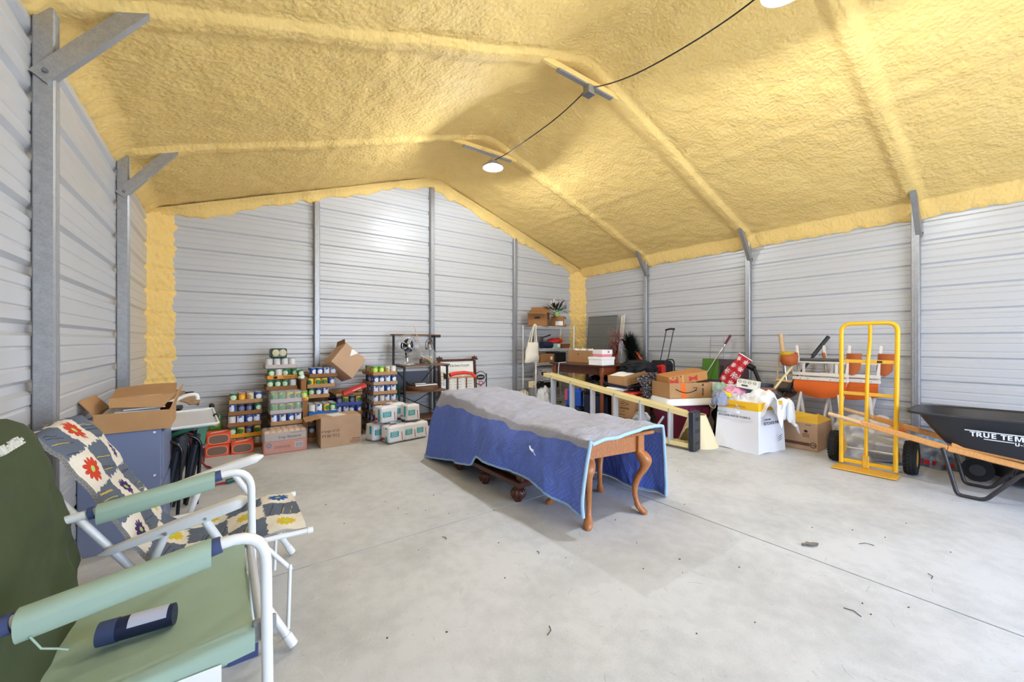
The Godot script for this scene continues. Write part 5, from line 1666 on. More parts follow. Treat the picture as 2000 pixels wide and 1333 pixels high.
	part(c3, "label_sticker", mb().box(Vector3(0.085, 0.075, 0.1205), Vector3(0.046, 0.055, 0.001)).mesh(), M.paper)
	single("dark_case", "dark grey plastic case beside the third shelf carton", "case", mb().box(Vector3(0, 0.085, 0), Vector3(0.26, 0.17, 0.26), 0.012).mesh(), M.black_metal, O + Vector3(0.17, 0.757, -0.01))
	# lower shelf (0.47): pillow bag, and below boxes
	single("grey_pillow_bag", "grey and white laundry bag slumped on the fourth shelf", "bag", cloth_heap(0.40, 0.20, 0.26, 503), plain(rgb(180, 174, 178), 0.9), O + Vector3(-0.13, 0.475, 0.02))
	single("black_tray", "black plastic tray under the laundry bag shelf", "tray", mb().box(Vector3(0, 0.05, 0), Vector3(0.44, 0.10, 0.28), 0.01).mesh(), M.black, O + Vector3(-0.13, 0.335, 0.02))
	var wb := thing("white_carton", "white printed carton on the bottom wire shelf", "box", O + Vector3(-0.15, 0.144, 0.04))
	part(wb, "body", mb().box(Vector3(0, 0.095, 0), Vector3(0.24, 0.19, 0.24), 0.004).mesh(), M.paper)
	for k in 4: part(wb, "printed_line", mb().box(Vector3(0, 0.06 + 0.02 * k, 0.1205), Vector3(0.18, 0.006, 0.001)).mesh(), plain(rgb(180, 170, 180), 0.7))
	var ad := thing("power_adapter", "cream box shaped transformer standing beside the wire shelf", "transformer", Vector3(3.98, 0.0, -4.92), 10)
	part(ad, "body", mb().box(Vector3(0, 0.43, 0), Vector3(0.085, 0.10, 0.08), 0.006).mesh(), M.cream)
	part(ad, "slots", mb().box(Vector3(0, 0.405, 0.0405), Vector3(0.035, 0.010, 0.001)).mesh(), M.ink)
	part(ad, "stand", mb().box(Vector3(0, 0.19, 0), Vector3(0.07, 0.38, 0.07), 0.004).mesh(), M.galv)
	single("white_plastic_bag", "white plastic shopping bag of cables by the shelf's left post", "bag", cloth_heap(0.26, 0.36, 0.22, 505), M.cloth_white, Vector3(4.16, 0, -4.86))
	var co := []
	for k in 60:
		var a := k * 0.42
		co.append(Vector3(4.12 + cos(a) * (0.055 + 0.02 * sin(k * 0.7)), 0.43 + sin(a) * 0.045 + 0.01 * sin(k * 1.3), -4.88 + 0.03 * sin(k * 0.33)))
	single("coiled_cord", "coil of black electric cord hung beside the shelf post", "cord", mb().tube(co, 0.006, 6).mesh(), M.black)
	single("cream_cord_heap", "heap of cream cords and plugs beside the transformer", "cords", cloth_heap(0.20, 0.33, 0.18, 507), plain(rgb(206, 194, 170), 0.8), Vector3(3.86, 0.0, -4.98))

func leaf_mesh(base: Vector3, dir: Vector3, len: float, wide: float) -> ArrayMesh:
	var side := dir.cross(Vector3.UP)
	if side.length() < 0.1: side = Vector3.RIGHT
	side = side.normalized()
	var up := side.cross(dir)
	var P := []
	for i in 5:
		var u := i / 4.0
		var w := wide * sin(PI * clampf(u * 0.9 + 0.08, 0, 1)) * 0.5
		var c := base + dir * len * u - up * 0.25 * len * u * u
		P.append([c - side * w, c - up * w * 0.3, c + side * w])
	return mb().sheet(P, 0.0008).mesh()

# heap of soft cloth: a dome with folds resting on y = 0
func cloth_heap(w: float, h: float, d: float, seed_: int, sharp := 0.6) -> ArrayMesh:
	var n1 := noise(seed_, 2.2, 3)
	var P := []
	for i in 37:
		var a := TAU * i / 36.0
		var row := []
		for j in 17:
			var v := j / 16.0
			var rr := pow(cos(v * PI / 2), sharp)
			var q := Vector3(cos(a), 0, sin(a))
			var f := 1.0 + 0.34 * n1.get_noise_3d(q.x * 1.1, v * 1.6, q.z * 1.1) + 0.10 * sin(a * 9.0 + v * 4.0) * (1.0 - v)
			row.append(Vector3(q.x * w / 2 * rr * f, h * pow(sin(v * PI / 2), 0.8) * (1.0 + 0.3 * n1.get_noise_3d(q.x * 2.0, 5.0, q.z * 2.0) * (0.3 + 0.7 * v)), q.z * d / 2 * rr * f))
		P.append(row)
	for j in 17: P[36][j] = P[0][j]
	var top := Vector3.ZERO
	for i in 36: top += P[i][16]
	for i in 37: P[i][16] = top / 36.0
	P.reverse()
	return mb().sheet(P, 0.0, true).mesh()

func open_box(t: Node3D, w: float, h: float, d: float, m: Material):
	part(t, "body", mb().box(Vector3(0, 0.002, 0), Vector3(w, 0.004, d)).box(Vector3(-w / 2 + 0.002, h / 2, 0), Vector3(0.004, h, d)).box(Vector3(w / 2 - 0.002, h / 2, 0), Vector3(0.004, h, d)).box(Vector3(0, h / 2, d / 2 - 0.002), Vector3(w, h, 0.004)).box(Vector3(0, h / 2, -d / 2 + 0.002), Vector3(w, h, 0.004)).mesh(), m)

# ==================================================================== furniture under a moving blanket
func quilt_tex(base: Color, thread: Color, seed_: int) -> ImageTexture:
	var S := 512
	var n := noise(seed_, 0.02, 3)
	var n2 := noise(seed_ + 1, 0.12, 2)
	var im := Image.create(S, S, false, Image.FORMAT_RGB8)
	for y in S:
		for x in S:
			var c := base.lerp(base.lightened(0.18), clampf(n.get_noise_2d(x, y) * 0.8 + n2.get_noise_2d(x, y) * 0.5, 0, 1))
			# chevron stitching
			var tri := absf(fposmod(y / 128.0, 2.0) - 1.0) * 90.0
			var q := fposmod(x + tri, 32.0)
			if q < 2.4: c = c.lerp(thread, 0.7)
			im.set_pixel(x, y, c)
	return ImageTexture.create_from_image(im)

# cross-section of the blanket at distance z: returns points from the left hem over the top to the right hem
func blanket_point(w: float, v: float, n: FastNoiseLite) -> Vector3:
	# w: 0 near end .. 1 far end ; v: 0 left hem .. 1 right hem
	var z := lerpf(-1.555, -3.56, w)
	var ht: float
	var hem_x: float
	var lt := 1.685 + 0.03 * w
	var rt := 2.375
	var top := 0.575 + 0.065 * smoothstep(0.5, 0.85, w)
	top -= 0.018 * sin(clampf((w - 0.22) / 0.2, 0, 1) * PI)
	# left hem height: high in front of the chest, on the floor at the far end
	if w < 0.20: ht = lerpf(0.125, 0.215, w / 0.20)
	elif w < 0.52: ht = lerpf(0.215, 0.24, (w - 0.20) / 0.32)
	elif w < 0.575: ht = lerpf(0.24, 0.15, smoothstep(0.52, 0.575, w))
	else: ht = lerpf(0.15, 0.015, (w - 0.575) / 0.425)
	hem_x = 1.585 + 0.03 * sin(w * 9.0) * (1.0 - w) + 0.03 * (1.0 - smoothstep(0.0, 0.12, w))
	var ends := smoothstep(0.965, 1.0, w)
	var p: Vector3
	if v < 0.38:
		var t := v / 0.38
		var y := lerpf(ht, top - 0.02, pow(t, 0.95))
		var x := lerpf(hem_x, lt, pow(t, 1.3)) - 0.035 * sin(t * PI) * (0.4 + 0.6 * w)
		p = Vector3(x, y, z - (0.02 * (1.0 - t)) * (1.0 - w))
		var fold := sin(w * 26.0 + t * 1.5) * 0.012 + n.get_noise_2d(w * 7.0, t * 0.8) * 0.034
		p.x += fold * (1.0 - t * 0.8)
		# the near corner swings outwards
		p.x += 0.03 * (1.0 - t) * (1.0 - smoothstep(0.0, 0.15, w))
	elif v < 0.66:
		var t := (v - 0.38) / 0.28
		var x := lerpf(lt, rt, t)
		var rnd := 0.022 * (1.0 - pow(absf(2.0 * t - 1.0), 6.0))
		var sag := 0.012 * sin(t * PI) * (1.0 - w)
		p = Vector3(x, top - 0.02 + rnd + n.get_noise_2d(w * 9.0, t * 3.0) * 0.016 - sag, z)
		p.y -= 0.05 * (1.0 - smoothstep(0.0, 0.035, w)) * (1.0 - t) * 0.5
	else:
		var t := (v - 0.66) / 0.34
		p = Vector3(lerpf(rt, 2.56, pow(t, 0.9)) + sin(w * 22.0 + 1.0) * 0.022 * t, lerpf(top - 0.02, 0.015, pow(t, 1.05)), z - 0.10 * t * (1.0 - smoothstep(0.0, 0.3, w)))
		p.x += n.get_noise_2d(w * 8.0, 4.0 + t) * 0.03 * t
	# far end falls to the floor
	p.y = lerpf(p.y, minf(p.y, 0.02), ends * ends)
	p.z -= 0.04 * ends
	return p

func build_covered_table():
	var n := noise(601, 1.0, 3)
	var t := thing("moving_blanket", "quilted blue and dusty grey moving blanket over two tables", "blanket", Vector3(2.1, 0, -2.6))
	var off := -t.position
	var blue := plain(Color.WHITE, 0.92)
	blue.albedo_texture = quilt_tex(rgb(92, 116, 206), rgb(164, 182, 236), 611)
	var grey := plain(Color.WHITE, 0.95)
	grey.albedo_texture = quilt_tex(rgb(164, 165, 180), rgb(140, 142, 160), 613)
	var NW := 420
	# the dusty top starts a little below the left edge, along a wavering line
	var cuts := [[0.0, 0.335, 40, "side_panel", blue], [0.335, 0.70, 52, "top_panel", grey], [0.70, 1.0, 32, "side_panel", blue]]
	for c in cuts:
		var P := []
		for i in NW + 1:
			var w := pow(i / float(NW), 1.0)
			var row := []
			for j in c[2] + 1:
				var a: float = c[0]
				var b: float = c[1]
				var wob := n.get_noise_2d(w * 5.0, 20.0) * 0.03 - 0.045 * smoothstep(0.75, 0.95, w)
				if a > 0.2 and a < 0.5: a += wob
				if b < 0.5: b += wob
				var v := lerpf(a, b, j / float(c[2]))
				var p := blanket_point(w, v, n)
				# stitched relief
				var X: float = 4.3 * (1.0 - w) * 512.0
				var Y: float = j / float(c[2]) * 1.4 * (c[1] - c[0]) / 0.4 * 512.0
				var tri := absf(fposmod(Y / 128.0, 2.0) - 1.0) * 90.0
				var e := 0.003 * sqrt(absf(sin((X + tri) / 32.0 * PI)))
				var nn := (blanket_point(w, minf(v + 0.01, 1.0), n) - blanket_point(w, maxf(v - 0.01, 0.0), n)).cross(Vector3(0, 0, 1)).normalized()
				row.append(off + p - nn * e)
			P.append(row)
		P.reverse()
		part(t, c[3], mb().sheet(P, 0.006, false, 4.3, 1.4 * (c[1] - c[0]) / 0.4).mesh(), c[4])
	# pale blue bound edge
	var edge := []
	for i in 81: edge.append(off + blanket_point(1.0 - i / 80.0, 0.0, n))
	part(t, "binding", mb().tube(edge, 0.009, 7).mesh(), plain(rgb(150, 186, 226), 0.85))
	edge = []
	for i in 81: edge.append(off + blanket_point(0.0, i / 80.0, n))
	part(t, "binding", mb().tube(edge, 0.011, 7).mesh(), plain(rgb(166, 198, 230), 0.85))
	edge = []
	for i in 81: edge.append(off + blanket_point(i / 80.0, 1.0, n))
	part(t, "binding", mb().tube(edge, 0.009, 7).mesh(), plain(rgb(150, 186, 226), 0.85))
	# white tuft of stuffing pulled through the side
	var tp := off + blanket_point(0.21, 0.215, n) + Vector3(-0.012, 0, 0)
	part(t, "tuft", mb().tube([tp, tp + Vector3(-0.006, 0.012, -0.02), tp + Vector3(-0.004, 0.03, -0.03)], 0.009, 6, true, 0.004).tube([tp, tp + Vector3(-0.006, -0.02, 0.03)], 0.002, 5).mesh(), M.cloth_white)
	# oak end table with cabriole legs
	var e := thing("oak_end_table", "oak end table with curved cabriole legs under the blanket's near end", "table", Vector3(2.01, 0, -1.82), -8)
	part(e, "table_top", mb().box(Vector3(0, 0.528, 0.0), Vector3(0.60, 0.022, 0.48), 0.009).mesh(), M.oak)
	for s in [-1.0, 1.0]:
		part(e, "apron", mb().box(Vector3(0, 0.462, 0.185 * s), Vector3(0.40, 0.11, 0.02), 0.003).mesh(), M.oak)
		part(e, "apron", mb().box(Vector3(0.205 * s, 0.462, 0), Vector3(0.02, 0.11, 0.34), 0.003).mesh(), M.oak)
		for q in [-1.0, 1.0]:
			part(e, "corner_block", mb().box(Vector3(0.205 * s, 0.46, 0.187 * q), Vector3(0.055, 0.114, 0.055), 0.004).mesh(), M.oak)
			var P := []
			for i in 23:
				var u := i / 22.0
				var y := lerpf(0.42, 0.0, u)
				var bow := 0.040 * sin(clampf(u / 0.42, 0, 1) * PI) - 0.022 * sin(clampf((u - 0.42) / 0.46, 0, 1) * PI) + 0.035 * smoothstep(0.86, 1.0, u)
				var r := lerpf(0.034, 0.017, smoothstep(0.0, 0.75, u))
				if u < 0.25: r += 0.014 * sin(u / 0.25 * PI)
				if u > 0.82: r += 0.012 * sin((u - 0.82) / 0.18 * PI * 0.7)
				if i == 0 or i == 22: r *= 0.6
				var c := Vector3(0.205 * s + bow * s * 0.75, y, 0.187 * q + bow * q * 0.75)
				var row := []
				for k in 13:
					var a := TAU * k / 12.0
					row.append(c + Vector3(cos(a), 0, sin(a)) * r)
				P.append(row)
			P.reverse()
			part(e, "leg", mb().sheet(P).mesh(), M.oak)
	# carved chest on bun feet
	var k2 := thing("carved_chest", "dark carved wooden chest on bun feet under the blanket", "chest", Vector3(2.0, 0, -2.66), 0)
	part(k2, "body", mb().box(Vector3(0.02, 0.305, 0.0), Vector3(0.62, 0.36, 0.92), 0.006).mesh(), M.walnut)
	part(k2, "top", mb().box(Vector3(0.03, 0.495, 0.0), Vector3(0.62, 0.022, 0.94), 0.008).mesh(), M.walnut)
	part(k2, "plinth", mb().box(Vector3(0.0, 0.122, 0.0), Vector3(0.70, 0.04, 0.96), 0.006).mesh(), M.walnut)
	for z in [-0.21, 0.21]:
		part(k2, "door_panel", mb().box(Vector3(-0.29, 0.30, z), Vector3(0.014, 0.31, 0.36), 0.006).mesh(), wood(rgb(112, 62, 38), rgb(76, 38, 24), 76, 0.3, 0.35))
	part(k2, "pilaster", mb().box(Vector3(-0.31, 0.26, 0.44), Vector3(0.03, 0.26, 0.07), 0.008).mesh(), M.walnut)
	part(k2, "pilaster", mb().box(Vector3(-0.31, 0.26, -0.44), Vector3(0.03, 0.26, 0.07), 0.008).mesh(), M.walnut)
	for x in [-0.32, 0.32]:
		for z in [-0.42, 0.0, 0.43]:
			if x > 0.0 and z == 0.0: continue
			var foot := mb()
			foot.lathe([Vector2(0.0, 0.0), Vector2(0.026, 0.0), Vector2(0.028, 0.012), Vector2(0.042, 0.03), Vector2(0.054, 0.055), Vector2(0.046, 0.078), Vector2(0.030, 0.088), Vector2(0.034, 0.102), Vector2(0.0, 0.102)], 18, Vector3(x, 0, z), 0.3)
			var ft := part(k2, "bun_foot", foot.mesh(), M.walnut)
			for q in 10:
				var a := TAU * q / 10.0
				part(ft, "carved_lobe", mb().tube([Vector3(x + cos(a) * 0.037, 0.028, z + sin(a) * 0.037), Vector3(x + cos(a) * 0.050, 0.055, z + sin(a) * 0.050), Vector3(x + cos(a) * 0.040, 0.078, z + sin(a) * 0.040)], 0.009, 5).mesh(), M.walnut)

# ==================================================================== step ladder on its side
func build_ladder():
	var t := thing("step_ladder", "fibreglass step ladder with aluminium treads lying on its side", "ladder", Vector3(3.80, 0, -3.2))
	var o := -t.position
	var a0 := Vector3(3.87, 0.045, -2.22)
	var a1 := Vector3(3.72, 0.045, -4.30)
	var b0 := Vector3(3.87, 0.372, -2.22)
	var b1 := Vector3(3.72, 0.655, -4.30)
	var dep := Vector3(0.10, 0, 0.007)
	for s in [[a0, a1], [b0, b1]]:
		var r := part(t, "rail", mb().bar(o + s[0], o + s[1], 0.070, 0.030, Vector3.UP, 0.003).mesh(), M.fibreglass)
		var dn: float = -1.0 if s[0].y > 0.2 else 1.0
		part(r, "rail_flange", mb().bar(o + s[0] + Vector3(-0.034, 0.010 * dn, 0), o + s[1] + Vector3(-0.034, 0.010 * dn, 0), 0.004, 0.045, Vector3.UP, 0.001).mesh(), M.fibreglass)
		part(t, "rear_rail", mb().bar(o + s[0] + dep + Vector3(0, 0, -0.1), o + s[1] + dep, 0.045, 0.028, Vector3.UP, 0.003).mesh(), M.fibreglass)
	for k in 6:
		var u := 0.10 + k * 0.165
		var p := a0.lerp(a1, u)
		var q := b0.lerp(b1, u)
		var st := part(t, "tread", mb().bar(o + p, o + q, 0.072, 0.024, Vector3(0, 0, 1), 0.002).mesh(), M.alu)
		for e in 3:
			part(st, "tread_rib", mb().bar(o + p + Vector3(-0.037, 0, -0.008 + 0.008 * e), o + q + Vector3(-0.037, 0, -0.008 + 0.008 * e), 0.003, 0.003, Vector3(0, 0, 1)).mesh(), M.alu)
		part(t, "rear_bar", mb().bar(o + p + dep + Vector3(0, 0, -0.075), o + q + dep + Vector3(0, 0, -0.075), 0.030, 0.022, Vector3(0, 0, 1), 0.003).mesh(), M.alu)
		for e in [p + Vector3(-0.036, 0.0, 0), q + Vector3(-0.036, 0.0, 0)]:
			part(st, "rivet", mb().cyl(o + e, o + e + Vector3(-0.004, 0, 0), 0.006, 0.005, 7).mesh(), M.galv)
	part(t, "spreader", mb().bar(o + a0.lerp(b0, 0.9) + Vector3(-0.03, -0.03, -0.28), o + a0.lerp(b0, 0.6) + Vector3(-0.03, -0.05, -0.36), 0.004, 0.022, Vector3.UP).mesh(), M.alu)
	# black plastic top cap standing on edge
	var c := mb()
	c.T = Transform3D(Basis(Vector3.UP, deg_to_rad(4)), o + Vector3(3.895, 0.206, -2.185))
	c.box(Vector3.ZERO, Vector3(0.145, 0.40, 0.062), 0.010)
	var cap := part(t, "top_cap", c.mesh(), plain(rgb(42, 44, 50), 0.4))
	for y in [-0.12, 0.0, 0.12]:
		part(cap, "tool_slot", mb().at(3.895 - t.position.x, 0.206 + y, -2.185 - t.position.z, 4).box(Vector3(0, 0, 0.0315), Vector3(0.09, 0.035, 0.002), 0.0008).mesh(), M.black)
	for s in [a1, b1]:
		part(t, "foot", mb().box(o + s + Vector3(0, 0, -0.02), Vector3(0.08, 0.05, 0.05), 0.006).mesh(), M.black)

# ==================================================================== pile in the right back corner
func pattern(size: int, f: Callable) -> ImageTexture:
	var im := Image.create(size, size, false, Image.FORMAT_RGB8)
	for y in size:
		for x in size: im.set_pixel(x, y, f.call(x, y))
	return ImageTexture.create_from_image(im)

func patterned(tex: ImageTexture, tile: float, rough := 0.9) -> StandardMaterial3D:
	var m := plain(Color.WHITE, rough)
	m.albedo_texture = tex
	m.uv1_triplanar = true
	m.uv1_scale = Vector3.ONE / tile
	return m

func build_corner_pile():
	# brown table
	var t := thing("brown_table", "reddish brown wooden table with turned legs behind the ladder", "table", Vector3(4.50, 0, -4.09))
	part(t, "table_top", mb().box(Vector3(0, 0.778, 0), Vector3(0.84, 0.024, 1.06), 0.006).mesh(), M.walnut)
	part(t, "apron", mb().box(Vector3(-0.36, 0.71, 0), Vector3(0.02, 0.11, 0.94), 0.003).mesh(), M.walnut)
	part(t, "apron", mb().box(Vector3(0.0, 0.71, 0.47), Vector3(0.72, 0.11, 0.02), 0.003).mesh(), wood(rgb(150, 74, 40), rgb(110, 50, 28), 78, 0.3, 0.35))
	for x in [-0.36, 0.36]:
		for z in [-0.47, 0.47]:
			part(t, "leg", mb().lathe([Vector2(0.0, 0.0), Vector2(0.022, 0.0), Vector2(0.018, 0.05), Vector2(0.03, 0.10), Vector2(0.026, 0.30), Vector2(0.034, 0.50), Vector2(0.02, 0.54), Vector2(0.036, 0.58), Vector2(0.024, 0.62), Vector2(0.036, 0.65), Vector2(0.036, 0.765), Vector2(0.0, 0.765)], 14, Vector3(x, 0, z), 0.4).mesh(), plain(rgb(126, 64, 28), 0.4))
	var cl := thing("curtain_cord", "white tasselled cord hanging over the brown table edge", "cord", Vector3(4.10, 0.79, -4.40))
	part(cl, "cord", mb().tube([Vector3(0.10, 0.01, 0.02), Vector3(-0.02, 0.005, 0.0), Vector3(-0.03, -0.08, 0.0), Vector3(-0.035, -0.15, 0.0)], 0.005, 6).mesh(), M.cloth_white)
	part(cl, "tassel", mb().cyl(Vector3(-0.035, -0.15, 0.0), Vector3(-0.037, -0.20, 0.0), 0.006, 0.012, 8).mesh(), M.cloth_white)
	# open box of crockery
	var b := thing("crockery_box", "tan open box of white wrapped crockery on the brown table", "cardboard box", Vector3(4.60, 0.791, -4.36), 3)
	open_box(b, 0.34, 0.185, 0.42, M.card)
	part(b, "hand_hole", mb().box(Vector3(-0.1705, 0.13, 0.0), Vector3(0.001, 0.018, 0.018)).mesh(), M.ink)
	for k in 5:
		single("wrapped_cup", "white wrapped cup in the tan box, %s from the wall shelf side" % NTH[k], "cup", cloth_heap(0.12, 0.10, 0.11, 700 + k), M.cloth_white if k != 3 else plain(rgb(190, 184, 164), 0.9), Vector3(4.56 + 0.03 * (k % 2), 0.895, -4.50 + 0.075 * k), k * 40, "wrapped cups in the tan box")
	# shoe boxes
	var sb := thing("white_shoe_box", "white shoe box on the brown table under the pink box", "box", Vector3(4.22, 0.791, -3.70), 2)
	part(sb, "body", mb().box(Vector3(0, 0.04, 0), Vector3(0.26, 0.08, 0.235), 0.003).mesh(), M.paper)
	part(sb, "lid", mb().box(Vector3(0, 0.095, 0), Vector3(0.272, 0.035, 0.247), 0.003).mesh(), M.paper)
	var pb := thing("pink_shoe_box", "white and pink striped shoe box on the white one", "box", Vector3(4.24, 0.904, -3.70), -10)
	part(pb, "body", mb().box(Vector3(0, 0.018, 0), Vector3(0.17, 0.036, 0.20), 0.003).mesh(), plain(rgb(226, 128, 140), 0.6))
	part(pb, "lid", mb().box(Vector3(0, 0.066, 0), Vector3(0.178, 0.062, 0.208), 0.003).mesh(), plain(rgb(236, 226, 230), 0.6))
	part(pb, "label_sticker", mb().box(Vector3(0.02, 0.068, 0.1045), Vector3(0.03, 0.03, 0.001)).mesh(), plain(rgb(150, 140, 150), 0.6))
	# window screen leaning on the wall
	var ws := thing("window_screen", "grey framed window insect screen leaning in the corner", "screen", Vector3(5.36, 0, -4.79))
	ws.rotation_degrees.z = -5.0
	var bar_m := plain(rgb(120, 122, 120), 0.45, 0.4)
	for z in [-0.32, 0.32]: part(ws, "frame_bar", mb().box(Vector3(0, 0.79, z), Vector3(0.014, 1.56, 0.028), 0.003).mesh(), bar_m)
	for y in [0.02, 1.56]: part(ws, "frame_bar", mb().box(Vector3(0, y, 0), Vector3(0.014, 0.028, 0.66), 0.003).mesh(), bar_m)
	part(ws, "mesh_screen", mb().box(Vector3(0, 0.79, 0), Vector3(0.002, 1.53, 0.62)).mesh(), glassy(Color(0.50, 0.51, 0.48, 0.42), 0.9))
	for k in 3:
		single("chrome_tube", "chrome tube leaning on the right wall, %s of three" % ["left", "middle", "right"][k], "tube", mb().tube([Vector3(5.25, 0.0, -4.36 + 0.03 * k), Vector3(5.49, 1.55 + 0.01 * k, -4.36 + 0.03 * k)], 0.010, 8).mesh(), M.chrome, Vector3.ZERO, 0, "chrome tubes")
	# copper mesh ribbon and dark garland on a stand
	var r := RandomNumberGenerator.new()
	r.seed = 33
	var rb := thing("copper_ribbon", "copper mesh ribbon bow tied on the dark garland", "ribbon", Vector3(5.04, 0.79, -4.10))
	var cu := plain(rgb(196, 88, 52), 0.35, 0.2)
	for k in 30:
		var pts := []
		var c := Vector3(r.randf_range(-0.10, 0.08), r.randf_range(0.10, 0.46), r.randf_range(-0.14, 0.10))
		for i in 9:
			var a := TAU * i / 8.0 + k
			pts.append(c + Vector3(sin(a) * 0.05, cos(a) * 0.085 + i * 0.006, cos(a * 1.3) * 0.06))
		var P := []
		for p in pts: P.append([p + Vector3(-0.028, 0.0, 0.022), p, p + Vector3(0.028, 0.006, -0.022)])
		part(rb, "loop", mb().sheet(P, 0.001).mesh(), cu)
	for k in 2:
		var P := []
		for i in 10:
			var p := Vector3(0.04, 0.34, 0.06).lerp(Vector3(0.06, 0.06, 0.42 - 0.06 * k), i / 9.0) + Vector3(0, 0.03 * sin(i * 1.2 + k), 0)
			P.append([p + Vector3(-0.015, 0, -0.012), p + Vector3(0.015, 0, 0.012)])
		part(rb, "streamer", mb().sheet(P, 0.001).mesh(), cu)
	part(rb, "tail", mb().tube([Vector3(0, 0.0, -0.02), Vector3(0.02, 0.30, 0.0)], 0.018, 6).mesh(), cu)
	var gd := thing("dark_garland", "bushy dark evergreen garland standing behind the black jacket", "garland", Vector3(5.10, 0, -3.82))
	part(gd, "core", mb().tube([Vector3(0.1, 0.0, 0.0), Vector3(0.08, 0.6, 0), Vector3(0.04, 0.90, -0.04), Vector3(0.0, 1.12, -0.08)], 0.035, 8, true, 0.02).mesh(), plain(rgb(36, 48, 38), 0.9))
	var needles := mb()
	for k in 5200:
		var u := r.randf()
		var c := Vector3(0.08 - 0.08 * u, lerpf(0.55, 1.12, u), -0.09 * u)
		var d := Vector3(r.randf_range(-1, 1), r.randf_range(-0.3, 1), r.randf_range(-1, 1)).normalized()
		var q := d.cross(Vector3.UP).normalized() * 0.006
		var e := c + d * r.randf_range(0.08, 0.26) * (1.2 - 0.45 * absf(u - 0.4))
		needles.tri(c - q, c + q, e)
		needles.tri(c + q, c - q, e)
	var nd := part(gd, "needles", needles.mesh(), plain(rgb(36, 48, 38), 0.8))
	nd.set_meta("kind", "stuff")
	# wheeled luggage with raised handle
	var lg := thing("wheeled_suitcase", "black and red wheeled suitcase with raised pull handle", "suitcase", Vector3(5.14, 0, -3.38), -14)
	part(lg, "body", mb().box(Vector3(0.0, 0.44, 0.0), Vector3(0.24, 0.80, 0.30), 0.05).mesh(), M.dark_cloth)
	part(lg, "front_pocket", mb().box(Vector3(-0.10, 0.62, 0.10), Vector3(0.08, 0.34, 0.16), 0.03).mesh(), M.red)
	part(lg, "trim", mb().tube(rounded([Vector3(-0.10, 0.40, 0.158), Vector3(-0.08, 0.86, 0.158), Vector3(0.08, 0.86, 0.158), Vector3(0.10, 0.40, 0.158)], 0.06), 0.009, 6).mesh(), M.black)
	for s in [-0.07, 0.07]:
		part(lg, "handle_rod", mb().tube([Vector3(0.04, 0.82, s), Vector3(0.10, 1.28, s + 0.06)], 0.007, 6).mesh(), M.black_metal)
		part(lg, "wheel", mb().tube([Vector3(0.08, 0.03, s * 1.5 - 0.012), Vector3(0.08, 0.03, s * 1.5 + 0.012)], 0.03, 12).mesh(), M.rubber)
	part(lg, "handle_grip", mb().tube([Vector3(0.10, 1.28, -0.025), Vector3(0.10, 1.295, 0.06), Vector3(0.10, 1.29, 0.145)], 0.013, 8).mesh(), M.black)
	# stack beside it: Los Angeles carton, red cloth, dark tray, box of papers, jacket
	var la := thing("los_angeles_carton", "tan carton printed LOS ANGELES seen between the ladder treads", "cardboard box", Vector3(4.29, 0, -3.27))
	part(la, "body", mb().box(Vector3(0, 0.21, 0), Vector3(0.33, 0.42, 0.36), 0.004).mesh(), M.card)
	part(la, "tape", mb().box(Vector3(0.0, 0.30, 0.1805), Vector3(0.05, 0.24, 0.001)).mesh(), M.card_dark)
	var right := Vector3(0, 0, 1)
	var dia := mb()
	for q in [[Vector2(-0.10, 0), Vector2(0, 0.03)], [Vector2(0, 0.03), Vector2(0.10, 0)], [Vector2(-0.10, 0), Vector2(0, -0.03)], [Vector2(0, -0.03), Vector2(0.10, 0)]]:
		dia.bar(Vector3(-0.1665, 0.325 + q[0].y, q[0].x), Vector3(-0.1665, 0.325 + q[1].y, q[1].x), 0.001, 0.004, Vector3.UP)
	part(la, "printed_diamond", dia.mesh(), M.ink)
	lettering(la, "print", "W F", 0.020, Vector3(-0.1655, 0.325, 0.0), right, Vector3.UP, M.ink, true)
	for k in 5:
		lettering(la, "print", ["LOS ANGELES", "P.O. NO.", "ITEM NO.", "N.W.  G.W.", "C/T NO."][k], 0.024 if k == 0 else 0.019, Vector3(-0.1655, 0.268 - 0.042 * k, -0.005), right, Vector3.UP, M.ink, k == 0)
	single("red_folded_cloth", "red and white folded cloth between the Los Angeles carton and dark tray", "cloth", mb().at(4.27, 0.448, -3.30, 4).box(Vector3.ZERO, Vector3(0.30, 0.052, 0.34), 0.02).mesh(), M.red_bright)
	single("white_folded_cloth", "white folded cloth under the left end of the dark tray", "cloth", mb().at(4.20, 0.498, -3.40, 12).box(Vector3.ZERO, Vector3(0.24, 0.045, 0.26), 0.018).mesh(), M.cloth_white)
	var tr := thing("dark_tray", "dark purple plastic tray under the box of papers", "tray", Vector3(4.38, 0.528, -3.36))
	tr.rotation_degrees = Vector3(4, 0, 0)
	part(tr, "base", mb().box(Vector3(0, 0.012, 0), Vector3(0.58, 0.022, 0.38), 0.008).mesh(), plain(rgb(46, 40, 58), 0.4))
	part(tr, "rim", mb().tube(rounded([Vector3(-0.29, 0.03, -0.19), Vector3(0.29, 0.03, -0.19), Vector3(0.29, 0.03, 0.19), Vector3(-0.29, 0.03, 0.19), Vector3(-0.29, 0.03, -0.19)], 0.05), 0.008, 6).mesh(), plain(rgb(46, 40, 58), 0.4))
	var pp := thing("box_of_papers", "long open brown box filled with white papers under the jacket", "cardboard box", Vector3(4.40, 0.566, -3.38), 4)
	pp.rotation_degrees.z = 6
	open_box(pp, 0.58, 0.135, 0.25, M.card)
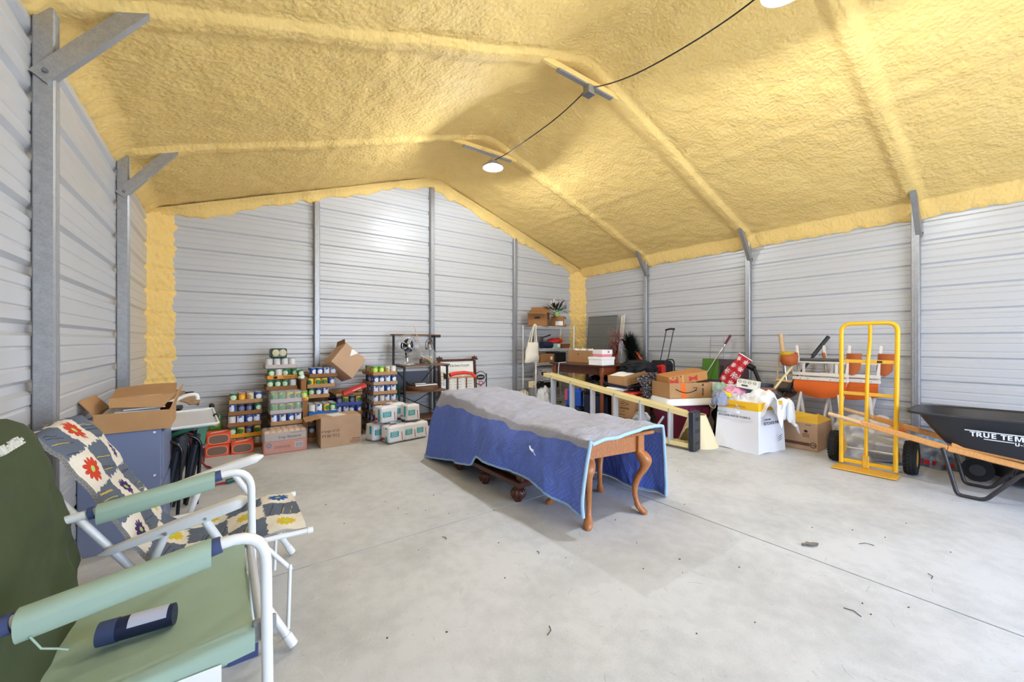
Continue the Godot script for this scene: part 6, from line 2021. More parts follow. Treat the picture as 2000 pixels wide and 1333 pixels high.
	for k in 6:
		var sh := mb().at(-0.20 + 0.075 * k, 0.105 + 0.006 * (k % 3), 0.0, 10.0 * (k % 3) - 10, 5, 14 - 6 * (k % 4))
		sh.box(Vector3.ZERO, Vector3(0.16, 0.022, 0.21), 0.003)
		single("paper_bundle", "bundle of white papers in the long box, %s from its front" % NTH[k], "papers", sh.mesh(), M.paper, pp.position, 4, "papers in the long box")
	single("black_jacket", "crumpled black jacket heaped on the box of papers", "jacket", cloth_heap(0.52, 0.15, 0.42, 721), M.dark_cloth, Vector3(4.66, 0.70, -3.44))
	var hound := patterned(pattern(64, func(x: int, y: int) -> Color:
		var a := (x / 8 + y / 8) % 2 == 0
		var q := (x % 8) + (y % 8) < 7
		return rgb(22, 20, 26) if a else (rgb(176, 168, 170) if q else rgb(60, 54, 60))), 0.22)
	var hc := thing("houndstooth_scarf", "black and grey checked scarf hanging off the box of papers", "scarf", Vector3(4.30, 0.36, -3.09))
	var n1 := noise(731, 3.0, 3)
	var P := []
	for i in 25:
		var u := i / 24.0
		var row := []
		for j in 21:
			var v := j / 20.0
			var y := lerpf(0.30, 0.0, v)
			row.append(Vector3(lerpf(-0.16, 0.26, u) + 0.05 * (v - 0.5) + n1.get_noise_2d(u * 2.0, v) * 0.03, y + 0.06 * u + 0.03 * sin(u * 7.0) * v, 0.02 + 0.09 * sin(v * 2.2) + 0.03 * sin(u * 14.0 + v * 3.0) + n1.get_noise_2d(u * 3.0, v * 3.0) * 0.05))
		P.append(row)
	P.reverse()
	part(hc, "cloth", mb().sheet(P, 0.006).mesh(), hound)
	for k in 14:
		part(hc, "fringe", mb().tube([Vector3(0.20 + 0.011 * k, 0.33, 0.05), Vector3(0.21 + 0.012 * k, 0.29 - 0.02 * sin(k * 2.1), 0.09 + 0.01 * sin(k)), Vector3(0.20 + 0.013 * k, 0.25 - 0.03 * sin(k * 1.7), 0.10)], 0.004, 5).mesh(), [M.cloth_white, M.dark_cloth][k % 2])
	var gb := thing("blue_gift_box", "blue and pink gift box behind the checked scarf", "box", Vector3(4.74, 0.42, -3.10), -20)
	part(gb, "body", mb().box(Vector3(0, 0.11, 0), Vector3(0.20, 0.22, 0.18), 0.004).mesh(), plain(rgb(36, 66, 120), 0.5))
	part(gb, "side_band", mb().box(Vector3(0.085, 0.11, 0), Vector3(0.034, 0.222, 0.184), 0.004).mesh(), plain(rgb(196, 60, 110), 0.5))
	single("brown_tall_box", "plain brown box under the blue gift box", "cardboard box", mb().box(Vector3(4.74, 0.21, -3.12), Vector3(0.24, 0.418, 0.24), 0.004).mesh(), M.card_dark)
	single("dark_green_duffel", "dark green duffel bag behind the maroon tote", "bag", cloth_heap(0.44, 0.50, 0.40, 741, 0.4), plain(rgb(24, 62, 58), 0.8), Vector3(5.02, 0.0, -2.84))
	# under the brown table
	var bl := thing("navy_storage_bin", "dark navy plastic storage bin under the brown table", "bin", Vector3(4.36, 0, -3.80))
	part(bl, "body", mb().box(Vector3(0, 0.19, 0), Vector3(0.34, 0.38, 0.44), 0.02).mesh(), M.navy)
	part(bl, "lid", mb().box(Vector3(0, 0.395, 0), Vector3(0.37, 0.03, 0.47), 0.01).mesh(), plain(rgb(26, 30, 46), 0.4))
	single("black_garbage_bag", "shiny black garbage bag slumped on the navy bin", "bag", cloth_heap(0.40, 0.22, 0.42, 751), M.black_gloss, Vector3(4.36, 0.412, -3.82))
	var bp := thing("blue_product_bag", "bright blue plastic product bag with white print under the table", "bag", Vector3(4.22, 0, -4.22), 6)
	part(bp, "body", mb().box(Vector3(0, 0.28, 0), Vector3(0.16, 0.30, 0.28), 0.05).mesh(), plain(rgb(30, 84, 190), 0.35))
	part(bp, "base", mb().box(Vector3(0, 0.08, 0), Vector3(0.18, 0.16, 0.30), 0.03).mesh(), plain(rgb(34, 38, 52), 0.6))
	for q in 3: part(bp, "printed_mark", mb().box(Vector3(-0.0815, 0.31 - 0.022 * q, 0.02), Vector3(0.002, 0.010, 0.10 - 0.02 * q)).mesh(), M.white_print)
	part(bp, "printed_panel", mb().box(Vector3(-0.0815, 0.33, -0.09), Vector3(0.002, 0.16, 0.05)).mesh(), plain(rgb(214, 90, 110), 0.5))
	single("light_blue_bag", "pale blue white plastic bag on the floor behind the ladder", "bag", cloth_heap(0.20, 0.25, 0.22, 761, 0.4), plain(rgb(206, 212, 228), 0.5), Vector3(4.08, 0, -2.95))
	single("grey_cloth_sack", "grey cloth sack beside the Los Angeles carton", "sack", cloth_heap(0.28, 0.30, 0.24, 763, 0.4), plain(rgb(104, 98, 98), 0.9), Vector3(4.60, 0, -3.03))
	# maroon tote and the two cartons on it
	var mt := thing("maroon_tote", "maroon plastic storage tote with white lid", "storage tote", Vector3(4.44, 0, -2.66), -24)
	var prof := []
	for k in 2:
		prof.append(k)
	var TP := []
	for i in 33:
		var a := TAU * i / 32.0
		var row := []
		for j in 9:
			var v := j / 8.0
			var w := lerpf(0.235, 0.285, v)
			var d := lerpf(0.165, 0.205, v)
			var step := 0.010 if v > 0.62 else 0.0
			var ca := cos(a); var sa := sin(a)
			row.append(Vector3(signf(ca) * pow(absf(ca), 0.32) * (w + step), v * 0.40, signf(sa) * pow(absf(sa), 0.32) * (d + step)))
		TP.append(row)
	TP.reverse()
	part(mt, "body", mb().sheet(TP, 0.0, true).box(Vector3(0, 0.003, 0), Vector3(0.40, 0.006, 0.28)).mesh(), M.maroon)
	for x in [-0.17, 0.0, 0.17]:
		part(mt, "moulded_rib", mb().box(Vector3(x, 0.31, 0.208), Vector3(0.09, 0.085, 0.016), 0.005).mesh(), M.maroon)
	var LP := []
	for i in 33:
		var a := TAU * i / 32.0
		var ca := cos(a); var sa := sin(a)
		var row := []
		for q in [Vector2(1.0, 0.385), Vector2(1.04, 0.387), Vector2(1.04, 0.412), Vector2(0.98, 0.420), Vector2(0.93, 0.452), Vector2(0.88, 0.46), Vector2(0.5, 0.458), Vector2(0.0, 0.458)]:
			row.append(Vector3(signf(ca) * pow(absf(ca), 0.30) * 0.315 * q.x, q.y, signf(sa) * pow(absf(sa), 0.30) * 0.232 * q.x))
		LP.append(row)
	LP.reverse()
	part(mt, "lid", mb().sheet(LP, 0.0, true).mesh(), M.white_paint)
	part(mt, "handle_loop", mb().tube(rounded([Vector3(0.20, 0.395, 0.235), Vector3(0.205, 0.36, 0.26), Vector3(0.26, 0.345, 0.26), Vector3(0.30, 0.40, 0.225)], 0.03), 0.005, 6).mesh(), M.white_paint)
	var am := thing("smile_carton", "brown delivery carton with curved arrow print and orange tape", "cardboard box", Vector3(4.45, 0.462, -2.66), -24)
	open_box(am, 0.56, 0.175, 0.36, M.card)
	var sm := []
	for i in 13:
		var u := i / 12.0
		sm.append(Vector3(lerpf(-0.20, 0.07, u), 0.105 - 0.045 * sin(u * PI * 0.92), 0.1812))
	part(am, "printed_smile", mb().tube(sm, 0.0048, 5).mesh(), M.ink)
	part(am, "printed_arrow", mb().tube([Vector3(0.03, 0.118, 0.1812), Vector3(0.078, 0.118, 0.1812), Vector3(0.062, 0.080, 0.1812)], 0.0045, 5).mesh(), M.ink)
	for k in 5:
		part(am, "printed_code", mb().box(Vector3(0.155, 0.03 + 0.018 * k, 0.1806), Vector3(0.024, 0.010, 0.001)).mesh(), M.ink)
	part(am, "printed_code", mb().box(Vector3(0.155, 0.148, 0.1806), Vector3(0.024, 0.026, 0.001)).mesh(), plain(rgb(80, 60, 44), 0.8))
	part(am, "orange_tape", mb().at(-0.10, 0.088, 0.1812, 0, 0, 6).box(Vector3.ZERO, Vector3(0.058, 0.178, 0.0015)).mesh(), plain(rgb(250, 112, 30), 0.3))
	var rd := thing("red_print_carton", "tilted brown carton with red bow tie print on the delivery carton", "cardboard box", Vector3(4.43, 0.645, -2.64), 0)
	rd.rotation_degrees = Vector3(4, -24, 8)
	part(rd, "body", mb().box(Vector3(0, 0.05, 0), Vector3(0.50, 0.105, 0.26), 0.004).mesh(), patchy(rgb(198, 140, 78), rgb(184, 124, 62), 0.5, 0.01, 0.2, 0.6, 0.0, 0.35, 47))
	for x in [-0.19, 0.06]:
		part(rd, "printed_bow", mb().prism_at(Transform3D(Basis.IDENTITY, Vector3(x, 0.045, 0.1302)), PackedVector2Array([Vector2(-0.055, -0.035), Vector2(0.0, -0.012), Vector2(0.055, -0.038), Vector2(0.055, 0.034), Vector2(0.0, 0.010), Vector2(-0.055, 0.032)]), 0.001).mesh(), plain(rgb(192, 52, 32), 0.6))
	part(rd, "tape", mb().box(Vector3(-0.075, 0.051, 0.1305), Vector3(0.012, 0.104, 0.001)).mesh(), plain(rgb(222, 176, 110), 0.3))
	for x in [-0.20, -0.15, -0.10]:
		part(rd, "printed_dot", mb().prism_at(Transform3D(Basis.IDENTITY, Vector3(x, 0.088, 0.1302)), disc(0.009, 12), 0.001).mesh(), plain(rgb(96, 72, 30), 0.6))
	single("crumpled_wrapping", "crumpled white wrapping paper inside the delivery carton", "paper", cloth_heap(0.28, 0.16, 0.22, 771), plain(rgb(216, 206, 190), 0.8), Vector3(4.58, 0.47, -2.64))
	# lamp shade with an arched opening standing on the floor
	var sh2 := thing("lamp_shade", "cream cone shaped shade with an arched opening on the floor", "shade", Vector3(4.10, 0, -2.22), 0)
	sh2.position = Vector3(4.16, 0, -2.30)
	var cone := mb()
	var S := 48
	var H := 24
	for i in S:
		for j in H:
			var a0 := TAU * i / S
			var a1 := TAU * (i + 1) / S
			var v0 := j / float(H)
			var v1 := (j + 1) / float(H)
			# opening faces the ladder side
			var am2 := wrapf((a0 + a1) / 2 - deg_to_rad(262), -PI, PI)
			var lim := 0.62 * sqrt(maxf(0.0, 1.0 - pow(am2 / 0.62, 2.0)))
			if absf(am2) < 0.62 and (v0 + v1) / 2 < lim: continue
			var pt := func(a: float, v: float, off: float) -> Vector3:
				return Vector3(sin(a), 0, cos(a)) * (lerpf(0.205, 0.085, v) - off) + Vector3(0, v * 0.325, 0)
			cone.quad(pt.call(a0, v0, 0.0), pt.call(a1, v0, 0.0), pt.call(a1, v1, 0.0), pt.call(a0, v1, 0.0))
			cone.quad(pt.call(a1, v0, 0.006), pt.call(a0, v0, 0.006), pt.call(a0, v1, 0.006), pt.call(a1, v1, 0.006))
	part(sh2, "shell", cone.mesh(), M.cream)
	var rim := []
	for k in 32: rim.append(Vector3(sin(TAU * k / 32) * 0.083, 0.325, cos(TAU * k / 32) * 0.083))
	part(sh2, "top_rim", mb().tube(rim, 0.005, 6, false, -1.0, true).mesh(), M.cream)

# ==================================================================== along the right wall
func snow_tex() -> ImageTexture:
	var S := 256
	var im := Image.create(S, S, false, Image.FORMAT_RGB8)
	im.fill(rgb(190, 20, 30))
	var r := RandomNumberGenerator.new()
	r.seed = 12
	for k in 9:
		var c := Vector2(42 + 85 * (k % 3) + 22 * ((k / 3) % 2), 42 + 85 * (k / 3))
		var R := 24.0 + 10.0 * (k % 2)
		for arm in 6:
			var d := Vector2.from_angle(TAU * arm / 6.0 + k)
			for s in int(R):
				im.fill_rect(Rect2i(int(c.x + d.x * s) - 2, int(c.y + d.y * s) - 2, 5, 5), rgb(246, 240, 238))
			for q in [0.5, 0.8]:
				for sg in [-1.0, 1.0]:
					for s in int(R * 0.35):
						var p: Vector2 = c + d * R * q + d.rotated(sg * 0.9) * s
						im.fill_rect(Rect2i(int(p.x) - 1, int(p.y) - 1, 3, 3), rgb(246, 240, 238))
	return ImageTexture.create_from_image(im)

func build_right_wall():
	var right := Vector3(0, 0, 1)
	# painted yard sign with wire stakes
	var ys := thing("yard_sign", "garden picture panel with green and purple print and wire stakes", "sign", Vector3(5.36, 0, -2.62))
	ys.rotation_degrees.z = -4
	part(ys, "panel", mb().box(Vector3(0, 0.70, 0), Vector3(0.012, 0.36, 0.60)).mesh(), patchy(rgb(66, 50, 56), rgb(110, 84, 96), 0.3, 0.03, 0.2, 0.6, 0.0, 0.5, 81))
	part(ys, "printed_panel", mb().box(Vector3(-0.007, 0.74, -0.185), Vector3(0.002, 0.28, 0.22)).mesh(), patchy(rgb(96, 150, 44), rgb(66, 116, 36), 0.2, 0.03, 0.2, 0.6, 0.0, 0.5, 82))
	part(ys, "printed_tree", mb().box(Vector3(-0.0075, 0.66, -0.03), Vector3(0.002, 0.27, 0.05)).mesh(), plain(rgb(40, 34, 34), 0.6))
	part(ys, "printed_flowers", mb().box(Vector3(-0.0075, 0.60, 0.10), Vector3(0.002, 0.06, 0.10)).mesh(), plain(rgb(206, 200, 150), 0.6))
	part(ys, "back_board", mb().box(Vector3(0.02, 0.30, 0), Vector3(0.02, 0.60, 0.5), 0.003).mesh(), M.card_dark)
	for z in [-0.20, -0.02]:
		part(ys, "stake", mb().tube([Vector3(0.0, 0.6, z), Vector3(0.0, 1.18, z)], 0.003, 5).mesh(), M.galv_dark)
	part(ys, "stake", mb().tube([Vector3(0.0, 1.06, -0.20), Vector3(0.0, 1.06, -0.02)], 0.003, 5).mesh(), M.galv_dark)
	var wb := thing("white_file_box", "white file box in front of the garden picture panel", "box", Vector3(5.06, 0, -2.50), 8)
	part(wb, "body", mb().box(Vector3(0, 0.295, 0), Vector3(0.24, 0.59, 0.34), 0.004).mesh(), M.paper)
	part(wb, "label_sticker", mb().box(Vector3(-0.1205, 0.54, 0.10), Vector3(0.001, 0.025, 0.07)).mesh(), plain(rgb(150, 200, 50), 0.5))
	# mop pole
	var mp := thing("mop_pole", "steel mop pole with burgundy grip leaning on the right wall", "mop", Vector3(0, 0, 0))
	part(mp, "pole", mb().tube([Vector3(5.10, 0.0, -3.12), Vector3(5.49, 1.16, -2.60)], 0.011, 8).mesh(), M.chrome)
	part(mp, "grip", mb().tube([Vector3(5.465, 1.08, -2.636), Vector3(5.505, 1.20, -2.582)], 0.016, 8).mesh(), plain(rgb(110, 20, 44), 0.5))
	# red snowflake stocking
	var st := thing("snowflake_bag", "red gift bag printed with white snowflakes, leaning tilted", "gift bag", Vector3(5.06, 0.595, -2.44))
	st.rotation_degrees = Vector3(34, 10, 0)
	var sm := plain(Color.WHITE, 0.8)
	sm.albedo_texture = snow_tex()
	sm.uv1_triplanar = true
	sm.uv1_scale = Vector3.ONE / 0.30
	var SP := []
	for i in 25:
		var a := TAU * i / 24.0
		var row := []
		for j in 13:
			var v := j / 12.0
			row.append(Vector3(cos(a) * 0.05 * (0.6 + 0.4 * sin(v * PI)), v * 0.40, sin(a) * (0.085 + 0.012 * sin(v * 6.0))))
		SP.append(row)
	SP.reverse()
	part(st, "body", mb().sheet(SP, 0.0, true).mesh(), sm)
	part(st, "top_edge", mb().tube([Vector3(0, 0.40, -0.085), Vector3(0, 0.402, 0.085)], 0.008, 6).mesh(), M.cloth_white)
	single("hair_dryer", "black hand dryer lying behind the snowflake bag", "hair dryer", mb().tube([Vector3(5.30, 0.84, -2.32), Vector3(5.28, 0.78, -2.20)], 0.035, 10).tube([Vector3(5.28, 0.78, -2.20), Vector3(5.24, 0.62, -2.12)], 0.02, 8).mesh(), M.black)
	single("blue_grey_crate", "blue grey crate under the black dryer", "crate", mb().box(Vector3(5.30, 0.30, -2.16), Vector3(0.26, 0.60, 0.24), 0.008).mesh(), plain(rgb(70, 84, 104), 0.5))
	# wooden garden tool with a looped frame
	var sp := thing("wooden_hand_churn", "wooden pole tool with looped wire frame and brown round base", "garden tool", Vector3(5.28, 0, -1.93))
	sp.rotation_degrees.x = 3
	part(sp, "pole", mb().tube([Vector3(0, 0.92, 0), Vector3(0.0, 1.19, -0.045), Vector3(0, 1.2, -0.047)], 0.021, 10, true, 0.024).mesh(), M.pale_wood)
	part(sp, "ferrule", mb().tube([Vector3(0, 0.66, 0.04), Vector3(0, 0.95, -0.005)], 0.016, 10).mesh(), M.chrome)
	for s in [-1.0, 1.0]:
		part(sp, "side_loop", mb().tube(rounded([Vector3(0, 1.0, -0.01), Vector3(0, 0.95, 0.05 * s), Vector3(0, 0.70, 0.085 * s + 0.03), Vector3(0, 0.60, 0.085 * s + 0.04)], 0.05), 0.008, 6).mesh(), M.pale_wood)
	part(sp, "frame", mb().box(Vector3(0, 0.66, 0.035), Vector3(0.05, 0.03, 0.20), 0.008).mesh(), M.pale_wood)
	part(sp, "base", mb().tube([Vector3(0.03, 0.56, 0.05), Vector3(-0.03, 0.58, 0.05)], 0.10, 20).mesh(), plain(rgb(74, 46, 32), 0.35))
	part(sp, "shaft", mb().box(Vector3(0, 0.25, 0.05), Vector3(0.05, 0.5, 0.06), 0.01).mesh(), M.pale_wood)
	# two folded director chairs
	for k in 2:
		director_chair(Vector3(5.27 + 0.09 * k, 0, -1.53 + 0.23 * k), ["folded director chair with orange canvas, the front one", "folded director chair with orange canvas, half behind the hand truck"][k])
	# things on and behind the chairs
	var bag := thing("leather_pouch", "tan leather pouch hanging on the left chair upright", "pouch", Vector3(5.20, 0.83, -1.80))
	part(bag, "bowl", mb().lathe([Vector2(0.0, 0.0), Vector2(0.06, 0.015), Vector2(0.085, 0.06), Vector2(0.08, 0.12), Vector2(0.05, 0.15), Vector2(0.045, 0.14), Vector2(0.07, 0.11), Vector2(0.0, 0.05)], 18).mesh(), plain(rgb(176, 88, 36), 0.6))
	part(bag, "fleece", mb().lathe([Vector2(0.06, 0.11), Vector2(0.075, 0.14), Vector2(0.05, 0.17), Vector2(0.0, 0.16)], 12, Vector3(0, 0, -0.02)).mesh(), plain(rgb(190, 160, 40), 0.95))
	var um := thing("black_snow_brush", "black handled snow brush leaning behind the director chairs", "snow brush", Vector3.ZERO)
	part(um, "shaft", mb().tube([Vector3(5.20, 0.50, -1.86), Vector3(5.47, 1.15, -1.52)], 0.014, 8).mesh(), M.black)
	part(um, "grip", mb().tube([Vector3(5.38, 0.95, -1.63), Vector3(5.475, 1.17, -1.51)], 0.021, 8).mesh(), M.black)
	part(um, "brush_head", mb().box(Vector3(5.20, 0.56, -1.83), Vector3(0.04, 0.04, 0.16), 0.01).mesh(), M.black)
	part(um, "blue_collar", mb().tube([Vector3(5.36, 0.90, -1.72), Vector3(5.365, 0.905, -1.60)], 0.012, 8).mesh(), plain(rgb(66, 130, 180), 0.4))
	single("yellow_white_pole", "short yellow and white broom pole behind the kitchen towel box", "pole", mb().tube([Vector3(5.08, 0.55, -1.92), Vector3(5.22, 0.84, -1.77)], 0.013, 8).mesh(), plain(rgb(232, 216, 150), 0.5))
	single("folded_umbrella", "grey folded umbrella lying across the director chairs", "umbrella", mb().tube([Vector3(5.35, 0.905, -1.74), Vector3(5.36, 0.912, -1.50), Vector3(5.38, 0.918, -1.20)], 0.022, 8, true, 0.014).mesh(), plain(rgb(86, 88, 92), 0.7))
	# kitchen paper towel carton and its contents
	towel_carton()
	var tn := thing("yellow_top_carton", "brown carton with yellow flaps and house logo", "cardboard box", Vector3(5.03, 0, -1.60), 0)
	part(tn, "body", mb().box(Vector3(0, 0.143, 0), Vector3(0.41, 0.286, 0.36), 0.005).mesh(), M.card_pale)
	part(tn, "flap", mb().poly3([Vector3(-0.205, 0.286, -0.18), Vector3(-0.205, 0.286, 0.18), Vector3(0.0, 0.345, 0.12), Vector3(0.0, 0.375, -0.16)], 0.004).mesh(), plain(rgb(226, 184, 64), 0.6))
	part(tn, "flap", mb().poly3([Vector3(-0.205, 0.286, 0.18), Vector3(0.205, 0.286, 0.18), Vector3(0.20, 0.335, 0.06), Vector3(0.0, 0.345, 0.10)], 0.004).mesh(), plain(rgb(216, 170, 52), 0.6))
	lettering(tn, "print", "07161", 0.014, Vector3(-0.206, 0.262, 0.10), right, Vector3.UP, M.ink)
	part(tn, "printed_house", mb().prism_at(Transform3D(Basis(Vector3(0, 0, 1), Vector3.UP, Vector3(-1, 0, 0)), Vector3(-0.2052, 0.185, 0.08)), PackedVector2Array([Vector2(-0.014, 0.0), Vector2(0.014, 0.0), Vector2(0.014, 0.014), Vector2(0.02, 0.014), Vector2(0.0, 0.030), Vector2(-0.02, 0.014), Vector2(-0.014, 0.014)]), 0.001).mesh(), M.ink)
	for k in 3: part(tn, "printed_line", mb().box(Vector3(-0.2056, 0.170 - 0.014 * k, 0.08), Vector3(0.001, 0.006, 0.06)).mesh(), plain(rgb(90, 66, 52), 0.8))
	part(tn, "printed_band", mb().box(Vector3(-0.2056, 0.065, -0.02), Vector3(0.001, 0.032, 0.26)).mesh(), plain(rgb(104, 76, 60), 0.8))
	var rg := []
	for k in 20: rg.append(Vector3(-0.2058, 0.065 + sin(TAU * k / 20) * 0.026, 0.142 + cos(TAU * k / 20) * 0.026))
	part(tn, "printed_ring", mb().tube(rg, 0.003, 5, false, -1.0, true).mesh(), M.ink)
	lettering(tn, "print", "Tdr", 0.018, Vector3(-0.2062, 0.065, 0.142), right, Vector3.UP, M.ink, true, true)
	# plastic bag with a grey case behind the hand truck
	single("clear_plastic_bag", "translucent white plastic bag bulging behind the hand truck", "bag", cloth_heap(0.42, 0.36, 0.46, 801, 0.35), plain(rgb(214, 216, 224), 0.3), Vector3(5.14, 0, -1.12))
	single("grey_bagged_pillow", "grey pillow in clear wrap between the hand truck rails", "pillow", mb().at(4.98, 0.15, -0.92, 10, 0, 8).box(Vector3.ZERO, Vector3(0.28, 0.24, 0.34), 0.08).mesh(), plain(rgb(186, 190, 204), 0.45), Vector3.ZERO)
	single("orange_rag", "small orange rag on the bagged pillow", "cloth", cloth_heap(0.14, 0.05, 0.12, 803), M.orange_cloth, Vector3(5.03, 0.275, -0.88))
	var bb := thing("charcoal_bag", "blue white and silver printed sack with red lettering by the wall", "sack", Vector3(5.22, 0, -0.66), 0)
	var cl := noise(811, 4.0, 2)
	part(bb, "body", cloth_heap(0.36, 0.22, 0.46, 812, 0.35), patchy(rgb(150, 152, 158), rgb(110, 112, 120), 0.2, 0.02, 0.15, 0.4, 0.0, 0.5, 83))
	part(bb, "printed_top", cloth_heap(0.30, 0.265, 0.40, 814, 0.5), patchy(rgb(230, 236, 244), rgb(30, 110, 190), 0.22, 0.02, 0.06, 0.35, 0.0, 0.3, 84))
	for q in 6: part(bb, "printed_mark", mb().at(-0.178 - 0.006 * sin(q * 0.6), 0.05, -0.12 + 0.048 * q, 0, 0, 8).box(Vector3.ZERO, Vector3(0.006, 0.04, 0.034), 0.002).mesh(), M.red)
	# black lawn mower tucked behind the wheelbarrow
	var mw := thing("lawn_mower", "black lawn mower deck and wheels in the shade of the wheelbarrow", "lawn mower", Vector3(5.15, 0, -0.12), 0)
	part(mw, "deck", mb().lathe([Vector2(0.28, 0.06), Vector2(0.29, 0.15), Vector2(0.24, 0.19), Vector2(0.0, 0.20)], 24).mesh(), M.black)
	part(mw, "engine", mb().box(Vector3(0.0, 0.28, 0), Vector3(0.26, 0.18, 0.26), 0.03).mesh(), M.black)
	for x in [-0.26, 0.26]:
		for z in [-0.26, 0.26]:
			var wh := part(mw, "wheel", mb().tube([Vector3(x - 0.025, 0.09, z), Vector3(x + 0.025, 0.09, z)], 0.09, 18).mesh(), M.rubber)
			part(wh, "hub", mb().tube([Vector3(x - 0.029, 0.09, z), Vector3(x + 0.029, 0.09, z)], 0.045, 14).mesh(), plain(rgb(60, 60, 64), 0.35))

func director_chair(at: Vector3, label: String):
	var t := thing("director_chair", label, "chair", at, 0, "folded director chairs")
	var ww := plain(rgb(226, 216, 204), 0.5)
	# uprights with canvas back slings
	for z in [-0.21, 0.20]:
		part(t, "upright", mb().bar(Vector3(0.02, 0.70, z + 0.02), Vector3(0.08, 1.07, z - 0.035 if z < 0 else z + 0.035), 0.022, 0.034, Vector3(1, 0, 0), 0.003).mesh(), ww)
		part(t, "leg", mb().bar(Vector3(0.02, 0.74, z * 0.7), Vector3(-0.07, 0.005, z * 1.15), 0.022, 0.034, Vector3(1, 0, 0), 0.003).mesh(), ww)
		part(t, "leg", mb().bar(Vector3(0.06, 0.74, z * 1.1), Vector3(0.02, 0.005, z * 0.55), 0.022, 0.034, Vector3(1, 0, 0), 0.003).mesh(), ww)
		part(t, "arm_post", mb().bar(Vector3(0.0, 0.74, z * 0.72), Vector3(0.0, 0.88, z * 0.72), 0.022, 0.03, Vector3(1, 0, 0), 0.003).mesh(), ww)
	part(t, "armrest", mb().box(Vector3(-0.005, 0.885, 0.0), Vector3(0.05, 0.018, 0.44), 0.006).mesh(), ww)
	for y in [0.755, 0.705]:
		part(t, "seat_rail", mb().box(Vector3(-0.02, y, 0.0), Vector3(0.028, 0.036, 0.50), 0.004).mesh(), ww)
	for z in [-0.17, -0.10, 0.10, 0.18]:
		part(t, "screw", mb().cyl(Vector3(-0.034, 0.705, z), Vector3(-0.037, 0.705, z), 0.005, 0.004, 7).mesh(), M.galv_dark)
	# hanging canvas seat
	var P := []
	for i in 17:
		var u := i / 16.0
		var row := []
		for j in 11:
			var v := j / 10.0
			row.append(Vector3(-0.015 - 0.03 * sin(v * PI) + 0.01 * sin(u * 9.0) * v, 0.70 - v * (0.15 + 0.05 * sin(u * PI)), lerpf(-0.235, 0.235, u)))
		P.append(row)
	P.reverse()
	part(t, "seat_canvas", mb().sheet(P, 0.004).mesh(), M.orange_cloth)
	for s in [-1.0, 1.0]:
		var Q := []
		for i in 9:
			var u := i / 8.0
			var row := []
			for j in 9:
				var v := j / 8.0
				row.append(Vector3(0.035 + 0.03 * u - 0.02 * sin(v * PI), lerpf(0.99, 0.82 - 0.06 * sin(v * PI), u), s * (0.225 + 0.02 * (1.0 - u)) + lerpf(-0.025, 0.10, v) * (1.0 if s > 0 else 0.25)))
			Q.append(row)
		part(t, "back_canvas", mb().sheet(Q, 0.004).mesh(), plain(rgb(176, 92, 42), 0.8))

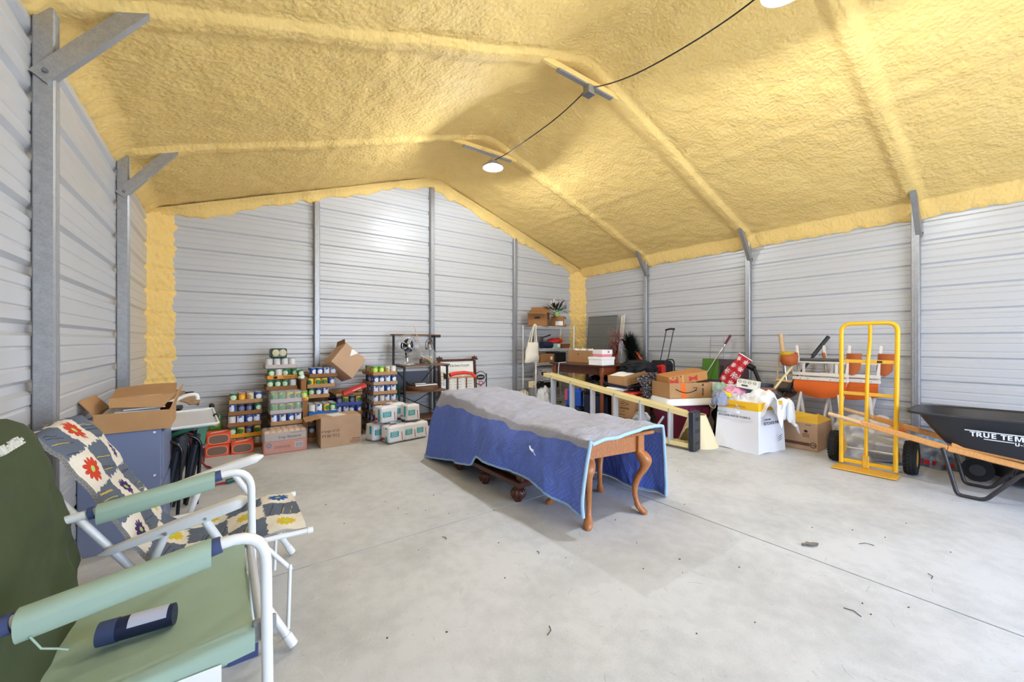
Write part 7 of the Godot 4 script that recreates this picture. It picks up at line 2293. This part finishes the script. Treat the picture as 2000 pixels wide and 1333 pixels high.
func towel_carton():
	var t := thing("paper_towel_carton", "large white and yellow carton printed KITCHEN PAPER TOWELS", "cardboard box", Vector3(4.49, 0, -1.945))
	var white := plain(rgb(232, 231, 236), 0.55)
	var yel := plain(rgb(246, 190, 34), 0.55)
	# slightly bulging walls: four side sheets with a yellow upper band
	var A := Vector3(-0.235, 0, 0.215)   # front corner
	var B := Vector3(-0.205, 0, -0.235)  # left back
	var C := Vector3(0.225, 0, -0.19)
	var D := Vector3(0.215, 0, 0.285)
	var faces := [[B, A], [A, D], [D, C], [C, B]]
	for f in faces:
		var P := []
		var Y := []
		for i in 13:
			var u := i / 12.0
			var row := []
			var row2 := []
			var base: Vector3 = f[0].lerp(f[1], u)
			var out: Vector3 = (f[1] - f[0]).normalized().cross(Vector3.UP) * -1.0
			out = Vector3.UP.cross(f[1] - f[0]).normalized()
			for j in 13:
				var v := j / 12.0
				var bul := 0.02 * sin(u * PI) * sin(v * PI)
				var lean := base * (1.0 - 0.10 * v) + Vector3(0.02 * v, 0, 0)
				var p := lean - out * -bul + Vector3(0, v * 0.50 + 0.008 * sin(u * PI * 2.0) * (1.0 - v), 0)
				if j <= 10: row.append(p)
				if j >= 10: row2.append(p)
			P.append(row)
			Y.append(row2)
		part(t, "side", mb().sheet(P, 0.004).mesh(), white)
		part(t, "yellow_band", mb().sheet(Y, 0.004).mesh(), yel)
	part(t, "bottom", mb().box(Vector3(0, 0.004, 0.02), Vector3(0.38, 0.006, 0.40)).mesh(), white)
	# print on the left face (normal about -x)
	var r1 := (A - B).normalized()
	var n1 := Vector3.UP.cross(r1).normalized()
	if n1.x > 0.0: n1 = -n1
	var c1 := (A + B) / 2.0
	lettering(t, "print", "KITCHEN PAPER TOWELS", 0.020, c1 * 0.925 + Vector3(0, 0.345, 0) + n1 * 0.024 - r1 * 0.02 + Vector3(0.015, 0, 0), r1, Vector3(0.06, 1, 0), M.ink, true)
	lettering(t, "print", "ROLLED", 0.020, c1 * 0.925 + Vector3(0, 0.374, 0) + n1 * 0.023 - r1 * 0.145 + Vector3(0.015, 0, 0), r1, Vector3(0.06, 1, 0), plain(rgb(90, 140, 170), 0.6), true)
	lettering(t, "print", "FOR COMMERCIAL", 0.022, c1 * 0.905 + Vector3(0, 0.448, 0) + n1 * 0.014 - r1 * 0.04 + Vector3(0.017, 0, 0), r1, Vector3(0.06, 1, 0), plain(rgb(176, 120, 20), 0.6), true)
	var r2 := (D - A).normalized()
	var n2 := Vector3.UP.cross(r2).normalized()
	if n2.z < 0.0: n2 = -n2
	var c2 := (A + D) / 2.0
	lettering(t, "print", "KITCHEN PAPER", 0.030, c2 * 0.935 + Vector3(0, 0.300, 0) + n2 * 0.024, r2, Vector3(0, 1, -0.05), M.ink, true)
	lettering(t, "print", "CONTAINS", 0.016, c2 * 0.935 + Vector3(0, 0.338, 0) + n2 * 0.023 - r2 * 0.09, r2, Vector3(0, 1, -0.05), M.ink, true)
	for k in 3: part(t, "printed_mark", mb().bar(c2 * 0.97 + Vector3(0, 0.15 - 0.02 * k, 0) + n2 * 0.022 + r2 * 0.08, c2 * 0.97 + Vector3(0, 0.17 - 0.02 * k, 0) + n2 * 0.022 + r2 * 0.14, 0.001, 0.006, Vector3.UP).mesh(), plain(rgb(96, 94, 100), 0.7))
	# contents: white sheet spilling over the right corner, printed clothes, a boxed set
	var sheet_heap := thing("white_sheet", "crumpled white sheet spilling over the towel carton's corner", "sheet", Vector3(4.58, 0.40, -1.78))
	var n := noise(821, 2.6, 3)
	var P := []
	for i in 45:
		var u := i / 44.0
		var row := []
		for j in 33:
			var v := j / 32.0
			var x := lerpf(-0.26, 0.20, v)
			var z := lerpf(-0.20, 0.33, u)
			var over := smoothstep(0.66, 1.0, u) 
			var front := smoothstep(0.30, 0.0, v)
			var y := 0.10 + 0.085 * sin(u * PI * 2.2) * sin(v * PI) + n.get_noise_2d(u * 0.8, v * 0.8) * 0.12 - 0.24 * over * smoothstep(0.35, 0.85, v) - 0.05 * over - 0.15 * front * (0.5 + 0.5 * sin(u * 7.0))
			row.append(Vector3(x - 0.02 * over + n.get_noise_2d(u * 1.2, 7.0 + v * 1.2) * 0.03, y + 0.014 * sin(u * 11.0 + v * 5.0), z - 0.10 * over))
		P.append(row)
	part(sheet_heap, "cloth", mb().sheet(P, 0.006).mesh(), M.cloth_white)
	single("white_linen", "white linen filling the towel carton", "linen", cloth_heap(0.32, 0.17, 0.34, 831), plain(rgb(228, 226, 232), 0.9), Vector3(4.48, 0.37, -2.0))
	single("blue_print_blouse", "blue and white print cloth over the carton's back left corner", "cloth", cloth_heap(0.15, 0.14, 0.15, 833), patchy(rgb(60, 70, 110), rgb(226, 226, 232), 0.08, 0.03, 0.12, 0.9, 0.0, 0.6, 85), Vector3(4.32, 0.44, -2.14))
	single("yellow_print_pack", "yellow printed packet on the towel carton", "packet", mb().at(4.42, 0.545, -2.13, 20, 12, 0).box(Vector3.ZERO, Vector3(0.13, 0.05, 0.12), 0.012).mesh(), plain(rgb(232, 208, 50), 0.5))
	single("pink_floral_cloth", "pink floral cloth bundled on the towel carton", "cloth", cloth_heap(0.30, 0.11, 0.24, 835), patchy(rgb(228, 90, 140), rgb(240, 234, 238), 0.11, 0.03, 0.1, 0.9, 0.0, 0.5, 86), Vector3(4.60, 0.50, -2.12))
	single("pale_green_cloth", "pale green lace cloth beside the maroon tote", "cloth", cloth_heap(0.18, 0.16, 0.16, 837), patchy(rgb(190, 222, 206), rgb(160, 196, 180), 0.06, 0.04, 0.15, 0.9, 0.0, 0.5, 87), Vector3(4.66, 0.47, -2.30))
	single("black_duffel", "black duffel standing between the tote and towel carton", "bag", cloth_heap(0.30, 0.46, 0.26, 839, 0.4), M.dark_cloth, Vector3(4.80, 0, -2.30))
	var gs := thing("boxed_gift_set", "cream gift box with row of black circles lying on the carton", "box", Vector3(4.62, 0.61, -1.985), 10)
	gs.rotation_degrees = Vector3(7, 10, 0)
	part(gs, "box", mb().box(Vector3(0, 0.04, 0), Vector3(0.14, 0.085, 0.20), 0.003).mesh(), plain(rgb(232, 228, 212), 0.6))
	for k in 4:
		var rg := []
		for q in 14: rg.append(Vector3(-0.0708, 0.066 + sin(TAU * q / 14) * 0.011, -0.07 + 0.047 * k + cos(TAU * q / 14) * 0.015))
		part(gs, "printed_ring", mb().tube(rg, 0.0022, 4, false, -1.0, true).mesh(), M.ink)
	part(gs, "printed_plate", mb().box(Vector3(-0.0708, 0.028, -0.02), Vector3(0.001, 0.018, 0.06)).mesh(), plain(rgb(80, 76, 76), 0.6))
	single("leather_strap", "brown leather strap lying across the white sheet", "strap", mb().at(4.74, 0.60, -1.86, 35, 0, 10).box(Vector3.ZERO, Vector3(0.03, 0.03, 0.18), 0.008).mesh(), plain(rgb(150, 84, 54), 0.6))

# ==================================================================== yellow hand truck
func build_hand_truck():
	var t := thing("hand_truck", "yellow steel hand truck with black pneumatic tyres", "hand truck", Vector3(4.52, 0, -0.975), 2)
	var lean := 0.045
	var z0 := 0.178
	var pts := rounded([Vector3(0, 0.03, -z0), Vector3(lean, 1.275, -z0 - 0.008), Vector3(lean, 1.275, z0 + 0.008), Vector3(0, 0.03, z0)], 0.075, 7)
	part(t, "frame_tube", mb().tube(pts, 0.0165, 12).mesh(), M.yellow)
	part(t, "centre_tube", mb().tube([Vector3(0.0, 0.06, -0.01), Vector3(0.028, 0.80, -0.005), Vector3(0.034, 0.95, 0.0), Vector3(0.066, 1.10, 0.006), Vector3(0.066, 1.20, 0.008), Vector3(lean, 1.27, 0.01)], 0.014, 10).mesh(), M.yellow)
	part(t, "foot_bracket", mb().box(Vector3(0.0, 0.07, -0.01), Vector3(0.03, 0.11, 0.045), 0.006).mesh(), M.yellow_worn)
	for y in [0.38, 0.655, 0.94]:
		var cb := part(t, "cross_bar", mb().box(Vector3(lean * y / 1.275, y, 0), Vector3(0.010, 0.030, 2 * z0 + 0.01), 0.003).mesh(), M.yellow_worn)
		if y > 0.9:
			part(cb, "sticker", mb().box(Vector3(lean * y / 1.275 - 0.0055, y, 0.075), Vector3(0.001, 0.016, 0.035)).mesh(), M.ink)
	part(t, "lower_bar", mb().box(Vector3(0.0, 0.055, 0), Vector3(0.012, 0.03, 2 * z0), 0.003).mesh(), M.yellow)
	part(t, "toe_plate", mb().at(-0.085, 0.010, 0, 0, 0, 0).box(Vector3.ZERO, Vector3(0.20, 0.008, 0.42), 0.003).mesh(), M.yellow_worn)
	part(t, "axle", mb().tube([Vector3(0.165, 0.138, -0.29), Vector3(0.165, 0.138, 0.29)], 0.009, 8).mesh(), M.alu)
	for s in [-1.0, 1.0]:
		part(t, "axle_bracket", mb().prism_at(Transform3D(Basis.IDENTITY, Vector3(0, 0, s * z0 - 0.003)), PackedVector2Array([Vector2(0.0, 0.05), Vector2(0.175, 0.115), Vector2(0.185, 0.15), Vector2(0.17, 0.165), Vector2(0.01, 0.32)]), 0.006).mesh(), M.yellow)
		var zc: float = s * 0.252
		var w := mb()
		w.T = Transform3D(Basis(Vector3(1, 0, 0), Vector3(0, 0, 1), Vector3(0, -1, 0)), Vector3(0.165, 0.138, zc - 0.042))
		w.lathe([Vector2(0.075, 0.006), Vector2(0.10, 0.0), Vector2(0.128, 0.012), Vector2(0.138, 0.034), Vector2(0.138, 0.052), Vector2(0.128, 0.074), Vector2(0.10, 0.085), Vector2(0.075, 0.080)], 30, Vector3.ZERO, 0.3)
		var tyre := part(t, "tyre", w.mesh(), M.rubber)
		part(tyre, "hub", mb().tube([Vector3(0.165, 0.138, zc - 0.035), Vector3(0.165, 0.138, zc + 0.035)], 0.078, 20).mesh(), M.yellow_worn)
		# tread blocks round the tyre
		var tb := mb()
		for k in 30:
			for e in 4:
				var a := TAU * (k + 0.5 * (e % 2)) / 30.0
				tb.T = Transform3D(Basis(Vector3(0, 0, 1), a), Vector3(0.165, 0.138, zc + (e - 1.5) * 0.020))
				tb.box(Vector3(0.1385 if e in [1, 2] else 0.132, 0, 0), Vector3(0.007, 0.020, 0.016), 0.002)
		var tr := part(tyre, "tread_blocks", tb.mesh(), M.rubber)
		tr.set_meta("kind", "stuff")

# ==================================================================== wheelbarrow
func build_wheelbarrow():
	var t := thing("wheelbarrow", "black poly tray wheelbarrow with long wooden handles", "wheelbarrow", Vector3(4.48, 0, -0.30))
	# tray: rim path and bottom path joined, seen from the rear end
	var tray := plain(rgb(34, 35, 42), 0.42)
	var P := []
	var rz0 := -0.35
	var rz1 := 0.72
	for i in 41:
		var a := TAU * i / 40.0
		var ca := cos(a); var sa := sin(a)
		var sx := signf(ca) * pow(absf(ca), 0.35)
		var sz := signf(sa) * pow(absf(sa), 0.35)
		var row := []
		for q in [[0.0, 0.0], [0.9, 0.0], [1.0, 0.02], [1.0, 0.5], [1.0, 0.93], [1.03, 0.985], [1.09, 0.985], [1.09, 0.955]]:
			var v: float = q[1]
			var hw: float = lerpf(0.19, 0.30, v) * q[0]
			var zc := lerpf(0.17, 0.185, v)
			var hl: float = lerpf(0.37, 0.535, v) * q[0]
			var x := sx * hw
			var z := zc + sz * hl
			var y := lerpf(0.325 - 0.20 * (z - 0.15) * (1.0 - v) * 0.55, 0.60 + 0.02 * (z - 0.2), v)
			row.append(Vector3(x, y, z))
		P.append(row)
	P.reverse()
	part(t, "tray", mb().sheet(P, 0.005, true).mesh(), tray)
	# handles run from the grips under the tray to the wheel
	for s in [-1.0, 1.0]:
		var x0: float = 0.205 * s
		var a := Vector3(x0 + 0.0 * s, 0.487, -0.88)
		var b := Vector3(x0 * 0.86, 0.335, -0.18)
		var c := Vector3(0.10 * s, 0.17, 0.80)
		var h := part(t, "handle", mb().bar(a.lerp(b, 0.30), b, 0.036, 0.044, Vector3.UP, 0.006).bar(b, c, 0.036, 0.044, Vector3.UP, 0.006).mesh(), M.handle_wood)
		part(h, "grip", mb().tube([a, a + Vector3(0, -0.004, 0.02), a.lerp(b, 0.22), a.lerp(b, 0.32)], 0.0155, 12, true, 0.020).mesh(), M.pale_wood)
		# wedge between handle and tray
		part(t, "wedge", mb().bar(b + Vector3(0, 0.03, 0.02), b.lerp(c, 0.5) + Vector3(0, 0.05, 0), 0.03, 0.03, Vector3.UP, 0.004).mesh(), M.handle_wood)
		# bent steel leg
		var leg := rounded([Vector3(x0, 0.335, -0.20), Vector3(x0 - 0.01 * s, 0.012, -0.13), Vector3(x0 - 0.012 * s, 0.012, 0.0), Vector3(x0 - 0.02 * s, 0.235, 0.16), Vector3(x0 - 0.03 * s, 0.245, 0.30)], 0.03, 4)
		var lp := part(t, "leg", mb().tube(leg, 0.0125, 8).mesh(), plain(rgb(64, 60, 62), 0.4, 0.5))
		part(lp, "bolt", mb().cyl(Vector3(x0, 0.25, 0.20), Vector3(x0, 0.225, 0.20), 0.006, 0.006, 6).mesh(), M.alu)
	part(t, "cross_brace", mb().tube([Vector3(-0.19, 0.20, 0.12), Vector3(0.19, 0.20, 0.12)], 0.008, 8).mesh(), M.black_metal)
	part(t, "wheel", mb().tube([Vector3(-0.045, 0.19, 0.88), Vector3(0.045, 0.19, 0.88)], 0.19, 28).mesh(), M.rubber)
	part(t, "axle", mb().tube([Vector3(-0.12, 0.19, 0.86), Vector3(0.12, 0.19, 0.86)], 0.010, 8).mesh(), M.galv)
	# white lettering on the near side
	var nrm := Vector3(-1, -0.40, 0).normalized()
	var up := Vector3(-0.40, 1, 0).normalized()
	lettering(t, "lettering", "TRUE TEMPER", 0.036, Vector3(-0.2835, 0.478, 0.10), Vector3(0, 0.0, 1), up, M.white_print, true, false, 0.004)
	lettering(t, "lettering", "U-MIX", 0.024, Vector3(-0.2735, 0.441, 0.18), Vector3(0, 0.0, 1), up, M.white_print, true, false, 0.004)
	part(t, "printed_rule", mb().bar(Vector3(-0.294, 0.502, -0.085), Vector3(-0.294, 0.502, 0.285), 0.004, 0.005, up).mesh(), M.white_print)
	part(t, "printed_rule", mb().bar(Vector3(-0.2745, 0.450, 0.0), Vector3(-0.2745, 0.448, 0.13), 0.004, 0.004, up).mesh(), M.white_print)

# ==================================================================== small litter on the slab
func build_floor_litter():
	var leaf := plain(rgb(124, 112, 96), 0.9)
	var lm := []
	for i in 9:
		var u := i / 8.0
		var w := 0.022 * sin(PI * clampf(u * 0.95 + 0.03, 0, 1)) * (0.8 + 0.3 * sin(u * 17.0))
		lm.append([Vector3(-w, 0.010 + 0.004 * sin(u * 6.0), -0.05 + 0.1 * u), Vector3(0, 0.004, -0.05 + 0.1 * u), Vector3(w, 0.012, -0.05 + 0.1 * u)])
	single("dry_leaf", "grey brown dry leaf lying on the floor right of the joint", "leaf", mb().sheet(lm, 0.0008).mesh(), leaf, Vector3(2.60, 0.0, -0.80), 60)
	var twigs := [[1.02, -1.16, 40, 0.05, "forked dark twig near the bottom centre of the floor"], [2.10, -0.50, 80, 0.06, "thin curved twig near the bottom edge"], [2.72, -0.36, 20, 0.05, "short dark twig right of the floor joint"], [2.86, -0.62, 130, 0.07, "curled twig far right of the floor joint"], [1.02, -2.05, 100, 0.04, "short twig lying near the cross joint"], [1.35, -1.62, 70, 0.03, "tiny twig left of the table legs"]]
	for w in twigs:
		var L: float = w[3]
		single("twig", w[4], "twig", mb().tube([Vector3(-L / 2, 0.002, 0), Vector3(0, 0.004, L * 0.2), Vector3(L / 2, 0.002, 0)], 0.0016, 5).mesh(), plain(rgb(66, 58, 50), 0.9), Vector3(w[0], 0.0, w[1]), w[2], "twigs on the floor")
	var r := RandomNumberGenerator.new()
	r.seed = 91
	var cr := mb()
	for k in 70:
		var x := r.randf_range(0.5, 3.6)
		var z := r.randf_range(-3.4, -0.1)
		cr.at(x, 0.0015, z, r.randf_range(0, 360))
		cr.box(Vector3.ZERO, Vector3(r.randf_range(0.003, 0.009), 0.003, r.randf_range(0.002, 0.005)))
	var o := single("floor_crumbs", "scattered dark crumbs of dirt over the concrete floor", "dirt", cr.mesh(), plain(rgb(70, 62, 54), 0.95))
	o.set_meta("kind", "stuff")
